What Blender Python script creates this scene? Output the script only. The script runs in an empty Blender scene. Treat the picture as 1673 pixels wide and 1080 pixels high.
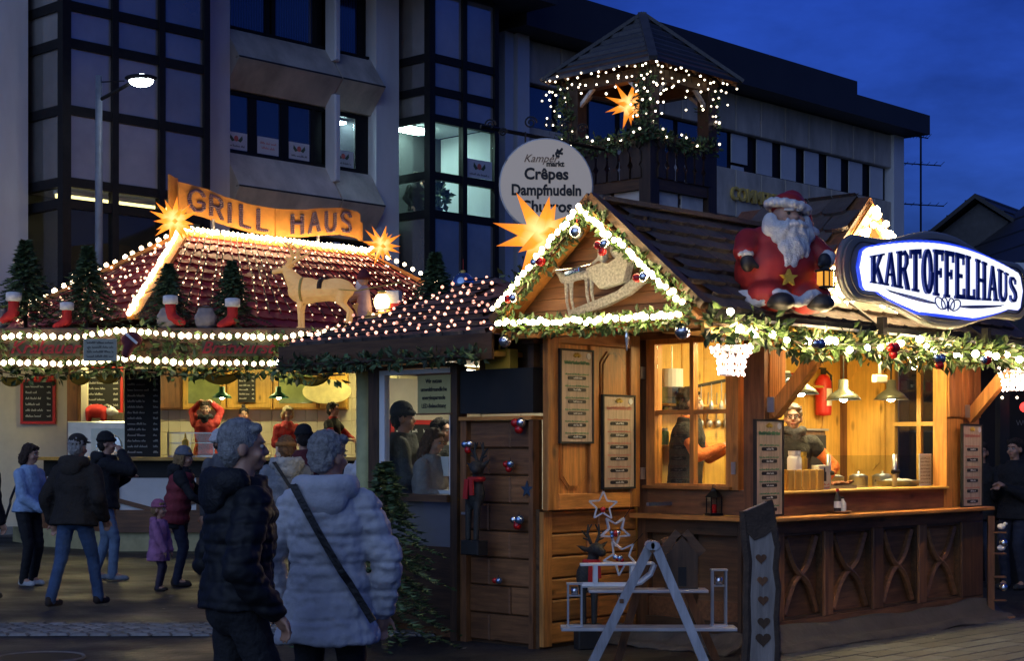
import bpy, bmesh, math, random
import numpy as np
from math import pi, sin, cos, radians, sqrt, atan2
from mathutils import Vector, Matrix, Euler, noise
rnd = random.Random(7)
SC = bpy.context.scene
COL = SC.collection
# ------------------------------------------------------------------ camera
cam = bpy.data.cameras.new('camera'); camo = bpy.data.objects.new('camera', cam); COL.objects.link(camo)
camo.location = (0, 0, 1.6); camo.rotation_euler = (pi/2, 0, 0)
cam.sensor_width = 36; cam.lens = 2700/1673*36; cam.shift_y = 195/1673
cam.clip_start = .1; cam.clip_end = 2000
SC.camera = camo
# ------------------------------------------------------------------ sky at dusk
w = bpy.data.worlds.new('World'); SC.world = w; w.use_nodes = True
nt = w.node_tree; N = nt.nodes; L = nt.links
sky = N.new('ShaderNodeTexSky'); sky.sky_type = 'NISHITA'; sky.sun_disc = False
SUN_EL, SUN_AZ = radians(4), radians(215)
sky.sun_elevation = SUN_EL; sky.sun_rotation = SUN_AZ
tint = N.new('ShaderNodeMix'); tint.data_type = 'RGBA'; tint.blend_type = 'MULTIPLY'; tint.inputs[0].default_value = 1
L.new(sky.outputs[0], tint.inputs[6]); tint.inputs[7].default_value = (.026, .070, .45, 1)
tc = N.new('ShaderNodeTexCoord'); nz = N.new('ShaderNodeTexNoise'); nz.inputs['Scale'].default_value = 5.5
nz.inputs['Detail'].default_value = 6; nz.inputs['Roughness'].default_value = .6
mp = N.new('ShaderNodeMapping'); mp.inputs['Scale'].default_value = (1, 1, 2.5)
L.new(tc.outputs['Generated'], mp.inputs[0]); L.new(mp.outputs[0], nz.inputs[0])
mr = N.new('ShaderNodeMapRange'); L.new(nz.outputs[0], mr.inputs[0])
mr.inputs[1].default_value = .3; mr.inputs[2].default_value = .7; mr.inputs[3].default_value = .58; mr.inputs[4].default_value = 1.45
mul = N.new('ShaderNodeMix'); mul.data_type = 'RGBA'; mul.blend_type = 'MULTIPLY'; mul.inputs[0].default_value = 1
L.new(tint.outputs[2], mul.inputs[6]); L.new(mr.outputs[0], mul.inputs[7])
bg = N['Background']; L.new(mul.outputs[2], bg.inputs[0]); bg.inputs[1].default_value = .30
sun = bpy.data.lights.new('sun', 'SUN'); suno = bpy.data.objects.new('sun', sun); COL.objects.link(suno)
sun.energy = .92; sun.angle = radians(70); sun.color = (.52, .71, 1)      # the last glow of the western sky, soft and bluish
suno.rotation_euler = (radians(62), 0, radians(-28))
SC.view_settings.view_transform = 'Standard'; SC.view_settings.look = 'None'
SC.view_settings.exposure = 0; SC.view_settings.gamma = 1; SC.view_settings.use_curve_mapping = False
SC.cycles.use_denoising = True; SC.cycles.max_bounces = 6; SC.cycles.transparent_max_bounces = 12
SC.cycles.sample_clamp_indirect = 4; SC.cycles.caustics_reflective = False; SC.cycles.caustics_refractive = False
TS = bpy.data.scenes.new('temporary')
# ------------------------------------------------------------------ frames
U = Vector((.6887, .7251, 0)); V = Vector((-.7251, .6887, 0)); HA = atan2(.7251, .6887)
HC = Vector((2.01, 13.17, 0))
def H(x, y, z=0): return HC + U*x + V*y + Vector((0, 0, z))
# ------------------------------------------------------------------ mesh builder
class MB:
    def __init__(s): s.v = []; s.f = []; s.m = []; s.mi = 0
    def add(s, vs, fs, M=None):
        o = len(s.v)
        for p in vs:
            p = Vector(p)
            s.v.append(tuple(M @ p) if M is not None else tuple(p))
        for f in fs: s.f.append([i+o for i in f]); s.m.append(s.mi)
        return s
    def box(s, x0, x1, y0, y1, z0, z1, M=None):
        return s.add([(x, y, z) for z in (z0, z1) for y in (y0, y1) for x in (x0, x1)],
                     [(0, 2, 3, 1), (4, 5, 7, 6), (0, 1, 5, 4), (2, 6, 7, 3), (0, 4, 6, 2), (1, 3, 7, 5)], M)
    def bev(s, x0, x1, y0, y1, z0, z1, b=.006, M=None):
        """box with chamfered long edges on its -y side (and ends)"""
        vs = []
        for z, zi in ((z0, 0), (z1, 0)):
            pass
        vs = [(x0, y1, z0), (x1, y1, z0), (x1, y1, z1), (x0, y1, z1), (x0, y0+b, z0), (x1, y0+b, z0), (x1, y0+b, z1), (x0, y0+b, z1),
              (x0+b, y0, z0+b), (x1-b, y0, z0+b), (x1-b, y0, z1-b), (x0+b, y0, z1-b)]
        fs = [(0, 3, 2, 1), (0, 1, 5, 4), (1, 2, 6, 5), (2, 3, 7, 6), (3, 0, 4, 7), (4, 5, 9, 8), (5, 6, 10, 9), (6, 7, 11, 10), (7, 4, 8, 11), (8, 9, 10, 11)]
        return s.add(vs, fs, M)
    def bar(s, a, b, wx, wz, up=(0, 0, 1)):
        a = Vector(a); b = Vector(b); d = (b-a); l = d.length; d.normalize()
        up = Vector(up)
        if abs(d.dot(up)) > .98: up = Vector((0, 1, 0))
        sx = d.cross(up).normalized(); sz = sx.cross(d)
        M = Matrix((sx, d, sz)).transposed().to_4x4(); M.translation = a
        return s.box(-wx/2, wx/2, 0, l, -wz/2, wz/2, M)
    def tube(s, pts, r, n=8, closed=False, cap=True):
        pts = [Vector(p) for p in pts]; k = len(pts)
        rs = r if isinstance(r, (list, tuple)) else [r]*k
        rings = []; up = None
        for i, p in enumerate(pts):
            d = (pts[(i+1) % k]-pts[i-1]) if closed else (pts[min(i+1, k-1)]-pts[max(i-1, 0)])
            if d.length < 1e-9: d = Vector((0, 0, 1))
            d.normalize()
            if up is None or abs(d.dot(up)) > .97:
                up = Vector((0, 0, 1)) if abs(d.z) < .9 else Vector((1, 0, 0))
            a = d.cross(up).normalized(); b = a.cross(d); up = b
            rings.append([p+(a*cos(2*pi*j/n)+b*sin(2*pi*j/n))*rs[i] for j in range(n)])
        vs = [q for rg in rings for q in rg]; fs = []
        for i in range(k if closed else k-1):
            i2 = (i+1) % k
            for j in range(n): fs.append((i*n+j, i*n+(j+1) % n, i2*n+(j+1) % n, i2*n+j))
        if cap and not closed: fs.append(tuple(range(n-1, -1, -1))); fs.append(tuple((k-1)*n+j for j in range(n)))
        return s.add(vs, fs)
    def ell(s, c, r, M=None, seg=12, ring=8):
        if not isinstance(r, (list, tuple)): r = (r, r, r)
        vs = [(0, 0, -1)]
        for i in range(1, ring):
            t = -pi/2+pi*i/ring
            for j in range(seg): vs.append((cos(t)*cos(2*pi*j/seg), cos(t)*sin(2*pi*j/seg), sin(t)))
        vs.append((0, 0, 1)); fs = []
        for j in range(seg): fs.append((0, 1+(j+1) % seg, 1+j))
        for i in range(ring-2):
            for j in range(seg):
                a = 1+i*seg; b = a+seg
                fs.append((a+j, a+(j+1) % seg, b+(j+1) % seg, b+j))
        t = len(vs)-1; a = 1+(ring-2)*seg
        for j in range(seg): fs.append((t, a+j, a+(j+1) % seg))
        T = Matrix.Translation(Vector(c)) @ (M.to_4x4() if M is not None else Matrix()) @ Matrix.Diagonal((*r, 1))
        return s.add(vs, fs, T)
    def caps(s, a, b, r1, r2=None, seg=10):
        """tapered capsule"""
        r2 = r1 if r2 is None else r2
        a = Vector(a); b = Vector(b); d = (b-a)
        if d.length < 1e-6: return s.ell(a, r1, seg=seg)
        d.normalize(); pts = []; rr = []
        for t in (-90, -60, -30): pts.append(a+d*r1*sin(radians(t))); rr.append(max(1e-4, r1*cos(radians(t))))
        pts.append(a); rr.append(r1); pts.append(b); rr.append(r2)
        for t in (30, 60, 90): pts.append(b+d*r2*sin(radians(t))); rr.append(max(1e-4, r2*cos(radians(t))))
        return s.tube(pts, rr, seg)
    def lathe(s, prof, n=16, c=(0, 0, 0), cap=True):
        vs = []; fs = []; k = len(prof)
        for r, z in prof:
            for j in range(n): vs.append((c[0]+r*cos(2*pi*j/n), c[1]+r*sin(2*pi*j/n), c[2]+z))
        for i in range(k-1):
            for j in range(n): fs.append((i*n+j, i*n+(j+1) % n, (i+1)*n+(j+1) % n, (i+1)*n+j))
        if cap: fs.append(tuple(range(n-1, -1, -1))); fs.append(tuple((k-1)*n+j for j in range(n)))
        return s.add(vs, fs)
    def prism(s, poly, y0, y1, M=None):
        """poly in (x,z), extruded along y"""
        k = len(poly); vs = [(x, y0, z) for x, z in poly]+[(x, y1, z) for x, z in poly]
        fs = [tuple(range(k)), tuple(range(2*k-1, k-1, -1))]
        for i in range(k): fs.append((i, i+k, (i+1) % k+k, (i+1) % k))
        return s.add(vs, fs, M)
    def slab(s, poly, z0, z1, M=None):
        k = len(poly); vs = [(x, y, z0) for x, y in poly]+[(x, y, z1) for x, y in poly]
        fs = [tuple(range(k-1, -1, -1)), tuple(range(k, 2*k))]
        for i in range(k): fs.append((i, (i+1) % k, (i+1) % k+k, i+k))
        return s.add(vs, fs, M)
    def loft(s, rings):
        n = len(rings[0]); vs = [q for r in rings for q in r]; fs = []
        for i in range(len(rings)-1):
            for j in range(n): fs.append((i*n+j, i*n+(j+1) % n, (i+1)*n+(j+1) % n, (i+1)*n+j))
        fs.append(tuple(range(n-1, -1, -1))); fs.append(tuple((len(rings)-1)*n+j for j in range(n)))
        return s.add(vs, fs)
    def mesh(s, name, mats=(), smooth=False, fix=False):
        me = bpy.data.meshes.new(name); me.from_pydata(s.v, [], s.f)
        for m in mats: me.materials.append(m)
        if len(mats) > 1: me.polygons.foreach_set('material_index', s.m)
        if fix:
            b = bmesh.new(); b.from_mesh(me); bmesh.ops.recalc_face_normals(b, faces=b.faces); b.to_mesh(me); b.free()
        if smooth: me.shade_smooth()
        me.update(); return me
def put(o, label=None, cat=None, group=None, kind=None):
    if label: o['label'] = label
    if cat: o['category'] = cat
    if group: o['group'] = group
    if kind: o['kind'] = kind
    return o
def obj(name, mb, mat, parent=None, loc=None, rotz=0, smooth=False, fix=False, kind=None, rot=None):
    mats = mat if isinstance(mat, (list, tuple)) else [mat]
    me = mb if isinstance(mb, bpy.types.Mesh) else mb.mesh(name, mats, smooth, fix)
    o = bpy.data.objects.new(name, me); COL.objects.link(o)
    if parent: o.parent = parent
    if loc is not None: o.location = loc
    o.rotation_euler = rot if rot else (0, 0, rotz)
    if kind: o['kind'] = kind
    return o
def thing(name, label, cat, loc=(0, 0, 0), rotz=0, group=None):
    o = bpy.data.objects.new(name, None); COL.objects.link(o)
    o.location = loc; o.rotation_euler = (0, 0, rotz); o.empty_display_size = .1
    return put(o, label, cat, group)
def copy_tree(o, parent=None):
    c = o.copy(); COL.objects.link(c); c.parent = parent
    for ch in list(o.children): copy_tree(ch, c)
    return c
def inst(name, me, parent, loc, rot=(0, 0, 0), sc=None):
    o = bpy.data.objects.new(name, me); COL.objects.link(o); o.parent = parent; o.location = loc; o.rotation_euler = rot
    if sc: o.scale = (sc, sc, sc) if not isinstance(sc, (tuple, list)) else sc
    return o
# ------------------------------------------------------------------ materials
def _new(name):
    m = bpy.data.materials.new(name); m.use_nodes = True
    return m, m.node_tree.nodes, m.node_tree.links, m.node_tree.nodes['Principled BSDF']
def pm(name, col, rough=.6, metal=0, var=.25, scale=6, bump=.0, island=0, objr=.0, spec=None, sub=None, stretch=None, bscale=None, ior=None):
    m, n, l, b = _new(name)
    b.inputs['Roughness'].default_value = rough; b.inputs['Metallic'].default_value = metal
    if spec is not None: b.inputs['Specular IOR Level'].default_value = spec
    if ior: b.inputs['IOR'].default_value = ior
    t = n.new('ShaderNodeTexCoord'); z = n.new('ShaderNodeTexNoise'); z.inputs['Scale'].default_value = scale
    z.inputs['Detail'].default_value = 5; z.inputs['Roughness'].default_value = .62
    src = t.outputs['Object']
    if stretch:
        mpn = n.new('ShaderNodeMapping'); mpn.inputs['Scale'].default_value = stretch; l.new(src, mpn.inputs[0]); src = mpn.outputs[0]
    l.new(src, z.inputs[0])
    r = n.new('ShaderNodeMapRange'); l.new(z.outputs[0], r.inputs[0]); r.inputs[1].default_value = .25; r.inputs[2].default_value = .75
    r.inputs[3].default_value = 1-var; r.inputs[4].default_value = 1+var
    fac = r.outputs[0]
    def addr(sock, amt, fac):
        q = n.new('ShaderNodeMapRange'); l.new(sock, q.inputs[0]); q.inputs[3].default_value = 1-amt; q.inputs[4].default_value = 1+amt
        mm = n.new('ShaderNodeMath'); mm.operation = 'MULTIPLY'; l.new(fac, mm.inputs[0]); l.new(q.outputs[0], mm.inputs[1]); return mm.outputs[0]
    if island: g = n.new('ShaderNodeNewGeometry'); fac = addr(g.outputs['Random Per Island'], island, fac)
    if objr: oi = n.new('ShaderNodeObjectInfo'); fac = addr(oi.outputs['Random'], objr, fac)
    mx = n.new('ShaderNodeMix'); mx.data_type = 'RGBA'; mx.blend_type = 'MULTIPLY'; mx.inputs[0].default_value = 1
    mx.inputs[6].default_value = (*col, 1); l.new(fac, mx.inputs[7]); l.new(mx.outputs[2], b.inputs['Base Color'])
    if bump:
        z2 = n.new('ShaderNodeTexNoise'); z2.inputs['Scale'].default_value = bscale or scale*5; z2.inputs['Detail'].default_value = 4
        l.new(src, z2.inputs[0]); bp = n.new('ShaderNodeBump'); bp.inputs['Strength'].default_value = bump; bp.inputs['Distance'].default_value = .02
        l.new(z2.outputs[0], bp.inputs['Height']); l.new(bp.outputs[0], b.inputs['Normal'])
    if sub: b.inputs['Subsurface Weight'].default_value = sub; b.inputs['Subsurface Radius'].default_value = (.02, .008, .004)
    return m
def wood(name, col, axis='X', rough=.5, var=.5, objr=.30, scale=1, bump=.12):
    st = {'X': (1.2, 14, 14), 'Y': (14, 1.2, 14), 'Z': (14, 14, 1.2)}[axis]
    m = pm(name, col, rough, var=var, scale=2.2*scale, stretch=st, objr=objr, bump=bump, bscale=6)
    n = m.node_tree.nodes; l = m.node_tree.links; b = n['Principled BSDF']; t = n.new('ShaderNodeTexCoord'); mpn = n.new('ShaderNodeMapping'); mpn.inputs['Scale'].default_value = {'X': (2.2, 5, 5), 'Y': (5, 2.2, 5), 'Z': (5, 5, 2.2)}[axis]
    l.new(t.outputs['Object'], mpn.inputs[0]); vo = n.new('ShaderNodeTexVoronoi'); vo.inputs['Scale'].default_value = 1.1; l.new(mpn.outputs[0], vo.inputs[0]); r = n.new('ShaderNodeMapRange'); l.new(vo.outputs['Distance'], r.inputs[0])
    r.inputs[1].default_value = .05; r.inputs[2].default_value = .17; r.inputs[3].default_value = .28; r.inputs[4].default_value = 1
    n3 = n.new('ShaderNodeTexNoise'); n3.inputs['Scale'].default_value = 1.7; n3.inputs['Detail'].default_value = 5; l.new(t.outputs['Object'], n3.inputs[0]); r3 = n.new('ShaderNodeMapRange'); l.new(n3.outputs[0], r3.inputs[0]); r3.inputs[1].default_value = .3; r3.inputs[2].default_value = .7; r3.inputs[3].default_value = .62; r3.inputs[4].default_value = 1.25
    mm = n.new('ShaderNodeMath'); mm.operation = 'MULTIPLY'; l.new(r.outputs[0], mm.inputs[0]); l.new(r3.outputs[0], mm.inputs[1])
    old = b.inputs['Base Color'].links[0].from_socket; mx = n.new('ShaderNodeMix'); mx.data_type = 'RGBA'; mx.blend_type = 'MULTIPLY'; mx.inputs[0].default_value = 1; l.new(old, mx.inputs[6]); l.new(mm.outputs[0], mx.inputs[7]); l.new(mx.outputs[2], b.inputs['Base Color'])
    return m
def em(name, col, s):
    m, n, l, b = _new(name); b.inputs['Base Color'].default_value = (*[min(1, c) for c in col], 1)
    b.inputs['Emission Color'].default_value = (*col, 1); b.inputs['Emission Strength'].default_value = s
    b.inputs['Roughness'].default_value = .4
    return m
def glass(name, tintc=(1, 1, 1), refl=.1, rough=.02, fres=1.45):
    m = bpy.data.materials.new(name); m.use_nodes = True; n = m.node_tree.nodes; l = m.node_tree.links; n.clear()
    o = n.new('ShaderNodeOutputMaterial'); mx = n.new('ShaderNodeMixShader'); tr = n.new('ShaderNodeBsdfTransparent'); gl = n.new('ShaderNodeBsdfGlossy')
    tr.inputs[0].default_value = (*tintc, 1); gl.inputs['Roughness'].default_value = rough; gl.inputs[0].default_value = (.9, .95, 1, 1)
    lw = n.new('ShaderNodeLayerWeight'); lw.inputs[0].default_value = .5; pw = n.new('ShaderNodeMath'); pw.operation = 'POWER'; pw.inputs[1].default_value = 4; l.new(lw.outputs['Facing'], pw.inputs[0])
    ma = n.new('ShaderNodeMath'); ma.operation = 'MULTIPLY_ADD'; ma.inputs[1].default_value = .6; ma.inputs[2].default_value = .045 if fres < 1.5 else .12; l.new(pw.outputs[0], ma.inputs[0]); fr = ma
    l.new(fr.outputs[0], mx.inputs[0]); l.new(tr.outputs[0], mx.inputs[1]); l.new(gl.outputs[0], mx.inputs[2]); l.new(mx.outputs[0], o.inputs[0])
    return m
def vary(m, s):
    # no two lamps of a string are equally bright
    n = m.node_tree.nodes; l = m.node_tree.links; oi = n.new('ShaderNodeObjectInfo'); r = n.new('ShaderNodeMapRange'); r.inputs[3].default_value = s*.3; r.inputs[4].default_value = s*1.7
    l.new(oi.outputs['Random'], r.inputs[0]); l.new(r.outputs[0], n['Principled BSDF'].inputs['Emission Strength']); return m
WARM = (1, .78, .47)
def paving(name, col):
    m = pm(name, col, .6, var=.45, scale=.7); n = m.node_tree.nodes; l = m.node_tree.links; b = n['Principled BSDF']
    t = n.new('ShaderNodeTexCoord'); mpn = n.new('ShaderNodeMapping'); mpn.inputs['Rotation'].default_value = (0, 0, .35); l.new(t.outputs['Object'], mpn.inputs[0])
    br = n.new('ShaderNodeTexBrick'); l.new(mpn.outputs[0], br.inputs[0]); br.inputs['Scale'].default_value = 2.6; br.inputs['Mortar Size'].default_value = .022; br.inputs['Mortar Smooth'].default_value = .4
    br.inputs['Color1'].default_value = (1, 1, 1, 1); br.inputs['Color2'].default_value = (.62, .62, .62, 1); br.inputs['Mortar'].default_value = (.25, .25, .25, 1)
    old = b.inputs['Base Color'].links[0].from_socket; mx = n.new('ShaderNodeMix'); mx.data_type = 'RGBA'; mx.blend_type = 'MULTIPLY'; mx.inputs[0].default_value = 1; l.new(old, mx.inputs[6]); l.new(br.outputs[0], mx.inputs[7]); l.new(mx.outputs[2], b.inputs['Base Color'])
    nz_ = n.new('ShaderNodeTexNoise'); nz_.inputs['Scale'].default_value = 30; l.new(t.outputs['Object'], nz_.inputs[0]); ad = n.new('ShaderNodeMath'); ad.operation = 'MULTIPLY_ADD'; ad.inputs[1].default_value = .5; l.new(nz_.outputs[0], ad.inputs[0]); l.new(br.outputs[0], ad.inputs[2])
    bp = n.new('ShaderNodeBump'); bp.inputs['Strength'].default_value = .7; bp.inputs['Distance'].default_value = .02; l.new(ad.outputs[0], bp.inputs['Height']); l.new(bp.outputs[0], b.inputs['Normal'])
    n2 = n.new('ShaderNodeTexNoise'); n2.inputs['Scale'].default_value = .8; n2.inputs['Detail'].default_value = 4; l.new(t.outputs['Object'], n2.inputs[0]); r = n.new('ShaderNodeMapRange'); r.inputs[1].default_value = .35; r.inputs[2].default_value = .65; r.inputs[3].default_value = .32; r.inputs[4].default_value = .8; l.new(n2.outputs[0], r.inputs[0]); l.new(r.outputs[0], b.inputs['Roughness'])
    return m
def stripes(name, c0, c1):
    m = pm(name, c0, .08, ior=2.0); n = m.node_tree.nodes; l = m.node_tree.links; b = n['Principled BSDF']; t = n.new('ShaderNodeTexCoord'); wv_ = n.new('ShaderNodeTexWave'); wv_.inputs['Scale'].default_value = 4.6; wv_.inputs['Distortion'].default_value = .6; l.new(t.outputs['Object'], wv_.inputs[0])
    mx = n.new('ShaderNodeMix'); mx.data_type = 'RGBA'; mx.inputs[6].default_value = (*c1, 1); mx.inputs[7].default_value = (*c0, 1); l.new(wv_.outputs[0], mx.inputs[0]); l.new(mx.outputs[2], b.inputs['Base Color']); return m
MT = dict(
 asphalt=paving('asphalt_setts', (.021, .023, .029)),
 sett=pm('sett_stone', (.19, .185, .18), .7, var=.3, scale=8, bump=.4, objr=.35),
 paver=pm('paver_stone', (.050, .058, .075), .72, var=.35, scale=6, bump=.4, objr=.3),
 concrete=pm('beige_concrete', (.48, .43, .37), .85, var=.38, scale=1.6, bump=.3, bscale=30, objr=.10, stretch=(1, 1, .35)),
 pillar=pm('pale_pillar', (.60, .62, .67), .7, var=.16, scale=1.1, bump=.1, stretch=(1, 1, .25)),
 darkfasc=pm('dark_roof_sheet', (.022, .022, .026), .6, var=.2, scale=1),
 darkmetal=pm('dark_metal', (.012, .012, .014), .5, metal=.0, var=.25, scale=5, spec=.15),
 blackmetal=pm('black_iron', (.012, .012, .013), .4, metal=.6, var=.2),
 mirror=pm('sun_glass', (.16, .15, .15), .04, var=.5, scale=.35, ior=2.6, objr=.35),
 blueglass=pm('blue_window_glass', (.02, .035, .09), .06, var=.3, scale=.6, ior=2.2, objr=.2),
 stripe=stripes('blinds_behind_glass', (.03, .06, .16), (.008, .018, .06)), blind=pm('white_blind', (.55, .57, .62), .7, var=.08, scale=2, objr=.08),
 clear=glass('clear_glass', (.95, .97, .96)),
 acryl=glass('acrylic', (.9, .93, .92), fres=1.3),
 woodX=wood('pine_x', (.52, .21, .045), 'X'), woodY=wood('pine_y', (.52, .21, .045), 'Y'), woodZ=wood('pine_z', (.52, .21, .045), 'Z'),
 lwX=wood('light_pine_x', (.62, .36, .07), 'X', objr=.1, var=.2), lwZ=wood('light_pine_z', (.62, .36, .07), 'Z', objr=.1, var=.2), lwY=wood('light_pine_y', (.62, .36, .07), 'Y', objr=.1, var=.2),
 dkX=wood('dark_wood_x', (.10, .05, .02), 'X'), dkY=wood('dark_wood_y', (.10, .05, .02), 'Y'), dkZ=wood('dark_wood_z', (.085, .045, .02), 'Z'),
 brX=wood('brown_board_x', (.20, .085, .032), 'X'), brY=wood('brown_board_y', (.20, .085, .032), 'Y'), brZ=wood('brown_board_z', (.20, .085, .032), 'Z'),
 greyw=wood('weathered_white_wood', (.42, .41, .42), 'Z', var=.3), greyx=wood('weathered_white_wood_x', (.42, .41, .42), 'X', var=.3),
 shingle=pm('brown_shingle', (.095, .072, .062), .8, var=.35, scale=7, bump=.5, objr=.28),
 shinglel=pm('tan_shingle', (.30, .19, .10), .8, var=.25, scale=7, bump=.4, objr=.2),
 slate=pm('slate_strip', (.05, .05, .058), .6, var=.3, scale=5, bump=.3, objr=.2),
 redtile=pm('dark_red_tile', (.30, .028, .032), .5, var=.3, scale=5, objr=.3),
 orange=pm('orange_banner', (.62, .26, .045), .6, var=.25, scale=4),
 leaf=pm('garland_leaf', (.045, .085, .022), .5, var=.3, scale=9, island=.75),
 fir=pm('fir_needle', (.055, .095, .034), .6, var=.3, scale=7, island=.75),
 bark=pm('bark', (.07, .045, .03), .9, var=.4, scale=12, bump=.6),
 silver=pm('silver', (.75, .75, .76), .22, metal=1, var=.1), matsilver=pm('pewter', (.66, .64, .60), .30, metal=.9, var=.6, scale=50, bump=1.0),
 chrome=pm('chrome', (.5, .5, .5), .3, metal=.75, var=.15),
 redball=pm('red_bauble', (.45, .012, .012), .15, var=.1), blueball=pm('blue_bauble', (.25, .36, .55), .16, metal=.85, var=.1),
 red=pm('red_paint', (.50, .02, .015), .5, var=.15), redcloth=pm('red_cloth', (.45, .018, .018), .85, var=.25, bump=.2),
 white=pm('white_paint', (.75, .75, .74), .5, var=.06), whitecl=pm('white_plush', (.72, .72, .74), .9, var=.15, scale=20, bump=.6),
 cream=pm('cream_board', (.62, .56, .44), .6, var=.08), paper=pm('paper', (.72, .72, .70), .7, var=.05),
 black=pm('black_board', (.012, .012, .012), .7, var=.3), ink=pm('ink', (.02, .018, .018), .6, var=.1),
 chalk=pm('chalk', (.7, .7, .66), .8, var=.1), green=pm('green_print', (.10, .26, .12), .6, var=.1), pinkp=pm('pink_print', (.55, .22, .17), .6, var=.1),
 gold=pm('gold_letter', (.72, .50, .12), .4, var=.1), yellow=pm('yellow_paint', (.60, .40, .05), .6, var=.1),
 twd=wood('tower_timber', (.035, .02, .012), 'Z'), tarp=pm('grey_tarp', (.075, .068, .058), .8, var=.3, scale=3, bump=.5), tile=pm('cream_tile', (.60, .56, .42), .25, var=.06, objr=.05),
 skin=pm('skin', (.50, .27, .18), .5, var=.08, scale=14, sub=.12), lip=pm('lips', (.36, .10, .08), .45, var=.05),
 eyew=pm('eye_white', (.42, .41, .39), .4, var=.02), iris=pm('iris', (.05, .035, .025), .2, var=.1),
 star=None)
BULB = em('warm_bulb', WARM, 11); BULBG = em('gable_bulb', (1, .78, .42), 42); BULBE = em('eave_bulb', (1, .72, .36), 190); BULBR = em('ridge_bulb', (1, .74, .40), 50); BULBN = em('net_bulb', (1, .60, .36), 3.2); BULBS = em('white_bulb', (1, .85, .62), 5)
for m_, s_ in ((BULB, 11), (BULBG, 42), (BULBE, 190), (BULBN, 3.4), (BULBS, 5)): vary(m_, s_)
def starmat(name, c0, c1, r0, s):
    m, n, l, b = _new(name); t = n.new('ShaderNodeTexCoord'); ln = n.new('ShaderNodeVectorMath'); ln.operation = 'LENGTH'
    l.new(t.outputs['Object'], ln.inputs[0]); r = n.new('ShaderNodeMapRange'); l.new(ln.outputs['Value'], r.inputs[0])
    r.inputs[1].default_value = r0*.15; r.inputs[2].default_value = r0; cr = n.new('ShaderNodeValToRGB'); l.new(r.outputs[0], cr.inputs[0])
    cr.color_ramp.elements[0].color = (*c0, 1); cr.color_ramp.elements[1].color = (*c1, 1)
    e = cr.color_ramp.elements.new(.35); e.color = (1.0*s, .33*s, .025*s, 1)
    l.new(cr.outputs[0], b.inputs['Emission Color']); b.inputs['Emission Strength'].default_value = 1; b.inputs['Base Color'].default_value = (.55, .14, .02, 1)
    return m
ICO = {}
def ico(sub):
    if sub not in ICO:
        b = bmesh.new(); bmesh.ops.create_icosphere(b, subdivisions=sub, radius=1); me = bpy.data.meshes.new('bulb'); b.to_mesh(me); b.free(); me.shade_smooth(); ICO[sub] = me
    return ICO[sub]
def ballmesh(mat, sub=2):
    k = (sub, mat.name)
    if k not in ICO:
        me = ico(sub).copy(); me.materials.clear(); me.materials.append(mat); ICO[k] = me
    return ICO[k]
def resample(pts, sp):
    pts = [Vector(p) for p in pts]; out = [pts[0]]; acc = 0
    for a, b in zip(pts, pts[1:]):
        l = (b-a).length; t = sp-acc
        while t <= l: out.append(a.lerp(b, t/l)); t += sp
        acc = (acc+l) % sp
    return out
def lights(label, paths, sp, r, mat, jit=0, name='light_string', loc=None, rotz=0, group=None, sub=1, cab=.004):
    """a string of lamps: cable and bulbs, first 300 as parts, the rest one mesh"""
    t = thing(name, label, 'light string', loc or (0, 0, 0), rotz, group)
    mb = MB()
    for p in paths: mb.tube(p, cab, 4)
    obj('cable', mb, MT['darkmetal'], t)
    P = [q for p in paths for q in resample(p, sp)]
    J = lambda q: q+Vector((rnd.gauss(0, jit), rnd.gauss(0, jit), rnd.gauss(0, jit)))
    P = [J(q) for q in P]; me = ballmesh(mat, sub)
    P0 = sorted(P, key=lambda q: 0)[:300]
    for q in P0: inst('bulb', me, t, q, (0, 0, rnd.random()), r*rnd.uniform(.82, 1.15))
    if len(P) > 300:
        mb = MB()
        for q in P[300:]: mb.ell(q, r, seg=6, ring=4)
        o = obj('bulb', mb, mat, t, kind='stuff')
    return t
def leafy(mb, c, rad, n, size, flat=1.0):
    for _ in range(n):
        d = Vector((rnd.gauss(0, 1), rnd.gauss(0, 1), rnd.gauss(0, 1)*flat)).normalized()
        p = Vector(c)+d*rad*rnd.uniform(.35, 1.05)
        t = (d+Vector((rnd.gauss(0, .7), rnd.gauss(0, .7), rnd.gauss(0, .7)))).normalized()
        sd = t.cross(Vector((rnd.gauss(0, 1), rnd.gauss(0, 1), rnd.gauss(0, 1)))).normalized()
        l = size*rnd.uniform(.6, 1.3); wv = l*.27; nn = t.cross(sd)*l*.12
        mb.add([p, p+t*l*.5+sd*wv+nn, p+t*l, p+t*l*.5-sd*wv+nn], [(0, 1, 2), (0, 2, 3)])
def garland(label, paths, rad, step, n, size, loc=None, rotz=0, name='garland', mat=None, group=None):
    mb = MB()
    for p in paths:
        for q in resample(p, step): leafy(mb, q, rad*rnd.uniform(.8, 1.2), n, size)
    t = thing(name, label, 'garland', loc or (0, 0, 0), rotz, group)
    obj('foliage', mb, mat or MT['leaf'], t)
    s = MB()
    for p in paths: s.tube(p, .012, 5)
    obj('stem', s, MT['bark'], t)
    return t
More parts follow.
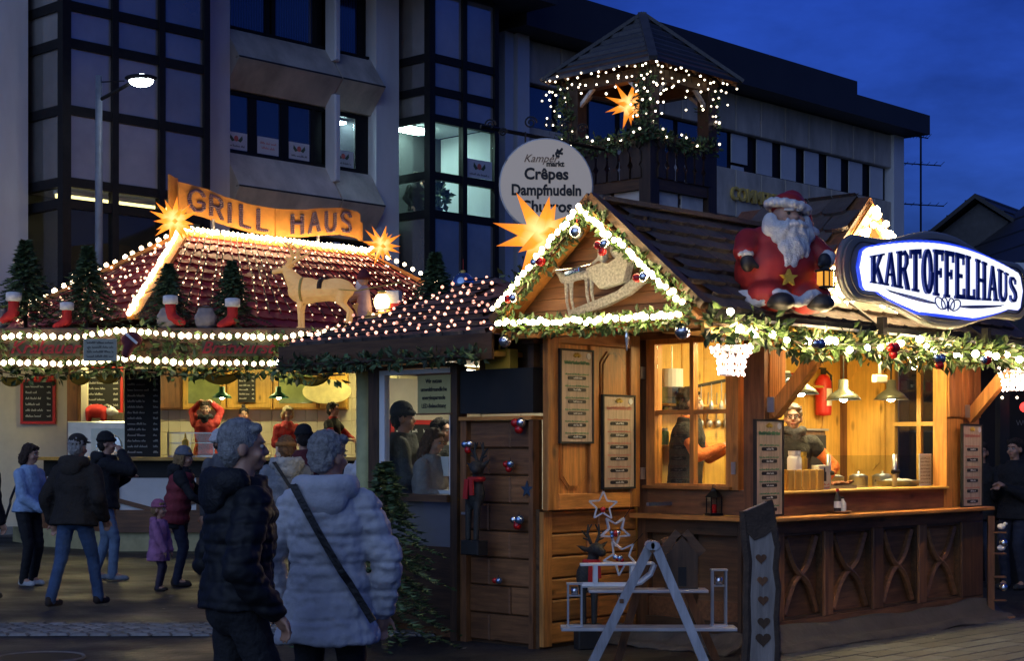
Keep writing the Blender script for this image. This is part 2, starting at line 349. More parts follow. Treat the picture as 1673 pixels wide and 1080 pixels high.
def scrib(mb, x0, x1, z, h, y, amp=1.0, th=None):
    """one line of handwriting as thin strokes on the plane y"""
    th = th or h*.14; x = x0
    while x < x1-h*.5:
        wl = min(x1-x, h*rnd.uniform(1.6, 4.2)); n = max(3, int(wl/(h*.22))); pts = []
        for i in range(n+1):
            pts.append((x+wl*i/n, z+(h*(.0 if i % 2 else rnd.choice((.55, .6, 1.0))))*amp))
        for (a, b), (c, d) in zip(pts, pts[1:]):
            dx, dz = c-a, d-b; ln = sqrt(dx*dx+dz*dz); nx, nz2 = -dz/ln*th/2, dx/ln*th/2
            mb.add([(a+nx, y, b+nz2), (a-nx, y, b-nz2), (c-nx, y, d-nz2), (c+nx, y, d+nz2)], [(0, 1, 2, 3)])
        x += wl+h*.45
def text(body, size, mat, parent, loc, rotz=0, name='lettering', extr=.004, sx=1, bold=0, align='CENTER', shear=0, rot=None):
    c = bpy.data.curves.new(name, 'FONT'); c.body = body; c.size = size; c.extrude = extr; c.align_x = align; c.offset = bold; c.shear = shear
    c.resolution_u = 3
    tmp = bpy.data.objects.new('t', c); TS.collection.objects.link(tmp); vl = TS.view_layers[0]; vl.update()
    me = bpy.data.meshes.new_from_object(tmp.evaluated_get(vl.depsgraph)); me.name = name; bpy.data.objects.remove(tmp); bpy.data.curves.remove(c)
    me.materials.clear(); me.materials.append(mat); o = bpy.data.objects.new(name, me); COL.objects.link(o); o.parent = parent; o.location = loc
    o.rotation_euler = rot or (pi/2, 0, rotz); o.scale = (sx, 1, 1)
    return o
# ------------------------------------------------------------------ voxel bodies
def remesh(mb, voxel, smooth=3, disp=None, mats=(), name='body'):
    me = mb.mesh('t'); ob = bpy.data.objects.new('t', me); TS.collection.objects.link(ob)
    r = ob.modifiers.new('r', 'REMESH'); r.mode = 'VOXEL'; r.voxel_size = voxel
    if smooth: s = ob.modifiers.new('s', 'SMOOTH'); s.factor = .5; s.iterations = smooth
    vl = TS.view_layers[0]; vl.update(); dg = vl.depsgraph
    m2 = bpy.data.meshes.new_from_object(ob.evaluated_get(dg)); m2.name = name
    bpy.data.objects.remove(ob); bpy.data.meshes.remove(me)
    if disp:
        for v in m2.vertices: pass
        co = [v.co.copy() for v in m2.vertices]; no = [v.normal.copy() for v in m2.vertices]
        for v, c, q in zip(m2.vertices, co, no): v.co = c+q*disp(c)
    m2.materials.clear()
    for m in mats: m2.materials.append(m)
    m2.shade_smooth(); m2.update()
    return m2
# ================================================================== GROUND
obj('ground', MB().add([(-300, -60, 0), (300, -60, 0), (300, 500, 0), (-300, 500, 0)], [(0, 1, 2, 3)]), MT['asphalt'], kind='structure')
path = obj('cobble_strip', MB().add([(-6.2, 14.1, .004), (-.6, 14.1, .004), (-.6, 15.1, .004), (-6.2, 15.1, .004)], [(0, 1, 2, 3)]), MT['asphalt'], kind='structure')
settm = MB().bev(-.075, .075, -.055, .055, 0, .02).mesh('cobble', [MT['sett']])
sm = MB()
sm.add([(-.08, -.06, 0), (.08, -.06, 0), (.08, .06, 0), (-.08, .06, 0), (-.06, -.045, .02), (.06, -.045, .02), (.06, .045, .02), (-.06, .045, .02)],
       [(0, 1, 5, 4), (1, 2, 6, 5), (2, 3, 7, 6), (3, 0, 4, 7), (4, 5, 6, 7)])
settm = sm.mesh('cobble', [MT['sett']])
k = 0
for r in range(8):
    for c in range(36):
        x = -6.15+c*.175+(r % 2)*.085+rnd.uniform(-.008, .008)
        if x > -.7: continue
        inst('cobble', settm, path, (x, 14.17+r*.125+rnd.uniform(-.006, .006), .004+rnd.uniform(-.002, .004)), (0, 0, rnd.uniform(-.06, .06)), (1, rnd.uniform(.9, 1.02), 1)); k += 1
pave = obj('pavement', MB().add([(2.2, 10.6, .004), (9, 10.6, .004), (9, 15.3, .004), (5.2, 15.3, .004)], [(0, 1, 2, 3)]), MT['asphalt'], kind='structure')
pm_ = MB(); pm_.add([(-.2, -.1, 0), (.2, -.1, 0), (.2, .1, 0), (-.2, .1, 0), (-.19, -.09, .012), (.19, -.09, .012), (.19, .09, .012), (-.19, .09, .012)],
                    [(0, 1, 5, 4), (1, 2, 6, 5), (2, 3, 7, 6), (3, 0, 4, 7), (4, 5, 6, 7)])
pmm = pm_.mesh('paver', [MT['paver']])
k = 0
for r in range(26):
    for c in range(16):
        q = H(-1.7+c*.405+(r % 2)*.2, -.45-r*.205)
        pxx = 836+2700*q.x/q.y; pyy = 735+1.6*2700/q.y
        if 1180 < pxx < 1720 and pyy < 1110 and k < 298:
            inst('paver', pmm, pave, (q.x, q.y, .005+rnd.uniform(-.002, .003)), (0, 0, HA+rnd.uniform(-.01, .01))); k += 1
lm = MB()
for i in range(170):
    x = rnd.uniform(-6, 5); y = rnd.uniform(9, 19); a = rnd.random()*6.28; s = rnd.uniform(.012, .045)
    lm.add([(x+s*cos(a+k*1.57+rnd.uniform(-.3, .3)), y+s*sin(a+k*1.57), .008+rnd.uniform(0, .012)) for k in range(4)], [(0, 1, 2, 3)])
put(obj('litter', lm, pm('paper_scraps', (.30, .27, .22), .8, island=.8), kind='stuff'), 'scattered scraps and dry leaves lying on the dark paving', 'litter')
mh = thing('manhole_cover', 'round dark iron manhole cover in the paving at the lower left', 'manhole cover', (-3.6, 12.6, .004)); obj('cover', MB().lathe([(.31, 0), (.31, .012), (.29, .014)], 28), MT['darkmetal'], mh); obj('rim', MB().tube([(.33*cos(2*pi*i/32), .33*sin(2*pi*i/32), .006) for i in range(32)], .014, 5, closed=True), MT['sett'], mh)
# ================================================================== OFFICE BUILDING (local x = along facade, -t ; -y outward)
bld = thing('office_building', 'long three-storey office building with concrete panels and dark glass bays behind the market', 'building', (13, 55, 0), HA)
B = lambda n, mb, m, **k: obj(n, mb, MT[m], bld, **k)
# core walls
B('wall', MB().box(-33.5, 0, .75, 16, 0, 12.4), 'darkfasc')
# ---- right block
B('roof_fascia', MB().box(-4.26, .2, -.9, 14, 12.0, 12.64), 'darkfasc')
B('roof_fascia', MB().box(-19.3, -4.262, -.9, 14, 12.0, 13.05), 'darkfasc')
B('roof_fascia', MB().box(-33.8, -19.302, -1.9, 14, 12.3, 13.2), 'darkfasc')
B('roof_vent', MB().box(-7.2, -6.0, -.2, 1, 13.05, 13.22), 'darkfasc')
B('pillar', MB().box(-.72, -.08, -.1, .7, 0, 11.99), 'pillar')
for k in range(-7, 8):
    t1 = 9.4-1.27*k; t0 = max(t1-1.27, .74)
    if t1 > 18.4: continue
    B('concrete_panel', MB().bev(-t1+.015, -t0-.015, 0, .3, 10.9, 11.98, .02), 'concrete')
    B('concrete_panel', MB().bev(-t1+.015, -t0-.015, 0, .3, 8.4, 9.78, .02), 'concrete')
    B('concrete_panel', MB().bev(-t1+.015, -t0-.015, .1, .4, 4.6, 5.9, .02), 'concrete')
    f = B('window', MB().box(-t1, -t0, .25, .4, 9.782, 10.898), 'darkmetal')
    zb = 10.02 if k == 0 else 9.84
    if k >= 0 : obj('blind', MB().box(-t1+.02, -t1+.80, .16, .2, zb, 10.86), MT['blind'], f)
    else: obj('pane', MB().box(-t1+.05, -t1+1.1, .2, .23, 9.84, 10.86), MT['blueglass'], f)
    if k == 0: obj('blind', MB().box(-t1+.02, -t1+.62, .16, .2, 9.82, 9.93), MT['blind'], f)
    f = B('window', MB().box(-t1, -t0, .3, .45, 5.91, 8.38), 'darkmetal')
    obj('pane', MB().box(-t1+.06, -t0-.06, .27, .29, 6.1, 8.3), MT['mirror'], f)
    f = B('window', MB().box(-t1, -t0, .4, .5, 0, 4.58), 'darkmetal')
    obj('pane', MB().box(-t1+.06, -t0-.06, .36, .39, .3, 4.4), MT['mirror'], f)
sg = thing('bank_sign', 'large yellow capital letters COMMERZBANK on the concrete panels', 'sign', Vector((13, 55, 0))-U*9.72-V*.06, HA)
o = text('COMMERZBANK', .54, MT['gold'], sg, (0, 0, 8.88), extr=.04, sx=.92, bold=.012, align='LEFT')
em_ = MB(); em_.prism([(5.75, 8.9), (6.15, 9.5), (6.35, 9.1), (6.1, 8.75)], -.05, .03); obj('emblem', em_, MT['gold'], sg)
# ---- white pilasters
B('pillar', MB().box(-19.25, -18.95, -.12, .7, 0, 12.0), 'pillar')
B('pillar', MB().box(-18.88, -18.45, -.2, .7, 0, 12.0), 'pillar')
# ---- glazed bays
room_em = em('office_ceiling_lamp', (.62, 1, .86), 48)
def bay(t0, t1, d, zt, zs, lit=None, nx=2):
    """front face between t0 and t1, projecting d; zs = transom heights; lit = storey interval with a lit room"""
    fr = MB(); mt_ = .09
    xs = [-t1+(t1-t0)*i/nx for i in range(nx+1)]
    for z in zs:
        fr.box(-t1-.02, -t0, -d-.06, -d+.06, z-mt_, z+mt_); fr.box(-t1-.06, -t1+.06, -d, .7, z-mt_, z+mt_)
    for x in xs: fr.box(x-.07, x+.07, -d-.08, -d+.07, 0, zt)
    fr.box(-t1-.09, -t1+.09, -d-.09, -d+.09, 0, zt); fr.box(-t1-.07, -t1+.07, .55, .72, 0, zt)
    fo = B('bay_frame', fr, 'darkmetal')
    B('bay_slab', MB().box(-t1+.02, -t0, -d+.05, .75, zt-.1, zt+.3), 'darkfasc')
    zz = [0]+list(zs)+[zt]
    for a, b in zip(zz, zz[1:]):
        islit = lit and a >= lit[0]-.01 and b <= lit[1]+.01
        for i in range(nx):
            obj('pane', MB().box(xs[i]+.07, xs[i+1]-.07, -d-.01, -d+.01, a+mt_, b-mt_), MT['clear' if islit else 'mirror'], bld)
        obj('pane', MB().box(-t1-.01, -t1+.01, -d+.09, .55, a+mt_, b-mt_), MT['clear' if islit else 'mirror'], bld)
bay(20.64, 22.76, 1.1, 12.2, [3.4, 7.0, 7.88, 9.2, 9.83, 10.58], (7.0, 9.2), 2)
bay(29.07, 32.25, 1.2, 12.2, [3.3, 6.2, 6.6, 7.95, 9.2, 9.9], (3.3, 6.6), 3)
# lit office room behind bay two
rm = MB()
rm.box(-22.7, -20.7, -1.0, 2.2, 6.80, 6.9); rm.box(-22.7, -20.7, -1.0, 2.2, 9.22, 9.3)
B('office_floor', rm, 'pillar')
B('office_wall', MB().box(-22.7, -19.4, 2.2, 2.3, 6.9, 9.22), 'pillar')
B('office_wall', MB().box(-20.62, -20.55, -1.0, 2.2, 6.9, 9.22), 'pillar')
B('wall_opening_trim', MB().box(-22.9, -22.75, .75, 2.2, 6.9, 9.22), 'pillar')
cl = thing('office_ceiling_light', 'bright square ceiling light inside the lit green office bay', 'ceiling light', Vector((13, 55, 0))-U*22.1+V*.2, HA)
obj('lamp_panel', MB().box(-.45, .45, -.25, .25, 9.14, 9.2), room_em, cl); obj('frame', MB().box(-.5, .5, -.3, .3, 9.19, 9.215), MT['white'], cl)
cl = thing('office_ceiling_light', 'second ceiling light deeper in the green office bay', 'ceiling light', Vector((13, 55, 0))-U*21.2+V*1.5, HA)
obj('lamp_panel', MB().box(-.45, .45, -.25, .25, 9.14, 9.2), room_em, cl); obj('frame', MB().box(-.5, .5, -.3, .3, 9.19, 9.215), MT['white'], cl)
# dim shop behind bay one
B('shop_wall', MB().box(-32.2, -29.1, 1.2, 1.3, 0, 6.6), 'concrete'); B('shop_ceiling', MB().box(-32.2, -29.1, -1.1, 1.2, 6.62, 6.7), 'pillar')
cl = thing('strip_light', 'long dim yellow strip light inside the dark glass bay', 'strip light', Vector((13, 55, 0))-U*30.65-V*.75, HA)
obj('tube', MB().box(-1.5, 1.5, -.04, .04, 6.36, 6.43), em('strip_lamp', (1, .85, .35), 2.6), cl); obj('housing', MB().box(-1.52, 1.52, -.07, .07, 6.432, 6.5), MT['white'], cl)
# ---- middle block: pillars, folded parapets, windows
B('pillar', MB().box(-28.35, -27.78, -.3, .7, 0, 12.3), 'pillar'); B('pillar', MB().box(-23.68, -22.98, -.3, .7, 0, 12.3), 'pillar')
B('pillar', MB().box(-38, -32.42, -.2, .7, 0, 13.0), 'pillar')
def parapet(z0, zc, z1):
    for a, b in ((-27.775, -24.97), (-24.93, -23.685)):
        pr = [(.7, z0), (-.12, z0), (-.62, zc-.02), (-.60, zc+.02), (-.12, z1), (.7, z1)]
        k = len(pr); vs = [(a, y, z) for y, z in pr]+[(b, y, z) for y, z in pr]
        fs = [tuple(range(k-1, -1, -1)), tuple(range(k, 2*k))]+[(i, (i+1) % k, (i+1) % k+k, i+k) for i in range(k)]
        B('parapet', MB().add(vs, fs), 'concrete')
        B('parapet_joint', MB().box(a, b, -.625, -.5, zc-.018, zc+.018), 'darkfasc')
parapet(9.24, 9.82, 10.5); parapet(6.35, 7.12, 7.88); parapet(3.1, 3.9, 4.7)
decal_red = pm('emblem_red', (.55, .12, .10), .6); decal_leaf = pm('emblem_dark_leaf', (.05, .09, .05), .6)
def decal(parent_t, wd, y, z0, z1, words=False):
    t = thing('window_poster', 'white poster on the office window', 'poster', Vector((13, 55, 0))-U*parent_t+V*y, HA)
    obj('sheet', MB().box(-wd/2, wd/2, -.004, 0, z0, z1), MT['blind'], t)
    h = z1-z0; c = z0+h*.64
    if not words:
        m = MB(); m.ell((0, -.006, c), (h*.16, .003, h*.17), seg=10, ring=6); obj('flower_emblem', m, decal_red, t)
        m = MB()
        for sgn in (-1, 1):
            m.add([(sgn*h*.1, -.009, c-h*.12), (sgn*h*.42, -.009, c+h*.2), (sgn*h*.46, -.009, c-h*.02), (sgn*h*.3, -.009, c-h*.2)], [(0, 1, 2, 3)])
        obj('leaf_emblem', m, decal_leaf, t)
        m = MB(); scrib(m, -wd*.38, wd*.38, z0+h*.16, h*.13, -.006); obj('print', m, MT['ink'], t)
    else:
        m = MB(); scrib(m, -wd*.38, wd*.38, z0+h*.58, h*.15, -.006); scrib(m, -wd*.3, wd*.3, z0+h*.3, h*.15, -.006); obj('print', m, decal_red, t)
    return t
def winrow(z0, z1, panes, xs, mat):
    f = B('window', MB().box(xs[0], xs[1], .05, .5, z0, z1), 'darkmetal')
    for (a, b, m) in panes:
        obj('pane', MB().box(-a, -b, .015, .045, z0+.07, z1-.07), MT[m], f)
        for q in (a+.1, b-.02): pass
    sb = MB()
    for i, (a, b, m) in enumerate(panes):
        sb.box(-a-.11, -a, -.03, .04, z0, z1); sb.box(-b, -b+.11, -.03, .04, z0, z1)
    sb.box(xs[0], xs[1], -.05, .04, z1-.07, z1); sb.box(xs[0], xs[1], -.07, .04, z0, z0+.06)
    obj('frame', sb, MT['darkmetal'], f); return f
winrow(7.9, 9.22, [(27.70, 27.07, 'blueglass'), (26.87, 26.21, 'blueglass'), (26.0, 25.35, 'blueglass')], (-27.77, -25.0), 0)
winrow(10.53, 12.2, [(27.70, 26.63, 'stripe'), (26.36, 25.3, 'stripe')], (-27.77, -25.0), 0)
winrow(10.53, 12.2, [(24.70, 24.0, 'stripe')], (-24.9, -23.69), 0)
winrow(4.72, 6.3, [(27.70, 26.63, 'blueglass'), (26.36, 25.3, 'blueglass'), (24.70, 24.0, 'blueglass')], (-27.77, -23.69), 0)
# small lit office behind the fourth window
f = B('window', MB().box(-24.9, -24.87, -.03, .5, 7.9, 9.22).box(-24.08, -23.69, -.03, .5, 7.9, 9.22).box(-24.87, -24.08, -.03, .5, 9.12, 9.22).box(-24.87, -24.08, -.05, .5, 7.9, 7.98), 'darkmetal')
obj('pane', MB().box(-24.86, -24.09, .0, .02, 7.99, 9.11), MT['clear'], f)
B('lit_alcove', MB().box(-24.9, -23.7, .70, .74, 7.9, 9.2).box(-24.9, -23.7, .505, .70, 9.14, 9.2).box(-24.9, -24.875, .505, .7, 7.9, 9.14), 'pillar')
cl = thing('office_ceiling_light', 'bright ceiling light behind the single lit window over the parapet', 'ceiling light', Vector((13, 55, 0))-U*24.45+V*.38, HA)
obj('lamp_panel', MB().box(-.28, .28, -.2, .2, 9.02, 9.06), em('cyan_ceiling_lamp', (.6, .92, 1), 55), cl); obj('frame', MB().box(-.3, .3, -.22, .22, 9.062, 9.09), MT['white'], cl)
for z0, z1 in ((7.55, 9.48), (10.23, 12.3), (4.3, 6.2)):
    B('fin', MB().bev(-25.03, -24.87, -.46, -.12, z0, z1, .03), 'pillar')
for (t_, wd, w_, lb) in ((27.39, .58, 0, 'white poster with flower emblem in the left pane of the three-pane window'), (26.54, .58, 1, 'white poster with red print in the middle pane of the three-pane window'),
                     (25.68, .58, 0, 'white poster with flower emblem in the right pane of the three-pane window'), (24.42, .62, 0, 'white poster with flower emblem low in the single lit window')):
    q = decal(t_, wd, .005 if t_ > 25 else -.01, 7.99, 8.36, w_); q['label'] = lb
q = decal(21.18, .86, -1.125, 7.98, 8.42, 0); q['label'] = 'white poster with flower emblem on the green-lit glass bay'
# potted plant in the office
pt = thing('potted_plant', 'leafy pot plant silhouetted in the lit office bay', 'plant', Vector((13, 55, 0))-U*21.95+V*(-.5), HA)
obj('pot', MB().lathe([(.1, 6.9), (.14, 7.25), (.15, 7.27)], 10), MT['black'], pt)
m = MB(); leafy(m, (0, 0, 7.52), .26, 90, .22); obj('foliage', m, MT['fir'], pt)
# ================================================================== HOUSES BEHIND, RIGHT
def gablehouse(name, label, loc, rz, wd, dp, ze, zr, wm, rm_, chim=None):
    t = thing(name, label, 'building', loc, rz)
    obj('wall', MB().prism([(-wd/2, 0), (wd/2, 0), (wd/2, ze), (0, zr-.15), (-wd/2, ze)], 0, dp), MT[wm], t)
    s = (zr-ze)/(wd/2)
    for sg_ in (-1, 1):
        r = MB(); r.prism([(0, zr), (sg_*(wd/2+.5), ze-.5*s), (sg_*(wd/2+.5), ze-.5*s+.18), (0, zr+.18)], -.4, dp+.4); ro = obj('roof', r, MT[rm_], t, fix=True)
        for i in range(7):
            a = (i+.5)/7; x = sg_*(wd/2+.5)*a; z = zr+.185-s*abs(x)
            obj('roof_batten', MB().box(x-.03, x+.03, -.4, dp+.4, z-.02, z+.03), MT[rm_], ro)
    if chim: obj('chimney', MB().box(chim[0]-.35, chim[0]+.35, chim[1]-.35, chim[1]+.35, ze, chim[2]), MT['darkfasc'], t)
    for i in range(3): obj('window', MB().box(-wd/4-.5+i*wd/4, -wd/4+.4+i*wd/4, -.05, 0, 3, 4.5), MT['blueglass'], t)
    return t
gablehouse('house', 'small gabled house with chimney right of the office block', (17.5, 62, 0), radians(-35), 9, 12, 7.8, 11.0, 'slate', 'darkfasc', (2.6, 3, 11.3))
gablehouse('house', 'tall black roofed house at the right edge of the sky', (21.8, 50, 0), radians(4), 13.2, 12, 6.5, 12.0, 'darkfasc', 'darkfasc')
gablehouse('house', 'dark gabled town house across the square, mirrored in the office glass', (47, 27, 0), radians(-83), 20, 10, 10.5, 14.5, 'darkfasc', 'darkfasc', (3, 3, 15.5))
lh = thing('low_shop_building', 'low flat shop building with a lit blue window strip between the houses', 'building', (17.2, 48, 0), radians(20))
obj('wall', MB().box(-3, 8, 0, 6, 0, 6.6), MT['slate'], lh); obj('parapet', MB().box(-3.2, 8.2, -.2, 6.2, 6.602, 6.9), MT['pillar'], lh)
for i in range(4): obj('window', MB().box(-2.4+i*2.4, -.6+i*2.4, -.06, 0, 4.6, 6.1), MT['blueglass'], lh)
# tv antenna
an = thing('tv_antenna', 'thin roof aerial with crossed bars standing against the sky', 'antenna', (14.1, 57, 0))
obj('mast', MB().tube([(0, 0, 8.5), (0, 0, 12.7)], .035, 6), MT['darkmetal'], an)
for z, l in ((12.45, .3), (11.5, .75), (10.1, .85)):
    m = MB(); m.tube([(-l, 0, z), (l, .2, z-.06)], .022, 5)
    for i in range(7): x = -l+2*l*i/6; m.tube([(x, -.25, z-.0), (x, .25, z-.04)], .012, 4)
    obj('crossbar', m, MT['darkmetal'], an)
# street lamp
sl = thing('street_lamp', 'tall grey street lamp with one bright white head before the office block', 'street lamp', (-7.5, 30, 0))
obj('pole', MB().tube([(0, 0, 0), (0, 0, 4), (0, 0, 8.4)], [.09, .075, .06], 10), pm('lamp_pole', (.12, .14, .18), .5), sl, smooth=True)
obj('arm', MB().tube([(0, 0, 7.95), (.35, -.1, 8.1), (.62, -.2, 8.22)], .035, 8).tube([(0, 0, 8.28), (.5, -.15, 8.27)], .012, 5), MT['darkmetal'], sl)
hd = obj('lamp_head', MB().ell((.82, -.25, 8.30), (.30, .16, .07), seg=16), MT['darkmetal'], sl, smooth=True)
obj('lamp_glass', MB().ell((.83, -.26, 8.255), (.22, .13, .12), seg=16), em('street_lamp_glow', (.85, .95, 1), 40), hd, smooth=True)
# ================================================================== LOOKOUT TOWER behind the hut
tw = thing('lookout_tower', 'dark timber lookout tower with pyramid roof and plank balustrade behind the hut', 'tower', (1.89, 24, 0), HA)
T = lambda n, mb, m, **k: obj(n, mb, MT[m], tw, **k)
S = .67
for sx in (-1, 1):
    for sy in (-1, 1): T('post', MB().box(sx*S-.1, sx*S+.1, sy*S-.1, sy*S+.1, 0, 6.95), 'twd')
for zz in (5.24, 4.72, 3.2):
    for s in (-1, 1):
        T('beam', MB().box(-S+.1, S-.1, s*S-.09, s*S+.09, zz, zz+.16), 'dkX'); T('beam', MB().box(s*S-.09, s*S+.09, -S+.1, S-.1, zz, zz+.16), 'dkY')
for s in (-1, 1):
    T('beam', MB().box(-S+.1, S-.1, s*S-.09, s*S+.09, 6.78, 6.94), 'dkX'); T('beam', MB().box(s*S-.09, s*S+.09, -S+.1, S-.1, 6.78, 6.94), 'dkY')
    T('hand_rail', MB().box(-S-.12, S+.12, s*(S+.06)-.06, s*(S+.06)+.06, 5.93, 6.01), 'dkX'); T('hand_rail', MB().box(s*(S+.06)-.06, s*(S+.06)+.06, -S+.0, S-.0, 5.93, 6.01), 'dkY')
T('deck', MB().box(-S, S, -S, S, 5.1, 5.178), 'dkX')
for s in (-1, 1):
    for i in range(6):
        x = -S+.14+i*(2*S-.2)/5.4
        p = [(a, 5.40+(b-5.2)*.72) for a, b in [(-.085, 5.2), (.085, 5.2), (.085, 5.38), (.05, 5.45), (.085, 5.52), (.085, 5.7), (.05, 5.76), (.085, 5.82), (.085, 5.92), (-.085, 5.92), (-.085, 5.82), (-.05, 5.76), (-.085, 5.7), (-.085, 5.52), (-.05, 5.45), (-.085, 5.38)]]
        T('plank', MB().prism([(x+a, b) for a, b in p], s*(S+.11)-.012, s*(S+.11)+.012), 'twd')
        m = MB().prism([(x+a, b) for a, b in p], -.012, .012); M4 = Matrix.Translation((s*(S+.11), 0, 0)) @ Matrix.Rotation(pi/2, 4, 'Z')
        m.v = [tuple(M4 @ Vector(q)) for q in m.v]; T('plank', m, 'twd')
infill = pm('plaster_infill', (.62, .59, .55), .8, var=.25, scale=3, bump=.2)
for i in range(2):
    a, b = -S+.12+i*(S-.08), -S+.12+i*(S-.08)+S-.17
    for zz, z2 in ((4.89, 5.235), (3.4, 4.7)):
        obj('infill_panel', MB().box(a, b, -S-.02, -S+.02, zz, z2), infill, tw); obj('infill_panel', MB().box(-S-.02, -S+.02, a, b, zz, z2), infill, tw)
# roof: lapped slate rows, one strip after another
R0 = 1.03; ZE = 6.93; ZP = 7.90
nrow = 9
for side in range(4):
    M4 = Matrix.Rotation(side*pi/2, 4, 'Z')
    for i in range(nrow):
        a0 = i/nrow; a1 = (i+1)/nrow; r0 = R0*(1-a0); r1 = R0*(1-a1); z0 = ZE+(ZP-ZE)*a0; z1 = ZE+(ZP-ZE)*a1
        vs = [(-r0, -r0, z0), (r0, -r0, z0), (r0, -r0, z0+.05), (-r0, -r0, z0+.05), (-r1, -r1, z1), (r1, -r1, z1)]
        m = MB().add(vs, [(0, 1, 2, 3), (3, 2, 5, 4)], M4); T('slate_row', m, 'slate')
        if i == 0: m.add([(-r0, -r0, z0), (r0, -r0, z0), (0, 0, z0+.5)], [(0, 2, 1)], M4)
    h = MB().bar(M4 @ Vector((R0+.01, -R0-.01, ZE+.03)), M4 @ Vector((.0, 0, ZP+.04)), .12, .05); T('hip_cap', h, 'slate')
    T('rafter', MB().bar(M4 @ Vector((R0-.05, -R0+.05, ZE-.0)), M4 @ Vector((0, 0, ZP-.16)), .07, .09), 'brX')
    for j in (-.6, 0, .6): T('rafter', MB().bar(M4 @ Vector((j*R0, -R0+.04, ZE-.0)), M4 @ Vector((j*R0*.15, -.15, ZP-.22)), .05, .07), 'brX')
    T('soffit', MB().add([(-R0, -R0, ZE+.03), (R0, -R0, ZE+.03), (0, 0, ZP-.05)], [(0, 1, 2)], M4), 'dkX')
    for j in (-1, 1): T('brace', MB().bar(M4 @ Vector((j*S, -S-.02, 6.5)), M4 @ Vector((j*(S-.4), -S-.02, 6.85)), .05, .05), 'greyw')
# greenery and lamps on the tower
gp = []
for sx, sy in ((-1, -1), (1, -1), (-1, 1)):
    gp.append([(sx*(S+.06), sy*(S+.06), 5.95), (sx*(S+.09), sy*(S+.05), 6.4), (sx*(S+.06), sy*(S+.06), 6.85)])
garland('dark fir greenery wound round the tower posts', gp, .14, .045, 16, .085, (1.83, 24, 0), HA, mat=MT['fir'])
garland('dark fir garland lying along the tower hand rail', [[(-S-.1, S, 5.98), (-S-.15, 0, 5.9), (-S-.12, -S-.12, 6.0), (0, -S-.15, 5.9), (S+.1, -S-.12, 6.0)]], .12, .05, 16, .085, (1.83, 24, 0), HA, mat=MT['fir'])
pts = []
ic = []
for i in range(17):
    s = -R0+.05+2*(R0-.05)*i/16
    for side in (0, 1):
        ln = rnd.choice((.12, .3, .55, .75, .2)); x, y = (s, -R0+.06) if side == 0 else (-R0+.06, s)
        if rnd.random() < .85: ic.append([(x, y, ZE-.02), (x, y, ZE-.02-ln)])
t = lights('hanging icicle string of small white lamps under the tower eaves', ic, .13, .017, BULBS, .035, 'icicle_lights', (1.83, 24, 0), HA, cab=.003)
t = lights('white lamps wound over the tower posts and rail garland', gp+[[(-S-.2, S, 6.0), (-S-.22, -S-.2, 5.98), (S+.1, -S-.2, 6.0)], [(-.1, -.8, 6.8), (-.5, -.7, 6.6), (-.7, -.4, 6.3)]], .22, .019, BULBS, .07, 'light_string', (1.83, 24, 0), HA)
def star(label, loc, R, n=17, seed=1, s=1.1, front=(0, -1, 0), flat=.85, name='paper_star', core=9, wd=.145):
    r = random.Random(seed); t = thing(name, label, 'star lamp', loc)
    mt_ = starmat('star_paper', (1.6, 1.1, .45), (.62*s, .13*s, .008*s), R, s)
    dirs = []
    for i in range(n*1):
        z = 1-2*(i+.5)/n; a = i*2.39996+r.random()*.3; q = sqrt(1-z*z); dirs.append(Vector((q*cos(a), z, q*sin(a))))
    for d in dirs:
        L_ = R*r.uniform(.8, 1.08); a = d.orthogonal().normalized(); b = d.cross(a); w_ = R*wd; m = MB()
        base = [d*R*.13+a*w_*cos(pi/4+k*pi/2)+b*w_*sin(pi/4+k*pi/2) for k in range(4)]
        m.add(base+[d*L_], [(0, 1, 4), (1, 2, 4), (2, 3, 4), (3, 0, 4)]); obj('spike', m, mt_, t, fix=False)
    obj('glow_core', MB().ell((0, 0, 0), R*.17, seg=12), em('star_core', (1, .72, .3), core), t, smooth=True)
    return t
star('orange paper star lamp hanging inside the lookout tower', (1.66, 23.45, 6.5), .38, 19, 4, core=3)
# round hanging sign on its iron arm
ar = thing('iron_sign_arm', 'black wrought iron arm with scrolls reaching left from the tower', 'bracket', (0, 22.3, 0))
obj('bar', MB().tube([(-.42, 0, 5.97), (1.3, .9, 5.82)], .028, 8), MT['blackmetal'], ar)
for x, z, rr in ((-.3, 6.0, .08), (-.12, 5.9, .06), (.25, 6.03, .09), (.5, 6.0, .07), (.72, 5.98, .08), (.95, 5.95, .07)):
    obj('scroll', MB().tube([(x+rr*(1-i/26)*cos(i*.5), .05, z+rr*(1-i/26)*sin(i*.5)) for i in range(22)], .012, 5), MT['blackmetal'], ar)
def signlit(n, c, s):
    m = em(n, c, s); return m
cs = thing('round_sign', 'round cream hanging sign for crepes and steamed dumplings', 'sign', (.46, 22.3, 5.17), radians(4))
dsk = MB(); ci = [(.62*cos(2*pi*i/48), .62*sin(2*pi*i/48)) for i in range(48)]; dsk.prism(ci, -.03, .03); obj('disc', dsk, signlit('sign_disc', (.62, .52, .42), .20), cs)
obj('rim', MB().tube([(.62*cos(2*pi*i/48), 0, .62*sin(2*pi*i/48)) for i in range(48)], .022, 6, closed=True), MT['greyw'], cs)
for x in (-.28, .3): obj('hanger', MB().tube([(x, 0, .56), (x, 0, .72)], .012, 5), MT['blackmetal'], cs)
for b_, z, s_, sx_ in (('Crêpes', .08, .215, .95), ('Dampfnudeln', -.135, .205, .86), ('Churros', -.36, .215, .95)):
    text(b_, s_, MT['ink'], cs, (.0, -.034, z), bold=.0065, sx=sx_)
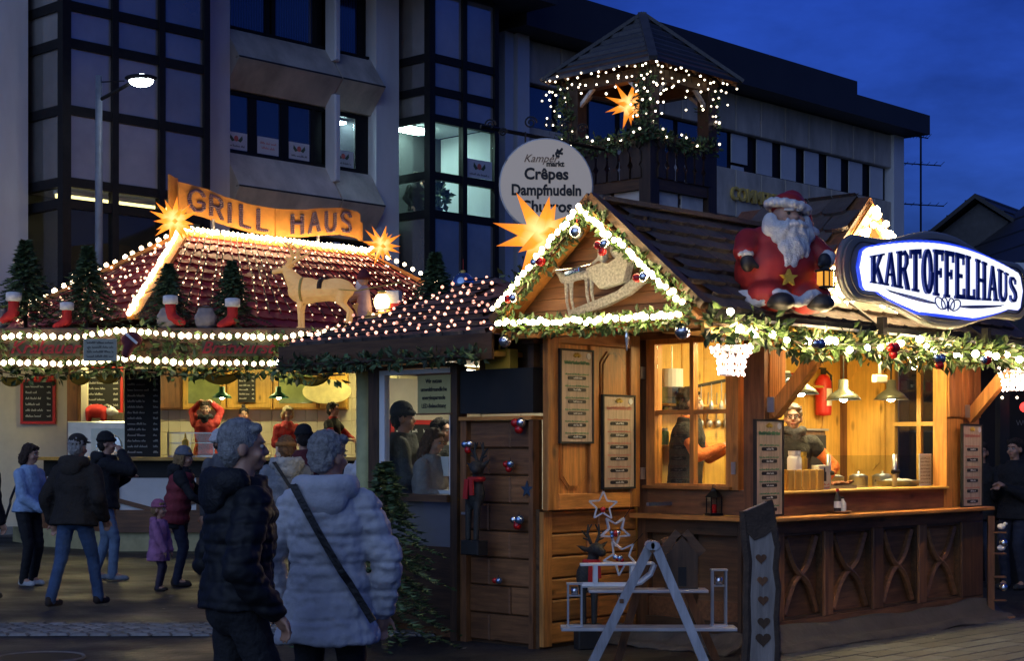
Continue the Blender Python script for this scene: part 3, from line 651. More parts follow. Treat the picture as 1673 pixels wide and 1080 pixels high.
text('markt', .1, MT['ink'], cs, (.12, -.034, .255), bold=.004); text('Kamper', .15, pm('sign_brown_script', (.22, .12, .08), .6), cs, (-.08, -.034, .31), shear=.4, sx=.95)
m = MB()
for i in range(14): a = rnd.uniform(0, 6.28); q = rnd.uniform(0, .085); m.ell((.16+q*cos(a), -.034, .44+q*sin(a)*.8), (.016, .004, .02), seg=6, ring=4)
obj('tree_emblem', m, MT['ink'], cs)
# ================================================================== GRILL STALL
gh = thing('grill_stall', 'large grill stall with red tiled hipped roof, canopy and counter left of the potato hut', 'market stall', (0, 0, 0))
G = lambda n, mb, m, **k: obj(n, mb, MT[m] if isinstance(m, str) else m, gh, **k)
RG = Vector((-5.56, 28, 0))
def GR(x, y, z): return RG+U*x+V*y+Vector((0, 0, z))
XA, XB, YW, ZE_, ZR = -2.5, 6.6, 2.25, 3.55, 5.24
# roof faces (four), closed underside
rf = G('roof', MB().add([GR(XA, -YW, ZE_), GR(XB, -YW, ZE_), GR(XB, YW, ZE_), GR(XA, YW, ZE_), GR(0, 0, ZR), GR(4.13, 0, ZR)],
   [(0, 1, 5, 4), (1, 2, 5), (2, 3, 4, 5), (3, 0, 4), (3, 2, 1, 0)]), 'redtile', fix=True)
def hiprow(fr, to, apex0, apex1, rows, wtile, cap):
    """scalloped tiles over the trapezoid fr-to / apex0-apex1"""
    fr, to, apex0, apex1 = map(Vector, (fr, to, apex0, apex1)); n_ = 0; sm_ = MB()
    up = ((apex0+apex1)/2-(fr+to)/2); nrm = (to-fr).cross(up).normalized(); 
    if nrm.z < 0: nrm = -nrm
    hx = (to-fr).normalized(); hu = nrm.cross(hx).normalized()
    if hu.z < 0: hu = -hu
    l = up.length/rows
    vs = [(-.5, -.0, .035), (-.36, -.14, .04), (0, -.2, .045), (.36, -.14, .04), (.5, 0, .035), (.5, 1.1, .004), (-.5, 1.1, .004), (-.5, 0, 0), (-.36, -.14, 0), (0, -.2, 0), (.36, -.14, 0), (.5, 0, 0)]
    fs = [(0, 1, 2, 3, 4, 5, 6), (7, 8, 1, 0), (8, 9, 2, 1), (9, 10, 3, 2), (10, 11, 4, 3)]
    tm = MB().add([(x*wtile*.97, y*l, z) for x, y, z in vs], fs).mesh('tile', [cap])
    R = Matrix((hx, hu, nrm)).transposed()
    for r in range(rows):
        a = (r+.12)/rows; p = fr.lerp(apex0, a); q = to.lerp(apex1, a); ln = (q-p).length; k = int(ln/wtile)
        off = (ln-k*wtile)/2+(wtile/2 if r % 2 else 0)
        for i in range(k if r % 2 == 0 else max(k-1, 0)):
            pos = p+(q-p).normalized()*(off+(i+.5)*wtile)+nrm*.006
            yield tm, pos, R.to_euler(), n_; n_ += 1
def tiles(parent, gen, limit=300, nm='tile', ox=Vector((0, 0, 0))):
    rest = MB(); me0 = None
    for me, pos, eu, n_ in gen:
        if n_ < limit: inst(nm, me, parent, pos-ox, (eu.x+rnd.uniform(-.012, .012), eu.y+rnd.uniform(-.012, .012), eu.z))
        else: rest.add([v.co for v in me.vertices], [list(p.vertices) for p in me.polygons], Matrix.Translation(pos-ox) @ eu.to_matrix().to_4x4()); me0 = me
    if rest.v: obj(nm, rest, me0.materials[0], parent, kind='stuff')
tiles(rf, hiprow(GR(XA, -YW, ZE_), GR(XB, -YW, ZE_), GR(0, 0, ZR), GR(4.13, 0, ZR), 11, .29, MT['redtile']))
tiles(rf, hiprow(GR(XA, YW, ZE_), GR(XA, -YW, ZE_), GR(0, 0, ZR), GR(0, 0, ZR), 11, .29, MT['redtile']), 80)
# orange edge boards along the ridge and hips
G('ridge_board', MB().bar(GR(-.1, 0, ZR+.03), GR(4.23, 0, ZR+.03), .2, .1), 'orange')
for a, b in (((0, 0, ZR), (XA, -YW, ZE_)), ((0, 0, ZR), (XA, YW, ZE_)), ((4.13, 0, ZR), (XB, -YW, ZE_))):
    G('hip_board', MB().bar(GR(*a)+Vector((0, 0, .03)), GR(*b)+Vector((0, 0, .03)), .18, .08), 'orange')
# light net: strands down the front slope
up = []
for i in range(32):
    a = (i+.5)/32; top = GR(.05+4.03*a, -.1, ZR-.02); bot = GR(XA+.5+(XB-XA-1.6)*a, -YW+.25, ZE_+.22)
    lim = 1.0 if a < .8 else .85
    nr = Vector((.7251*.6, -.6887*.6, .8)).normalized()*.06
    up.append([top+nr, top.lerp(bot, lim*.5)+nr+Vector((rnd.uniform(-.04, .04), 0, 0)), top.lerp(bot, lim)+nr])
lights('net of small warm lamps hanging in strands down the red roof', up, .24, .016, BULBN, .018, 'light_net', cab=.011)
CABW = pm('white_cable', (.55, .45, .40), .5)
for o in list(bpy.data.objects)[-1:]: pass
nl = []
for i in range(9):
    a = (i+.5)/9; nl.append([GR(-.06, 0, ZR-.1).lerp(GR(XA, -YW+2*YW*a, ZE_), .12)+Vector((-.04, -.03, .06)), GR(XA, -YW+2*YW*a, ZE_)+Vector((-.04, -.03, .06))])
lights('net of warm lamps on the narrow left end of the red roof', nl, .26, .024, BULBN, .03, 'light_net')
lights('dense row of bright lamps along the ridge of the red roof', [[GR(-.15, -.16, ZR+.09), GR(4.2, -.16, ZR+.09)]], .105, .043, BULBR, .006)
lights('dense row of bright lamps down the near left hip of the red roof', [[GR(0, 0, ZR+.02)+Vector((-.05, -.12, .06)), GR(XA+.05, -YW+.05, ZE_+.02)+Vector((-.05, -.12, .06))]], .10, .045, BULB, .006)
lights('row of bright lamps down the far left hip of the red roof', [[GR(0, 0, ZR+.12), GR(XA, YW, ZE_+.12)]], .16, .048, BULB, .006)
lights('row of bright lamps down the right hip of the red roof', [[GR(4.13, 0, ZR+.05)+Vector((.1, -.1, .08)), GR(XB, -YW, ZE_+.05)+Vector((.1, -.1, .08))]], .17, .048, BULB, .006)
# canopy ring with trees on top
cp = [(-9.4, 23.85), (-2.3, 23.85), (1.2, 27.5), (1.2, 33), (-9.6, 31)]
G('canopy', MB().slab(cp, 3.30, 3.36), 'brX')
G('fascia', MB().box(-9.4, -2.3, 23.80, 23.848, 2.80, 3.34), 'dkX')
G('fascia', MB().bar((-2.3, 23.82, 3.07), (1.2, 27.47, 3.07), .05, .54), 'brX')
# platform, counter, back walls
ctr = [(-7.75, 27.4), (-6.25, 26.0), (-2.2, 26.0), (1.5, 29.5)]
G('floor_platform', MB().slab([(-8.6, 28.9), (-7.75, 27.3), (-6.2, 25.9), (-2.2, 25.9), (1.6, 29.4), (1.2, 31), (-8.6, 30.4)], .30, .65), 'brX')
G('plinth', MB().slab([(-8.7, 28.8), (-7.8, 27.35), (-6.28, 25.98), (-2.3, 25.98), (1.5, 29.5)], .0, .298), pm('beige_plinth', (.42, .38, .20), .7))
for (a, b) in zip(ctr, ctr[1:]):
    a = Vector((*a, 0)); b = Vector((*b, 0)); d = (b-a).normalized(); nn = Vector((d.y, -d.x, 0)); ln = (b-a).length; k = max(1, round(ln/1.25))
    M4 = Matrix((d, -nn, Vector((0, 0, 1)))).transposed().to_4x4(); M4.translation = a
    G('counter_top', MB().box(-.12, ln+.12, -.3, .35, 1.43, 1.48, M4), 'lwX')
    G('counter_fascia', MB().box(0, ln, -.02, .04, 1.16, 1.428, M4), 'black')
    G('counter_body', MB().box(0, ln, .05, .3, .652, 1.428, M4), 'dkX')
    G('base_rail', MB().box(0, ln, -.04, .045, .302, .42, M4), 'brX')
    for i in range(k+1):
        x = ln*i/k; G('counter_post', MB().box(x-.06, x+.06, -.05, .046, .422, 1.158, M4), 'brZ')
    for i in range(k):
        x0, x1 = ln*i/k+.062, ln*(i+1)/k-.062
        cpn = G('counter_panel', MB().box(x0, x1, 0, .03, .422, 1.158, M4), 'white')
        m = MB(); xm = (x0+x1)/2
        m.bar((x0, -.02, .47), (x1, -.02, .80), .04, .07).bar((x1, -.022, .47), (x0, -.022, .80), .04, .07)
        m.v = [tuple(M4 @ Vector(q)) for q in m.v]; obj('cross_beam', m, MT['brX'], cpn)
G('back_wall', MB().box(-7.4, -2.0, 28.9, 29.0, .652, 3.28), 'cream')
G('back_wall', MB().bar((-2.0, 28.95, 1.96), (1.4, 31.5, 1.96), .1, 2.6), 'cream')
tl = MB().bev(-.098, .098, -.012, 0, -.098, .098, .006).mesh('tile', [MT['tile']])
for r in range(9):
    for c in range(27): inst('tile', tl, gh, (-7.3+c*.2, 28.895, .78+.2*r+.62))
G('side_wall', MB().box(-9.3, -7.4, 27.92, 28.0, .3, 3.28), 'cream')
G('post', MB().box(-7.42, -7.24, 27.55, 27.73, .3, 3.29), 'brZ'); G('post', MB().box(-7.16, -7.06, 27.45, 27.55, .3, 3.29), 'cream')
G('post', MB().box(-2.25, -2.1, 25.75, 25.9, 1.482, 3.29), 'dkZ')
# cabinets on the back wall
for i, (x0, x1, gl) in enumerate(((-6.3, -5.72, 0), (-5.7, -4.95, 1), (-4.93, -4.15, 0), (-4.13, -3.35, 1), (-3.33, -2.85, 0))):
    c = G('wall_cabinet', MB().box(x0, x1, 28.6, 28.88, 2.30, 3.02), 'lwX' if i else 'brX')
    d = obj('cabinet_door', MB().bev(x0+.02, x1-.02, 28.575, 28.598, 2.32, 3.0, .01), MT['lwZ' if i else 'brZ'], c)
    obj('door_panel', MB().bev(x0+.1, x1-.1, 28.565, 28.574, 2.40, 2.92, .006), pm('bottle_glass', (.25, .30, .12), .1) if gl else MT['lwZ' if i else 'brZ'], d)
# inside lamps
def pend(label, loc, shade, drop=.25, R=.16, glow=30, name='pendant_lamp', group=None):
    t = thing(name, label, 'pendant lamp', loc, 0, group)
    obj('shade', MB().lathe([(.028, .19), (.045, .185), (.05, .10), (R*.75, .05), (R, 0), (R-.008, .0), (R*.7, .04), (.04, .085)], 20, cap=False), shade, t, smooth=True)
    obj('cord', MB().tube([(0, 0, .19), (0, 0, .19+drop)], .008, 5), MT['blackmetal'], t)
    obj('lamp_bulb', MB().ell((0, 0, .03), (.045, .045, .05)), em('pendant_glow', (1, .86, .6), glow), t, smooth=True)
    return t
greensh = pm('green_enamel', (.05, .28, .15), .3)
pend('green pendant lamp over the grill counter nearer the blackboard', (-4.72, 26.9, 2.44), greensh, .66, .17, 90)
pend('green pendant lamp over the grill counter nearer the oval sign', (-3.80, 26.9, 2.44), greensh, .66, .17, 90)
for x, y, n_ in ((-6.6, 27.2, 'left'), (-4.3, 27.4, 'middle'), (-2.3, 27.9, 'right'), (-8.3, 26.6, 'curtain')):
    c = thing('ceiling_lamp', 'flat white ceiling lamp under the grill stall canopy, '+{'left': 'over the roasting oven', 'middle': 'over the staff', 'right': 'next to the pillar', 'curtain': 'behind the clear curtain'}[n_], 'ceiling lamp', (x, y, 3.18))
    obj('diffuser', MB().box(-.45, .45, -.1, .1, 0, .05), em('tube_glow', (1, .86, .36), 50 if n_ != 'curtain' else 8), c); obj('housing', MB().box(-.48, .48, -.13, .13, .052, .1), MT['white'], c)
# boards and signs
def blackboard(label, loc, wd, h, frame, lines, rz=0, name='blackboard', red=False, thick=.03):
    t = thing(name, label, 'menu board', loc, rz)
    obj('board', MB().box(-wd/2, wd/2, -.01, .01, 0, h), MT['black'], t)
    if frame:
        m = MB(); b = .045
        m.box(-wd/2-b, -wd/2, -.025, .015, -b, h+b).box(wd/2, wd/2+b, -.025, .015, -b, h+b).box(-wd/2, wd/2, -.025, .015, -b, 0).box(-wd/2, wd/2, -.025, .015, h, h+b)
        obj('frame', m, MT[frame], t)
    m = MB()
    for i in range(lines):
        z = h*(1-(i+.9)/(lines+.6)); lh = h/(lines+1)*.42
        scrib(m, -wd*.42, wd*rnd.uniform(.0, .2), z, lh, -.0125); scrib(m, wd*.3, wd*.43, z, lh, -.0125)
    obj('chalk_writing', m, MT['chalk'], t)
    return t
t = blackboard('tall narrow blackboard with chalk price list standing on the grill counter', (-5.78, 25.86, 1.485), .56, 1.38, None, 15)
t = blackboard('red framed chalk board with small red caps on its top left of the stall post', (-8.0, 27.9, 2.08), .5, .66, 'red', 6)
for i in range(3): obj('cap_ornament', MB().ell((.02+i*.15-.1, -.03, .73), (.055, .03, .06)).ell((.02+i*.15-.1, -.035, .69), (.06, .03, .025)), MT['red'], t)
t = blackboard('red framed chalk board hanging behind the roasting oven', (-7.0, 28.25, 2.28), .62, .72, 'red', 7)
t = blackboard('small unframed blackboard between the wall cabinets', (-4.58, 28.53, 2.42), .30, .5, None, 6)
ov = thing('oval_sign', 'plain cream oval sign board at the right of the wall cabinets', 'sign', (-3.18, 28.4, 2.6))
obj('board', MB().prism([(.42*cos(2*pi*i/32), .21*sin(2*pi*i/32)) for i in range(32)], -.02, .02), pm('oval_cream', (.70, .62, .30), .5), ov)
# oven, cases, squeeze bottle, red bear
ovn = thing('roasting_oven', 'steel roasting oven behind the counter under the red framed board', 'oven', (-6.75, 27.3, .65))
obj('body', MB().bev(-.6, .55, 0, .7, 0, 1.42, .02), MT['chrome'], ovn); obj('window', MB().box(-.2, .45, -.02, 0, .75, 1.3), MT['clear'], ovn); obj('drum', MB().ell((.1, .0, 1.0), (.22, .02, .22)), MT['silver'], ovn)
def remobj(name, mb, vox, mat, parent, sm=3, disp=None): return obj(name, remesh(mb, vox, sm, disp, [mat], name), mat, parent)
bear = thing('toy_bear', 'small red toy polar bear in a red coat on the roasting oven', 'toy', (-6.9, 27.45, 2.07))
m = MB().ell((0, 0, .17), (.2, .11, .12)); 
for x in (-.13, .12):
    for y in (-.05, .05): m.caps((x, y, .15), (x, y, .03), .05, .04)
remobj('body', m, .018, MT['redcloth'], bear); m = MB().ell((.24, 0, .17), (.09, .08, .08)).ell((.32, 0, .15), (.05, .045, .04)).ell((.22, .05, .25), .025).ell((.22, -.05, .25), .025); remobj('head', m, .014, MT['whitecl'], bear)
dc = thing('display_case', 'glass display case with steel shelves on the grill counter', 'display case', (-5.13, 26.3, 1.48))
obj('shelf', MB().box(-.35, .4, -.02, .35, .0, .03), MT['chrome'], dc); obj('shelf', MB().box(-.35, .4, .02, .35, .22, .235), MT['chrome'], dc); obj('shelf', MB().box(-.35, .4, .02, .35, .38, .395), MT['chrome'], dc)
obj('pane', MB().box(-.35, .4, -.025, -.02, .03, .38), MT['clear'], dc)
for x in (-.34, .39): obj('post', MB().box(x-.012, x+.012, -.02, .0, .03, .40), MT['chrome'], dc)
sb = thing('squeeze_bottle', 'yellow mustard squeeze bottle on the grill counter', 'bottle', (-5.12, 25.9, 1.482))
obj('body', MB().lathe([(.05, 0), (.055, .02), (.055, .25), (.03, .29)], 12), MT['yellow'], sb, smooth=True); obj('nozzle', MB().lathe([(.022, .29), (.008, .38)], 8), MT['yellow'], sb)
for i, x in enumerate((-3.2, -3.6, -4.2)):
    b = thing('paper_stack', ('stack of white napkins on the grill counter by the man in the black vest', 'stack of white trays on the grill counter by the blond woman', 'red and white snack trays on the counter before the raised arms')[i], 'napkins', (x, 26.1, 1.482))
    obj('stack', MB().bev(-.12, .12, -.1, .1, 0, .12+.05*i, .01), MT['paper'], b)
# hanging wooden decorations below the fascia (gold crescents)
for i, (x, z, wd) in enumerate(((-5.95, 2.72, .3), (-4.28, 2.78, .55), (-2.95, 2.74, .5), (-7.35, 2.68, .3), (-6.35, 2.70, .28))):
    t = thing('hanging_ornament', ('small gold crescent ornament hanging before the red framed board', 'wide gold sausage ornament hanging above the raised arms', 'gold sausage ornament hanging over the oval sign', 'gold ornament hanging above the clear curtain edge', 'gold crescent ornament hanging left of the tall blackboard')[i], 'ornament', (x, 24.3, z))
    pts = [(wd/2*cos(a), 0, -wd*.28*sin(a)) for a in [pi*j/10 for j in range(11)]]; obj('crescent', MB().tube(pts, [.02+.05*sin(pi*j/10) for j in range(11)], 8), MT['yellow'], t, smooth=True)
    obj('string', MB().tube([(0, 0, -wd*.2), (0, 0, .25)], .004, 4), MT['darkmetal'], t)
# clear curtain at the left
cu = thing('plastic_curtain', 'clear plastic weather curtain hanging at the left end of the stall', 'curtain', (-8.35, 24.6, .5))
m = MB(); n_ = 26
vs = []; fs = []
for j in range(2):
    for i in range(n_+1): vs.append((-1.0+1.5*i/n_, .09*sin(i*1.25)+.03*sin(i*.7), 2.25 if j else 0))
for i in range(n_): fs.append((i, i+1, n_+2+i, n_+1+i))
obj('sheet', m.add(vs, fs), glass('plastic_sheet', (.86, .86, .78), rough=.12, fres=1.6), cu, smooth=True)
obj('rod', MB().tube([(-1.05, 0, 2.27), (.55, 0, 2.27)], .02, 6), MT['chrome'], cu)
# garland with two lamp rows, painted words between
wv = lambda x, z, a: z+a*sin(x*2.1+.4)+a*.6*sin(x*4.3)
gl = [[(x, 23.72, wv(x, 3.21, .035)) for x in [-9.2+.25*i for i in range(28)]], [(x, 23.72, wv(x, 2.86, .03)) for x in [-9.2+.25*i for i in range(28)]]]
garland('green garland along the grill stall fascia below the lamps', [[(x, y+.03, z-.05) for x, y, z in p] for p in gl]+[[(-9.2, 23.76, 3.02), (-2.4, 23.76, 3.02)]], .15, .075, 7, .12)
garland('thin green garland hanging below the lower lamp row of the grill stall', [[(x, 23.8, 2.72+.05*sin(x*3)) for x in [-9.2+.2*i for i in range(35)]]], .10, .12, 7, .13)
lights('upper wavy row of bright round lamps along the grill stall fascia', [[(x, y-.12, z+.03) for x, y, z in gl[0]]], .115, .046, BULB, .008)
lights('lower wavy row of bright round lamps along the grill stall fascia', [[(x, y-.12, z+.0) for x, y, z in gl[1]]], .115, .046, BULB, .008)
for b_, x, lb, s_ in (('Krakauer', -6.68, 'red script word Krakauer on the garland fascia', .25), ('Bratwurst', -3.93, 'red script word Bratwurst on the garland fascia', .24)):
    t = thing('word_sign', lb, 'sign', (x, 23.60, 2.98)); text(b_, s_, MT['red'], t, (0, 0, 0), shear=.35, bold=.004, sx=1.05); obj('backing', MB().box(-.5, .5, .02, .03, -.04, .18), pm('fascia_word_board', (.07, .075, .04), .8), t)
sgn = thing('notice_sign', 'small pale notice board with dark printed lines hung on the fascia', 'sign', (-5.86, 23.52, 2.86)); obj('board', MB().bev(-.24, .24, -.01, .01, 0, .32, .004), pm('notice_board', (.36, .35, .27), .6), sgn)
m = MB()
for i in range(4): scrib(m, -.19, .19, .25-.065*i, .035, -.0125)
obj('print', m, MT['ink'], sgn)
bo = thing('plush_boot', 'dark red plush boot ornament with a white strap on the fascia', 'ornament', (-5.42, 23.55, 2.95))
m = MB().ell((0, 0, .22), (.16, .08, .12)).caps((0, 0, .2), (-.08, 0, .02), .09, .07); remobj('boot', m, .02, pm('dark_red_plush', (.12, .02, .03), .9), bo); obj('strap', MB().bar((-.06, -.095, .3), (.1, -.095, .16), .02, .035), MT['white'], bo)
# ---- small christmas trees on the canopy
def firtree(label, loc, h, R, seed, nb=420, group=None, name='fir_tree', dens=1.0, leafm=None, size=None):
    r = random.Random(seed); t = thing(name, label, 'tree', loc, 0, group)
    obj('trunk', MB().tube([(0, 0, 0), (.01, 0, h*.5), (0, 0, h*.97)], [h*.022, h*.015, .004], 7), MT['bark'], t)
    m = MB()
    for i in range(nb):
        a = (i+.5)/nb; z = h*(.1+.9*a**.85); rr = R*(1-a**.85)*(.75+.45*abs(sin(i*.9)))*r.uniform(.5, 1.22)+.02; an_ = i*2.39996+r.random()*.5
        d = Vector((cos(an_), sin(an_), 0)); ln = rr; base = Vector((0, 0, z+ln*.15)); tip = d*ln+Vector((0, 0, z-ln*.28)); sd = d.cross(Vector((0, 0, 1)))
        ns = max(3, int(6*dens)); sz = size or h*.055
        for k in range(ns):
            q = base.lerp(tip, .25+.75*(k+1)/ns)
            for s in (-1, 1):
                e = q+(sd*s*.8+d*.7+Vector((0, 0, r.uniform(-.25, .35)))).normalized()*sz*r.uniform(.7, 1.3); wv_ = (e-q).cross(Vector((r.gauss(0, 1), r.gauss(0, 1), r.gauss(0, 1)))).normalized()*sz*.17
                m.add([q+wv_, q-wv_, e], [(0, 1, 2)])
        m.add([base+sd*.004, base-sd*.004, tip], [(0, 1, 2)])
    obj('crown', m, leafm or MT['fir'], t); return t
grp = 'small fir trees standing on the stall canopy'
tp = [(-7.15, 24.3, 1.32, .42, 'small fir tree at the far left of the canopy, a stocking below it'), (-6.25, 24.35, 1.24, .42, 'small fir tree second from the left on the canopy'), (-5.05, 24.3, .98, .40, 'dark bushy fir before the bright roof hip'),
      (-4.12, 24.3, 1.02, .34, 'small fir tree before the net of roof lamps'), (-9.0, 24.6, 1.2, .4, 'small fir at the very left end of the canopy')]
for i, (x, y, h_, r_, lb) in enumerate(tp): firtree(lb, (x, y, 3.36), h_, r_*1.35, 20+i, 230, grp, dens=1.7, size=h_*.065)
firtree('small fir tree with warm lamps behind the dark annex roof', (-.95, 20.5, 3.0), 1.05, .44, 31, 240, grp, dens=1.7, size=.065)
# stockings and sacks
def stocking(label, loc, rz=0, sc=1):
    t = thing('stocking', label, 'stocking', loc, rz); t.scale = (sc, sc, sc)
    m = MB().caps((0, 0, .3), (0, 0, .12), .075, .07).caps((0, 0, .1), (-.15, 0, .02), .075, .06); remobj('sock', m, .02, MT['redcloth'], t)
    obj('cuff', MB().lathe([(.07, .26), (.1, .27), (.1, .37), (.07, .38)], 12), MT['whitecl'], t, smooth=True); return t
stocking('red stocking with white cuff hanging at the left fir', (-7.22, 23.95, 3.45), .0, 1.15); stocking('red stocking with white cuff beside the second fir', (-6.45, 23.95, 3.36), .3, 1.0)
stocking('red stocking with white cuff on the dark bushy fir', (-4.95, 23.95, 3.42), pi, 1.1); stocking('red stocking with white cuff at the fir before the lamp net', (-4.05, 23.95, 3.38), .2, 1.1)
for i, (x, lb) in enumerate(((-5.0, 'grey cloth sack between the bushy fir and the fascia lamps'), (-4.45, 'grey cloth sack between the two roof firs'), (-7.45, 'grey sack at the foot of the left fir'))):
    t = thing('gift_sack', lb, 'sack', (x, 24.0, 3.36)); m = MB().ell((0, 0, .13), (.17, .12, .16)).ell((0, 0, .24), (.13, .1, .1)); remobj('sack', m, .025, pm('grey_sack', (.23, .21, .22), .9, bump=.4), t, 2, lambda c: .012*noise.noise(c*14)); obj('tie', MB().tube([(.1*cos(a), .08*sin(a), .31) for a in [2*pi*j/10 for j in range(10)]], .012, 5, closed=True), MT['bark'], t)
# ---- reindeer, sleigh and driver on the canopy
def quad(t, mat, horn, k=1.0, pose=0, vox=.02, detail=True):
    m = MB()
    m.ell((-.14, 0, .79), (.29, .20, .27)).ell((.32, 0, .80), (.29, .19, .24)).caps((-.1, 0, .78), (.34, 0, .80), .235, .21)
    m.caps((-.26, 0, .90), (-.40, 0, 1.14), .17, .10).ell((-.45, 0, 1.24), (.10, .07, .075)).caps((-.48, 0, 1.23), (-.64, 0, 1.17), .062, .042)
    for s in (-1, 1):
        m.caps((-.46+.06, s*.05, 1.27), (-.33, s*.13, 1.33), .028, .012)
        m.caps((-.2, s*.09, .72), (-.22, s*.09, .40), .07, .036).caps((-.22, s*.09, .40), (-.21, s*.09, .05), .034, .026).ell((-.225, s*.09, .035), (.05, .035, .04))
        m.caps((.44, s*.09, .76), (.40, s*.09, .55), .10, .06).caps((.40, s*.09, .55), (.54, s*.09, .36), .05, .034).caps((.54, s*.09, .36), (.51, s*.09, .05), .032, .026).ell((.495, s*.09, .035), (.05, .035, .04))
    m.caps((.52, 0, .88), (.62, 0, .80), .045, .025)
    remobj('body', m, vox, mat, t)
    for s in (-1, 1):
        a = MB().tube([(-.42, s*.04, 1.30), (-.30, s*.14, 1.46), (-.34, s*.24, 1.66), (-.46, s*.26, 1.78)], [.034, .03, .024, .012], 6)
        a.tube([(-.30, s*.14, 1.46), (-.16, s*.2, 1.56), (-.14, s*.22, 1.66)], [.026, .018, .009], 5).tube([(-.34, s*.24, 1.66), (-.22, s*.28, 1.76)], [.022, .009], 5).tube([(-.38, s*.08, 1.36), (-.5, s*.12, 1.5)], [.014, .005], 5)
        obj('antler', a, horn, t)
        obj('eye', MB().ell((-.50, s*.058, 1.26), .014), MT['ink'], t)
    obj('nose', MB().ell((-.675, 0, 1.17), .03), MT['ink'], t)
tan = pm('tan_plush', (.72, .46, .19), .85, var=.3, scale=8, bump=.4); tb_ = tan.node_tree.nodes['Principled BSDF']; tb_.inputs['Emission Color'].default_value = (1, .52, .16, 1); tb_.inputs['Emission Strength'].default_value = .30   # faint glow put into the plush in place of a spotlight
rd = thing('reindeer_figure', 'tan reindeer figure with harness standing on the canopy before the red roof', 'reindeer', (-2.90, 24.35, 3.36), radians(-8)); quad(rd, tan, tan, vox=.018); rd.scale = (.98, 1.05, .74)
hs = MB().tube([(-.18, .17*cos(a)*1.25, .79+.26*sin(a)) for a in [2*pi*j/16 for j in range(16)]], .022, 6, closed=True).tube([(-.18, -.175, .8), (.3, -.17, .8), (.7, -.2, .75), (1.35, -.12, .92)], .012, 5)
obj('harness', hs, MT['gold'], rd); obj('blanket', MB().tube([(.12, .21*cos(a), .8+.225*sin(a)) for a in [pi*j/10 for j in range(11)]], .04, 6), MT['dkX'], rd)
sd_ = thing('sleigh', 'small sleigh with curved runners behind the canopy reindeer', 'sleigh', (-1.95, 24.6, 3.36), radians(-8))
obj('basket', MB().prism([(-.25, .14), (.38, .14), (.5, .42), (.34, .40), (.28, .28), (-.1, .26), (-.32, .42), (-.4, .38)], -.18, .18), MT['gold'], sd_)
for s in (-1, 1): obj('runner', MB().tube([(-.55, s*.16, .18), (-.6, s*.16, .10), (-.45, s*.16, .03), (.5, s*.16, .03)], .018, 6), MT['dkX'], sd_)
for i, (x, z) in enumerate(((.08, .34), (.2, .5), (.25, .32))): obj('cargo', MB().bev(x-.1, x+.1, -.12, .1, z-.1, z+.1, .01), [MT['gold'], MT['whitecl'], MT['red']][i], sd_)
lp = thing('sack_lamp', 'glowing white lamp sack on the canopy sleigh', 'lamp', (-1.92, 24.38, 3.78)); obj('glow', MB().ell((0, 0, 0), (.12, .06, .14)), em('sack_glow', (1, .72, .32), 6), lp, smooth=True); obj('collar', MB().lathe([(.05, .12), (.07, .15), (.04, .17)], 8), MT['gold'], lp)
dv = thing('sleigh_driver', 'small bearded figure in red and white with a dark cap on the sleigh', 'figure', (-2.2, 24.55, 3.55), radians(-10))
m = MB().caps((0, 0, .1), (0, 0, .42), .13, .09).caps((0, -.05, .4), (-.25, -.1, .3), .05, .04).caps((.02, .05, .4), (-.22, .1, .28), .05, .04).caps((0, -.05, .1), (-.05, -.06, -.15), .07, .05).caps((0, .05, .1), (-.05, .06, -.15), .07, .05); remobj('coat', m, .018, pm('lilac_coat', (.45, .30, .32), .8), dv)
m = MB().ell((-.02, 0, .56), (.085, .08, .1)).ell((-.1, 0, .55), .02); remobj('head', m, .014, MT['skin'], dv); m = MB().ell((-.06, 0, .48), (.07, .07, .12)).ell((-.07, 0, .36), (.04, .045, .08)); remobj('beard', m, .014, MT['whitecl'], dv)
obj('cap', MB().lathe([(.1, .58), (.105, .62), (.08, .68), (.03, .74), (.0, .75)], 12), pm('dark_red_cap', (.12, .015, .02), .8), dv, smooth=True)
# ---- banner GRILL HAUS
bn = thing('banner_sign', 'orange scroll banner with the bulb studded words GRILL HAUS above the red roof', 'sign', RG-U*.02+V*.12, HA)
kz = [(a, 1.6+(b-1.6)*1.035) for a, b in [(-.12, 5.80), (.0, 5.76), (.5, 5.73), (1.1, 5.62), (1.6, 5.55), (2.1, 5.53), (2.6, 5.56), (3.1, 5.64), (3.6, 5.70), (4.0, 5.68), (4.22, 5.58)]]
def bz(x):
    for (a, b), (c, d) in zip(kz, kz[1:]):
        if a <= x <= c:
            t_ = (x-a)/(c-a); return b+(d-b)*(t_*t_*(3-2*t_)*.5+t_*.5)
    return kz[0][1] if x < kz[0][0] else kz[-1][1]
def strip(x0, x1, h, y, name, mat, n=24, yf=None):
    vs = []; fs = []
    for i in range(n+1):
        x = x0+(x1-x0)*i/n; z = bz(x); yy = y+(yf(x) if yf else .06*sin(x*1.6))
        for dz in (-h/2, h/2): vs += [(x, yy, z+dz), (x, yy+.03, z+dz)]
    for i in range(n):
        a = 4*i; b = a+4; fs += [(a, b, b+2, a+2), (a+1, a+3, b+3, b+1), (a, a+1, b+1, b), (a+2, b+2, b+3, a+3)]
    fs += [(0, 2, 3, 1), (4*n, 4*n+1, 4*n+3, 4*n+2)]
    return obj(name, MB().add(vs, fs), mat, bn)
strip(0, 2.05, .50, 0, 'banner_panel', MT['orange']); strip(2.07, 4.1, .50, 0, 'banner_panel', MT['orange'])
strip(-.14, .06, .66, .10, 'banner_scroll', MT['orange'], 6); strip(4.05, 4.24, .34, .08, 'banner_scroll', MT['orange'], 6)
for x in (.75, 3.1): obj('support', MB().bar((x, .05, 5.2), (x, .05, 5.6), .04, .04), MT['greyw'], bn)
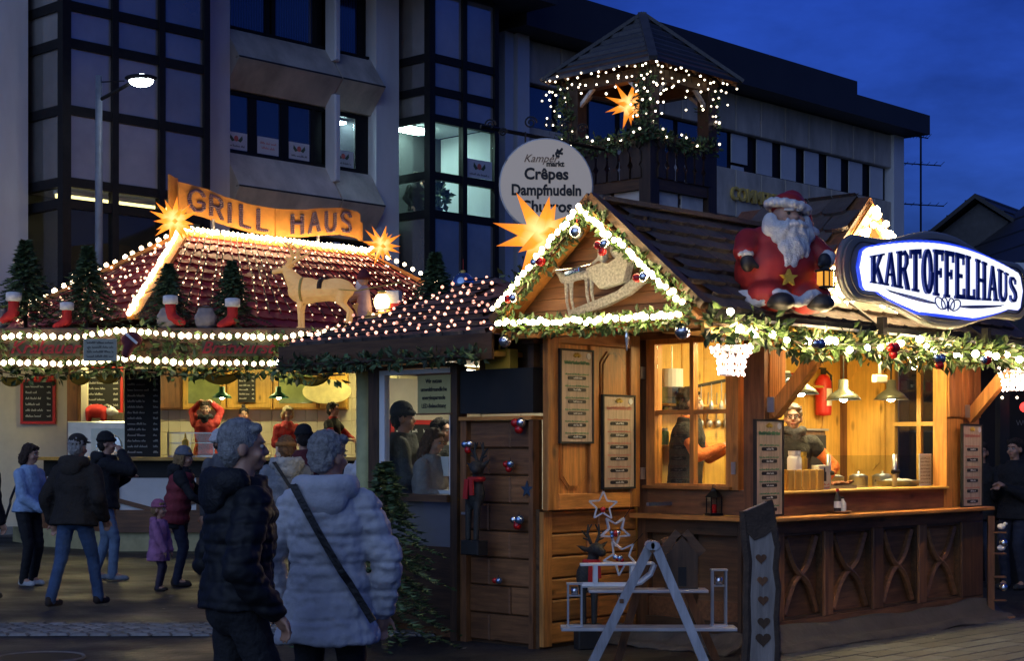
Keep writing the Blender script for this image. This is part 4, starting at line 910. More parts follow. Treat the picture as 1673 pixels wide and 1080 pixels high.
LET = {'G': [[(.95, .8), (.75, .98), (.4, 1), (.1, .8), (0, .5), (.1, .2), (.4, 0), (.75, .03), (.95, .2), (.95, .45), (.6, .45)]], 'R': [[(0, 0), (0, 1), (.6, 1), (.85, .85), (.85, .65), (.6, .5), (0, .5)], [(.45, .5), (.9, 0)]],
  'I': [[(0, 0), (0, 1)]], 'L': [[(0, 1), (0, 0), (.75, 0)]], 'H': [[(0, 0), (0, 1)], [(.8, 0), (.8, 1)], [(0, .5), (.8, .5)]], 'A': [[(0, 0), (.42, 1), (.85, 0)], [(.17, .38), (.68, .38)]],
  'U': [[(0, 1), (0, .25), (.2, 0), (.6, 0), (.8, .25), (.8, 1)]], 'S': [[(.8, .85), (.6, 1), (.2, 1), (0, .8), (.1, .58), (.7, .42), (.8, .2), (.6, 0), (.2, 0), (0, .15)]]}
studm = MB().lathe([(.021, 0), (.023, .012), (.014, .03), (0, .034)], 8); studm.v = [(x, -z, y) for x, y, z in studm.v]
studm = studm.mesh('stud', [pm('unlit_stud', (.07, .028, .06), .3, spec=.8)], True)
cw = .30
for word, lxs in (('GRILL', (.22, .70, 1.10, 1.34, 1.70)), ('HAUS', (2.42, 2.80, 3.20, 3.60))):
    for i, ch in enumerate(word):
        lx = lxs[i]; sc_ = .35
        lt = thing('letter', None, None, (0, 0, 0)); del_ = lt; lt.parent = bn
        m = MB()
        for pl in LET[ch]:
            pl3 = [Vector((a*(.34 if lx < .3 else .27), 0, b*sc_)) for a, b in pl]
            for off in (-.021, .021):
                for q in resample(pl3, .04):
                    x = lx+q.x+off; z = bz(lx+.12)+(q.z-sc_/2)+ (off*.25) + (bz(x)-bz(lx+.12))
                    y = .06*sin(x*1.6)-.004
                    inst('stud', studm, lt, (x, y, z))
star('orange paper star lamp at the left end of the GRILL HAUS banner', (-5.50, 26.9, 5.33), .47, 19, 1, 1.5)
star('orange paper star lamp at the right end of the GRILL HAUS banner', (-2.36, 29.9, 5.30), .42, 19, 2, 1.3)
# ================================================================== ANNEX between the stalls (hut axes)
ax = thing('annex_pavilion', 'dark hipped annex pavilion with large window panes between the two stalls', 'pavilion', HC, HA)
A = lambda n, mb, m, **k: obj(n, mb, MT[m] if isinstance(m, str) else m, ax, **k)
A0, A1, AY0, AY1, AZ, AP = -1.42, 1.3, 1.62, 4.34, 2.53, (.0, 2.98, 3.19)
rf2 = A('roof', MB().add([(A0, AY0, AZ), (A1, AY0, AZ), (A1, AY1, AZ), (A0, AY1, AZ), AP], [(0, 1, 4), (1, 2, 4), (2, 3, 4), (3, 0, 4), (3, 2, 1, 0)]), 'shingle', fix=True)
tiles(rf2, hiprow((A0, AY1, AZ), (A0, AY0, AZ), AP, AP, 8, .25, MT['shingle'])); tiles(rf2, hiprow((A1, AY1, AZ), (A0, AY1, AZ), AP, AP, 8, .25, MT['shingle']))
A('fascia', MB().box(A0-.03, A0, AY0, AY1, AZ-.20, AZ+.01), 'dkY'); A('fascia', MB().box(A0, A1, AY1, AY1+.03, AZ-.2, AZ+.01), 'dkX')
A('beam', MB().box(-1.26, -1.14, 2.25, 4.25, 2.30, 2.329), 'dkY')
for y0, y1, m in ((2.21, 2.29, 'dkZ'), (3.20, 3.32, 'dkZ')): A('post', MB().box(-1.26, -1.14, y0, y1, 0, 2.30), m)
A('pillar', MB().lathe([(.09, 0), (.09, 2.5)], 16, c=(-1.02, 3.62, 0)), pm('pale_green_pillar', (.42, .42, .20), .6), smooth=True)
A('sill', MB().box(-1.30, -1.10, 2.29, 3.20, 1.16, 1.22), 'dkY')
A('base_panel', MB().box(-1.24, -1.18, 2.292, 3.198, .1, .78), 'dkY')
A('base_pane', MB().box(-1.215, -1.205, 2.292, 3.198, .78, 1.16), 'mirror')
A('window_frame', MB().box(-1.24, -1.18, 3.13, 3.198, 1.222, 2.29).box(-1.24, -1.18, 2.292, 2.32, 1.222, 2.29).box(-1.24, -1.18, 2.32, 3.13, 2.25, 2.29), 'white')
A('pane', MB().box(-1.214, -1.206, 2.32, 3.13, 1.222, 2.25), 'clear')
A('floor', MB().box(-1.1, A1, 2.3, 3.5, 0, .22), 'brX'); A('back_wall', MB().box(-.1, 1.2, 4.36, 4.42, .0, 2.3), 'cream'); A('side_wall', MB().box(1.2, 1.26, 1.7, 4.34, 0, 2.3), 'cream')
A('ceiling', MB().box(-1.38, 1.2, 1.7, 4.30, 2.36, 2.4), 'lwX')
c = thing('ceiling_lamp', 'added white tube lamp lighting the inside of the glazed annex', 'ceiling lamp', H(.1, 3.2, 2.3), HA); obj('diffuser', MB().box(-.5, .5, -.06, .06, 0, .035), em('annex_fill_tube', (1, .95, .72), 34), c); obj('housing', MB().box(-.52, .52, -.08, .08, .036, .06), MT['white'], c)  # tube added under the ceiling to light the people behind the glass
# lamp net on the annex roof, rows along the eave side
nr = Vector((-.42, 0, .9)).normalized()*.06; rows = []
fa = Vector((A0, AY1, AZ)); fb = Vector((A0, AY0, AZ)); ap = Vector(AP)
for i in range(9):
    a = .03+i*.105
    rows.append([fa.lerp(ap, a)+nr, fb.lerp(ap, a)+nr])
lights('net of rosy lamps spread over the dark annex roof', rows, .125, .0155, vary(em('rosy_bulb', (1, .42, .29), 2.3), 2.4), .012, 'light_net', HC, HA, cab=.006)
# yellow notice in the window
yn = thing('notice_sign', 'yellow printed notice about LED lighting in the annex window', 'sign', H(-1.26, 2.48, 1.91), HA-pi/2)
obj('board', MB().box(-.2, .2, -.006, .006, 0, .32), pm('yellow_notice', (.50, .42, .16), .6, var=.08), yn); obj('frame', MB().box(-.215, .215, -.01, .01, -.015, -.001).box(-.215, .215, -.01, .01, .321, .335), MT['brX'], yn)
for i, b_ in enumerate(('Wir nutzen', 'umweltfreundliche', 'energiesparende', 'LED-Beleuchtung')): text(b_, .05, MT['ink'], yn, (0, -.009, .255-.07*i), extr=.001, sx=.85, bold=.001)
bb = blackboard('red framed chalk board on the back wall inside the annex', H(.2, 4.33, 1.35), .5, .5, 'red', 5, HA)
ld = thing('lectern_sheet', 'white sheet on a thin stand behind the annex window', 'stand', H(-.9, 2.8, .22), HA-pi/2)
obj('sheet', MB().box(-.13, .13, -.006, .006, 1.15, 1.32), MT['paper'], ld); obj('pole', MB().tube([(0, .02, 0), (0, .02, 1.2)], .012, 6), MT['darkmetal'], ld)
t = thing('high_table', 'round standing table with glasses behind the annex window', 'table', H(-.75, 2.62, .22), HA)
obj('top', MB().lathe([(.3, 1.0), (.3, 1.03)], 20), MT['white'], t); obj('leg', MB().tube([(0, 0, 0), (0, 0, 1.0)], .03, 8), MT['darkmetal'], t)
for i in range(2):
    g_ = thing('mug', ('dark mug on the high table behind the annex window', 'pale mug on the high table behind the annex window')[i], 'mug', H(-.88+.14*i, 2.45+.12*i, 1.25), HA); obj('cup', MB().lathe([(.03, 0), (.035, .1)], 10), MT[('red', 'white')[i]], g_, smooth=True); obj('handle', MB().tube([(.035+.025*sin(a), 0, .05+.03*cos(a)) for a in [pi*j/6 for j in range(7)]], .006, 5), MT[('red', 'white')[i]], g_)
# ================================================================== POTATO HUT
hut = thing('market_hut', 'pine market hut with shingled gabled roof, open counter and folded shutters', 'market hut', HC, HA)
K = lambda n, mb, m, **k: obj(n, mb, MT[m] if isinstance(m, str) else m, hut, **k)
K('floor', MB().box(.02, 3.5, .05, 1.46, .0, .36), 'brX')
# posts
K('post', MB().box(0, .2, 0, .2, 0, 2.56), 'brZ'); K('post', MB().box(2.92, 3.54, .0, .14, 1.064, 2.56), 'woodZ'); K('post', MB().box(3.16, 3.54, .002, .14, 0, 1.022), 'brZ'); K('post', MB().box(-.0, .12, 1.19, 1.30, 0, 2.56), 'brZ'); K('post', MB().box(3.40, 3.54, 1.36, 1.5, 0, 2.56), 'brZ')
for i in range(5): K('reed', MB().tube([(.07+.028*i, -.012, 1.85), (.07+.028*i, -.012, 2.5)], .012, 6), 'woodZ')
for i in range(4): K('reed', MB().tube([(.235+.024*i, .02, 1.9), (.235+.024*i, .02, 2.5)], .011, 6), 'woodZ')
for i in range(5): K('plank', MB().bev(2.93+.122*i, 3.045+.122*i, -.025, -.001, 1.9, 2.55, .008), 'woodZ')
K('top_beam', MB().box(-1.2, 3.54, -.03, .12, 2.50, 2.62), 'brX'); K('top_beam', MB().box(-.02, .1, .21, 1.3, 2.53, 2.62), 'brY')
# counter, sill band, ledges
K('counter_ledge', MB().bev(-.10, 3.57, -.15, .02, 1.025, 1.062, .008), 'woodX'); K('counter_ledge', MB().box(-.12, -.01, .03, 1.29, 1.025, 1.062), 'woodY')
K('sill_band', MB().box(.2, 2.918, .03, .1, 1.064, 1.235), 'brX'); K('sill_board', MB().bev(.2, 2.918, -.03, .32, 1.237, 1.262, .006), 'lwX')
K('sill_band', MB().box(.0, .06, .2, 1.19, 1.064, 1.27), 'brY')
K('counter_worktop', MB().box(.22, 3.38, .33, .62, 1.16, 1.2), 'lwX')
# front lower wall: stiles, rails, crossed panels
K('lower_wall', MB().box(.2, 2.92, .06, .12, 0, 1.02), 'dkX'); K('lower_wall', MB().box(.06, .12, .2, 1.19, 0, 1.02), 'dkY')
K('rail', MB().box(.0, 3.54, -.04, .0, .925, 1.023), 'brX'); K('rail', MB().box(.0, 3.54, -.04, .0, .06, .215), 'brX')
xs = [(.226, .806), (.945, 1.572), (1.743, 2.348), (2.489, 3.13)]
prev = 0.0
for a, b in xs+[(3.54, 3.54)]: K('stile', MB().bev(prev+.001, a-.001, -.045, .058, .216, .924, .008), 'brZ'); prev = b
for a, b in xs:
    p = K('cross_panel', MB().box(a, b, .03, .058, .216, .924), 'brX')
    m = MB(); bw = .022; m.box(a, b, -.02, .028, .216, .216+bw).box(a, b, -.02, .028, .924-bw, .924).box(a, a+bw, -.02, .028, .24, .9).box(b-bw, b, -.02, .028, .24, .9); obj('panel_frame', m, MT['dkX'], p)
    for s in (0, 1):
        pts = []
        for i in range(13):
            t_ = i/12; bow = .07*sin(pi*t_)*(1 if t_ < .5 else -1)*0; x = a+.06+(b-a-.12)*t_; z = .26+.62*(t_+.10*sin(2*pi*t_)); pts.append((x if s == 0 else a+b-x, .012-.006*s, z))
        obj('cross_brace', MB().tube(pts, [.032]*13, 6), MT['brX'], p)
# left low wall panels under the window
for y0, y1 in ((.24, .68), (.74, 1.16)):
    K('wall_panel', MB().box(.035, .058, y0, y1, .2, .9), 'dkY')
K('stile', MB().box(-.03, .058, .2, .238, .0, 1.02), 'dkZ'); K('stile', MB().box(-.03, .058, .682, .738, .0, 1.02), 'dkZ'); K('rail', MB().box(-.031, .057, .24, 1.188, .902, 1.019), 'dkY'); K('rail', MB().box(-.031, .057, .24, 1.188, .0, .198), 'dkY')
# left window: frame, muntins, panes
wf = K('window', MB().box(-.02, .08, .24, .362, 1.272, 2.528).box(-.02, .08, 1.098, 1.188, 1.272, 2.528).box(-.02, .08, .362, 1.098, 1.272, 1.318).box(-.02, .08, .362, 1.098, 2.488, 2.528), 'woodZ')
obj('muntin', MB().box(-.012, .05, .695, .735, 1.318, 2.488), MT['woodZ'], wf); obj('muntin', MB().box(-.010, .05, .362, .695, 1.895, 1.93).box(-.010, .05, .735, 1.098, 1.895, 1.93), MT['woodY'], wf)
for y0, y1 in ((.362, .695), (.735, 1.098)):
    for z0, z1 in ((1.318, 1.895), (1.93, 2.488)): obj('pane', MB().box(.015, .022, y0, y1, z0, z1), MT['clear'], wf)
obj('sill', MB().box(-.06, -.021, .3, 1.2, 1.275, 1.30), MT['woodY'], wf)
for z in (1.4, 2.3): K('hinge', MB().box(-.035, -.021, .26, .30, z, z+.10), 'chrome')
# back panel along +x (y = 1.306): lower board wall with staggered boards
K('lower_wall', MB().box(-1.2, -.001, 1.33, 1.37, .0, 1.12), 'dkX')
K('stile', MB().box(-1.2, -1.1, 1.285, 1.329, .02, 1.10), 'woodZ')
zz = [.03, .21, .39, .56, .74, .92, 1.10]
for r in range(6):
    cut = [(-1.098, -.52), (-.515, -.02)] if r % 2 else [(-1.098, -.66), (-.655, -.02)]
    for a, b in cut: K('plank', MB().bev(a, b, 1.30-rnd.uniform(0, .014), 1.329, zz[r]+.004, zz[r+1]-.006, .012), 'woodX')
# shutter folded out in front
sh = thing('folding_shutter', 'large pine shutter with octagonal panels folded open beside the side window', 'shutter', H(0, 1.25, 0), HA)
x0, x1, z0, z1 = -1.235, -.075, 1.115, 2.56
fr = [(x0, x0+.13, z0, z1), (x1-.13, x1, z0, z1), (-.72, -.61, z0+.13, z1-.11), (x0+.13, x1-.13, z0, z0+.13), (x0+.13, x1-.13, z1-.11, z1)]
for a, b, c, d in fr: obj('rail' if b-a > d-c else 'stile', MB().bev(a, b, -.045, .01, c, d, .006), MT['woodX' if b-a > d-c else 'woodZ'], sh)
for a, b in ((x0+.13, -.72), (-.61, x1-.13)):
    obj('back_board', MB().box(a, b, -.012, .008, z0+.13, z1-.11), MT['woodZ'], sh)
    c = .09
    for (zl, zh) in ((z0+.17, 1.80), (1.86, z1-.15)):
        q = [(a+.04, zl+c), (a+.04+c, zl), (b-.04-c, zl), (b-.04, zl+c), (b-.04, zh-c), (b-.04-c, zh), (a+.04+c, zh), (a+.04, zh-c)]
        p = obj('octagon_panel', MB().prism(q, -.026, -.013), MT['woodZ'], sh, fix=True)
        ii = [((x-(a+b)/2)*.86+(a+b)/2, (z-(zl+zh)/2)*.92+(zl+zh)/2) for x, z in q]; obj('raised_field', MB().prism(ii, -.036, -.027), MT['woodZ'], p, fix=True)
for z in (1.35, 2.2): obj('hinge', MB().box(x1, x1+.06, -.05, -.03, z, z+.1), MT['chrome'], sh)
obj('shutter_stay', MB().box(-.3, .42, -.32, -.29, 1.135, 1.165), MT['blueball'], sh)
# dark side enclosure (x = -1.2), boards and hatch above
K('side_wall', MB().box(-1.16, -1.12, 1.375, 2.19, 0, 1.84), 'dkY')
K('side_frame', MB().box(-1.23, -1.161, 2.13, 2.2, 0, 1.84), 'brZ'); K('side_frame', MB().box(-1.23, -1.161, 1.372, 1.42, 0, 1.84), 'brZ'); K('side_cap', MB().box(-1.25, -1.1, 1.372, 2.2, 1.842, 1.872), 'woodY')
zz = [.02, .25, .48, .71, .93, 1.16, 1.39, 1.61, 1.835]
for r in range(8):
    cut = [(1.422, 1.66), (1.665, 2.128)] if r % 2 else [(1.422, 1.9), (1.905, 2.128)]
    for a, b in cut:
        m = MB().bev(a, b, -.028-rnd.uniform(0, .012), .0, zz[r]+.004, zz[r+1]-.004, .012); M4 = Matrix(((0, 1, 0, -1.161), (1, 0, 0, 0), (0, 0, 1, 0), (0, 0, 0, 1)))
        m.v = [tuple(M4 @ Vector(q)) for q in m.v]; K('plank', m, 'brY')
K('hatch_box', MB().box(-1.23, -1.05, 1.372, 2.2, 1.90, 2.26), 'black'); K('hatch_post', MB().box(-1.22, -1.14, 1.375, 1.44, 2.262, 2.56), 'dkZ'); K('hatch_back', MB().box(-1.0, -.96, 1.38, 2.2, 1.9, 2.56), 'dkY')
K('latch', MB().box(-1.25, -1.232, 2.08, 2.17, 1.06, 1.08), 'chrome')
# inside walls
K('back_wall', MB().box(.121, 3.399, 1.45, 1.5, .36, 2.6), 'lwZ'); K('end_wall', MB().box(3.40, 3.44, .9, 1.358, .36, 2.56).box(3.40, 3.44, .14, .9, .36, 1.2).box(3.40, 3.44, .14, .9, 2.48, 2.56), 'lwZ')
K('ceiling', MB().box(.1, 3.42, .14, 1.449, 2.60, 2.64), 'lwX')
for i in range(10): K('wall_board', MB().bev(.14+.325*i, .455+.325*i, 1.43, 1.449, .37, 2.59, .008), 'lwZ')
dr = K('wall_door', MB().box(3.36, 3.398, .92, 1.34, .4, 2.45), 'lwZ')
q = [(.96, 1.48), (1.04, 1.40), (1.22, 1.40), (1.3, 1.48), (1.3, 2.3), (1.22, 2.38), (1.04, 2.38), (.96, 2.3)]; m = MB().prism(q, 0, .014); m.v = [(3.359-y, x, z) for x, y, z in m.v]; obj('octagon_panel', m, MT['lwZ'], dr, fix=True)
w2 = K('window', MB().box(3.385, 3.45, .82, .899, 1.2, 2.48).box(3.385, 3.45, .141, .22, 1.2, 2.48).box(3.385, 3.45, .22, .82, 1.2, 1.26).box(3.385, 3.45, .22, .82, 2.42, 2.48), 'lwZ')
obj('muntin', MB().box(3.38, 3.43, .53, .575, 1.26, 2.42).box(3.381, 3.43, .22, .53, 1.83, 1.87).box(3.381, 3.43, .575, .82, 1.83, 1.87), MT['lwZ'], w2); obj('pane', MB().box(3.41, 3.415, .22, .82, 1.26, 2.42), MT['clear'], w2)
for i, (x, z) in enumerate(((.5, 2.02), (1.0, 2.02))): K('shelf', MB().box(.3, 1.2, 1.2, 1.43, 1.98, 2.0) if i == 0 else MB().box(2.2, 2.9, 1.25, 1.43, 1.5, 1.52), 'lwX')
# eave braces
for x in (.09, 3.28):
    K('eave_brace', MB().bar((x, -.03, 1.89), (x, -.50, 2.40), .09, .105), 'woodZ'); K('brace_plate', MB().box(x-.06, x-.048, -.07, -.005, 1.9, 2.02), 'chrome')
# ---- roof: main ridge along x at y=.56
RX0, RX1, RY, EZ, RZ, EF, EB = -1.40, 3.75, .56, 2.60, 3.475, -.47, 1.57
sl_ = (RZ-EZ)/(RY-EF)
K('roof_deck', MB().add([(RX0, EF, EZ), (RX1, EF, EZ), (RX1, RY, RZ), (RX0, RY, RZ), (RX0, EF, EZ-.05), (RX1, EF, EZ-.05), (RX1, RY, RZ-.05), (RX0, RY, RZ-.05)], [(0, 1, 2, 3), (7, 6, 5, 4), (0, 4, 5, 1), (3, 2, 6, 7), (0, 3, 7, 4), (1, 5, 6, 2)]), 'brX')
K('roof_deck', MB().add([(RX0, EB, EZ), (RX1, EB, EZ), (RX1, RY+.001, RZ), (RX0, RY+.001, RZ), (RX0, EB, EZ-.05), (RX1, EB, EZ-.05), (RX1, RY+.001, RZ-.05), (RX0, RY+.001, RZ-.05)], [(3, 2, 1, 0), (4, 5, 6, 7), (1, 5, 4, 0), (7, 6, 2, 3), (4, 7, 3, 0), (2, 6, 5, 1)]), 'brX')
def shing(gen, nm='shingle', par=None, skip=None, mats=None, lim=300):
    rest = MB(); c = 0; me0 = None
    for me, pos, eu, n_ in gen:
        if skip and skip(pos): continue
        if mats: me = mats(me, pos)
        if c < lim: inst(nm, me, par or hut, pos, (eu.x+rnd.uniform(-.02, .012), eu.y+rnd.uniform(-.012, .012), eu.z)); c += 1
        else: rest.add([v.co for v in me.vertices], [list(p.vertices) for p in me.polygons], Matrix.Translation(pos) @ eu.to_matrix().to_4x4()); me0 = me
    if rest.v: obj(nm, rest, me0.materials[0], par or hut, kind='stuff')
GX, GY, GHW, GZ = 1.03, -.20, .96, 3.70       # cross gable: centre x, face y, half width, ridge z
def inx(p): return abs(p.x-GX) < (GZ+.02-p.z)/.95 and p.y > GY-.02
shing(hiprow((RX0, EF-.02, EZ), (RX1, EF-.02, EZ), (RX0, RY, RZ), (RX1, RY, RZ), 8, .235, MT['shingle']), skip=inx)
shing(hiprow((RX1, EB, EZ), (RX0, EB, EZ), (RX1, RY, RZ), (RX0, RY, RZ), 8, .29, MT['shingle']), lim=60)
K('ridge_cap', MB().bar((RX0-.02, RY, RZ+.035), (GX-.2, RY, RZ+.035), .16, .035), 'shingle')
K('gutter', MB().bar((RX0, EF-.05, EZ-.03), (RX1+.1, EF-.05, EZ-.03), .075, .06), 'darkmetal'); K('gutter', MB().bar((RX0+.6, EF-.10, EZ-.055), (RX1+.1, EF-.10, EZ-.055), .02, .02), 'greyx')
K('eave_board', MB().box(RX0, RX1, EF+.01, EF+.04, EZ-.16, EZ-.052), 'lwX'); K('soffit', MB().box(RX0+.05, RX1, EF+.045, -.035, EZ-.14, EZ-.12), 'lwX')
# left gable: boards, verge boards
gx = RX0+.10
nb = 9
for i in range(nb):
    z0 = 2.60+i*.092; z1 = z0+.088; h0 = (RZ-.06-z0)/sl_; 
    if h0 < .1: break
    h1 = max(.02, (RZ-.06-z1)/sl_)
    m = MB(); m.add([(gx-.01, RY-h0, z0), (gx-.01, RY+h0, z0), (gx, RY+h1, z1), (gx, RY-h1, z1), (gx+.02, RY-h0, z0), (gx+.02, RY+h0, z0), (gx+.02, RY+h1, z1), (gx+.02, RY-h1, z1)], [(1, 0, 3, 2), (4, 5, 6, 7), (0, 1, 5, 4), (2, 3, 7, 6), (0, 4, 7, 3), (1, 2, 6, 5)])
    K('gable_board', m, 'brY')
for s in (-1, 1):
    e = EF if s < 0 else EB
    K('verge_board', MB().bar((RX0-.015, RY, RZ-.06), (RX0-.015, e-.02*-s*0, EZ-.06), .03, .16, up=(1, 0, 0)), 'woodY')
    K('verge_cap', MB().bar((RX0-.04, RY, RZ+.045), (RX0-.04, e+.03*s, EZ+.03), .06, .10, up=(1, 0, 0)), 'dkY')
K('gable_beam', MB().box(RX0-.02, RX0+.12, EF+.05, EB-.03, 2.48, 2.58), 'woodY')
K('eave_beam', MB().box(RX0+.12, .0, EB-.25, EB-.12, 2.45, 2.58), 'brX')
# cross gable with face towards the front
for s in (-1, 1):
    xe = GX+s*(GHW+.06); ze = GZ-(GHW+.06)*.95
    m = MB(); m.prism([(GX, GZ), (xe, ze), (xe, ze-.05), (GX, GZ-.06)], GY-.14, RY+.4); K('roof_deck', m, 'brX', fix=True)
    m = MB(); m.prism([(GX, GZ-.062), (xe-.02*s, ze-.05), (xe-.02*s, ze-.17), (GX, GZ-.19)], GY-.165, GY-.142); K('verge_board', m, 'woodX', fix=True)
    fr_ = (GX+s*(GHW+.06), GY-.14, ze) ; to_ = (GX+s*(GHW+.06), RY+.1, ze)
    if s > 0: fr_, to_ = (GX+s*(GHW+.06), GY-.14, ze), (GX+s*(GHW+.06), RY+.3, ze)
    else: fr_, to_ = (GX+s*(GHW+.06), RY+.3, ze), (GX+s*(GHW+.06), GY-.14, ze)
    a0 = (GX, fr_[1], GZ); a1 = (GX, to_[1], GZ)
    shing(hiprow(fr_, to_, a0, a1, 6, .24, MT['shingle']), lim=60)
K('gable_board', MB().prism([(GX-GHW, GZ-GHW*.95), (GX+GHW, GZ-GHW*.95), (GX, GZ-.08)], GY, GY+.03), 'lwX')
# tarp skirt along the foot of the counter
vs = []; fs = []; n_ = 60
tps = [(.02-.06, .9), (-.06, -.05)]
for j, (zo, yo) in enumerate(((.0, -.34), (.05, -.26), (.03, -.2), (.15, -.12), (.19, -.05))):
    for i in range(n_+1):
        x = -.2+3.85*i/n_; vs.append((x, yo+.05*noise.noise((x*2.2, j*.7, 1))+(.0 if j else .06*noise.noise((x*4, 9, 3))), max(.006, zo+.045*noise.noise((x*1.7, j*.8, 4))+(.03 if j == 1 else 0))))
for j in range(4):
    for i in range(n_): a = j*(n_+1)+i; fs.append((a, a+1, a+n_+2, a+n_+1))
tp_ = thing('tarpaulin', 'crumpled grey tarpaulin tucked along the foot of the hut counter', 'tarpaulin', HC, HA); o = obj('sheet', MB().add(vs, fs), MT['tarp'], tp_, smooth=True); md = o.modifiers.new('s', 'SOLIDIFY'); md.thickness = .012
md = o.modifiers.new('ss', 'SUBSURF'); md.levels = 1; md.render_levels = 1
t2 = copy_tree(tp_); t2['label'] = 'crumpled grey tarpaulin lying under the side window by the ladder'; t2.location = H(-.25, 1.25, .0); t2.rotation_euler = (0, 0, HA-pi/2); t2.scale = (.36, 1, .8)
# ---- KARTOFFELHAUS sign
ks = thing('hut_sign', 'large illuminated grey sign with blue letters KARTOFFELHAUS above the counter', 'sign', H(1.68, -.60, 3.03), HA)
out = []
def outl(W, Hh, nn=96):
    pts = []
    for i in range(nn):
        a = 2*pi*i/nn; x = W*cos(a); cx_ = abs(cos(a)); sg2 = 1 if sin(a) >= 0 else -1
        ax_ = abs(x)/W
        z = Hh*(.60+.40*(.5+.5*cos(min(1, max(0, (ax_-.05)/.62))*pi)))*(1 if ax_ < .86 else sqrt(max(0, 1-((ax_-.86)/.14)**2))**.8)
        pts.append((x, sg2*z))
    return pts
# resample x evenly for a clean outline
def outline(W, Hh, n2=44):
    xs_ = [-W+2*W*(.5-.5*cos(pi*i/n2)) for i in range(n2+1)]
    def zf(x):
        a = abs(x)/W; b = .62+.38*(.5+.5*cos(min(1, max(0, (a-.04)/.62))*pi)); e = 1 if a < .86 else max(.0, 1-((a-.86)/.14)**2)**.5; return Hh*b*e
    return [(x, zf(x)) for x in xs_]+[(x, -zf(x)) for x in xs_[-2:0:-1]]
greys = pm('sign_grey', (.22, .215, .21), .5, var=.06)
obj('board', MB().prism(outline(1.56, .375), -.06, .02), greys, ks, fix=True)
obj('edge_line', MB().tube([(x, -.062, z) for x, z in outline(1.475, .335)], .006, 5, closed=True), MT['ink'], ks)
obj('rim', MB().tube([(x, -.015, z) for x, z in outline(1.565, .378)], .03, 8, closed=True), pm('sign_rim', (.20, .20, .20), .5, var=.06), ks, smooth=True)
def lit(W, top, bot, n2=60):
    up_ = []; dn = []
    for i in range(n2+1):
        x = -W+2*W*i/n2; a = abs(x)/W; sc_ = .006*abs(sin(i*1.55)); e = 1 if a < .93 else max(0, 1-((a-.93)/.07)**2)**.5
        zt = (.135+(top-.135)*(cos(a*pi/2)**.9))*e+sc_; zb = -.175*e if a > .80 else -(.175+(bot-.175)*min(1, (.80-a)/.45)**.8)
        up_.append((x, zt)); dn.append((x, zb))
    return up_+dn[::-1]
obj('blue_edge', MB().prism(lit(1.395, .315, .315), -.076, -.062), em('blue_halo', (.03, .09, 1), .55), ks, fix=True)
obj('lit_panel', MB().prism(lit(1.36, .292, .292), -.09, -.0765), em('sign_white', (.93, .96, 1), 1.15), ks, fix=True)
SER = {'K': (.62, [('s', .0, .2), ('q', [(.2, .42), (.45, 1), (.66, 1), (.2, .32)]), ('q', [(.24, .5), (.5, 0), (.72, 0), (.36, .62)]), ('f', -.07, .27, 0), ('f', -.07, .27, 1), ('f', .4, .75, 0), ('f', .38, .72, 1)]),
 'A': (.62, [('q', [(.0, 0), (.13, 0), (.36, 1), (.26, 1)]), ('q', [(.26, 1), (.40, 1), (.68, 0), (.48, 0)]), ('q', [(.14, .30), (.52, .30), (.52, .38), (.14, .38)]), ('f', -.08, .2, 0), ('f', .42, .75, 0)]),
 'R': (.62, [('s', 0, .2), ('q', [(.2, .93), (.42, 1), (.42, .88), (.2, .86)]), ('q', [(.42, 1), (.62, .85), (.62, .65), (.45, .66), (.45, .84), (.38, .90)]), ('q', [(.62, .66), (.44, .46), (.2, .46), (.2, .56), (.38, .56), (.46, .7)]), ('q', [(.28, .5), (.46, .5), (.72, 0), (.5, 0)]), ('f', -.07, .27, 0), ('f', -.07, .2, 1)]),
 'T': (.58, [('s', .2, .40), ('q', [(-.04, .88), (.64, .88), (.64, 1), (-.04, 1)]), ('q', [(-.04, .78), (.04, .78), (.04, 1), (-.04, 1)]), ('q', [(.56, .78), (.64, .78), (.64, 1), (.56, 1)]), ('f', .1, .5, 0)]),
 'O': (.60, [('o',)]), 'F': (.54, [('s', 0, .2), ('q', [(.0, .89), (.56, .89), (.56, 1), (.0, 1)]), ('q', [(.49, .76), (.56, .76), (.56, 1), (.49, 1)]), ('q', [(.2, .46), (.42, .46), (.42, .55), (.2, .55)]), ('q', [(.38, .4), (.44, .4), (.44, .61), (.38, .61)]), ('f', -.07, .28, 0), ('f', -.07, .1, 1)]),
 'E': (.56, [('s', 0, .2), ('q', [(.0, .89), (.56, .89), (.56, 1), (.0, 1)]), ('q', [(.49, .76), (.56, .76), (.56, 1), (.49, 1)]), ('q', [(.2, .46), (.42, .46), (.42, .55), (.2, .55)]), ('q', [(.0, 0), (.58, 0), (.58, .1), (.0, .1)]), ('q', [(.51, 0), (.58, 0), (.58, .24), (.51, .24)]), ('f', -.07, .1, 1), ('f', -.07, .1, 0)]),
 'L': (.54, [('s', 0, .2), ('q', [(.0, 0), (.56, 0), (.56, .1), (.0, .1)]), ('q', [(.49, 0), (.56, 0), (.56, .26), (.49, .26)]), ('f', -.07, .27, 1), ('f', -.07, .1, 0)]),
 'H': (.64, [('s', 0, .18), ('s', .46, .64), ('q', [(.18, .46), (.46, .46), (.46, .55), (.18, .55)]), ('f', -.06, .24, 0), ('f', -.06, .24, 1), ('f', .4, .7, 0), ('f', .4, .7, 1)]),
 'U': (.62, [('q', [(0, .3), (.19, .3), (.19, 1), (0, 1)]), ('q', [(.48, .3), (.58, .3), (.58, 1), (.48, 1)]), ('u',), ('f', -.07, .26, 1), ('f', .41, .66, 1)]), 'S': (.52, [('S',)])}
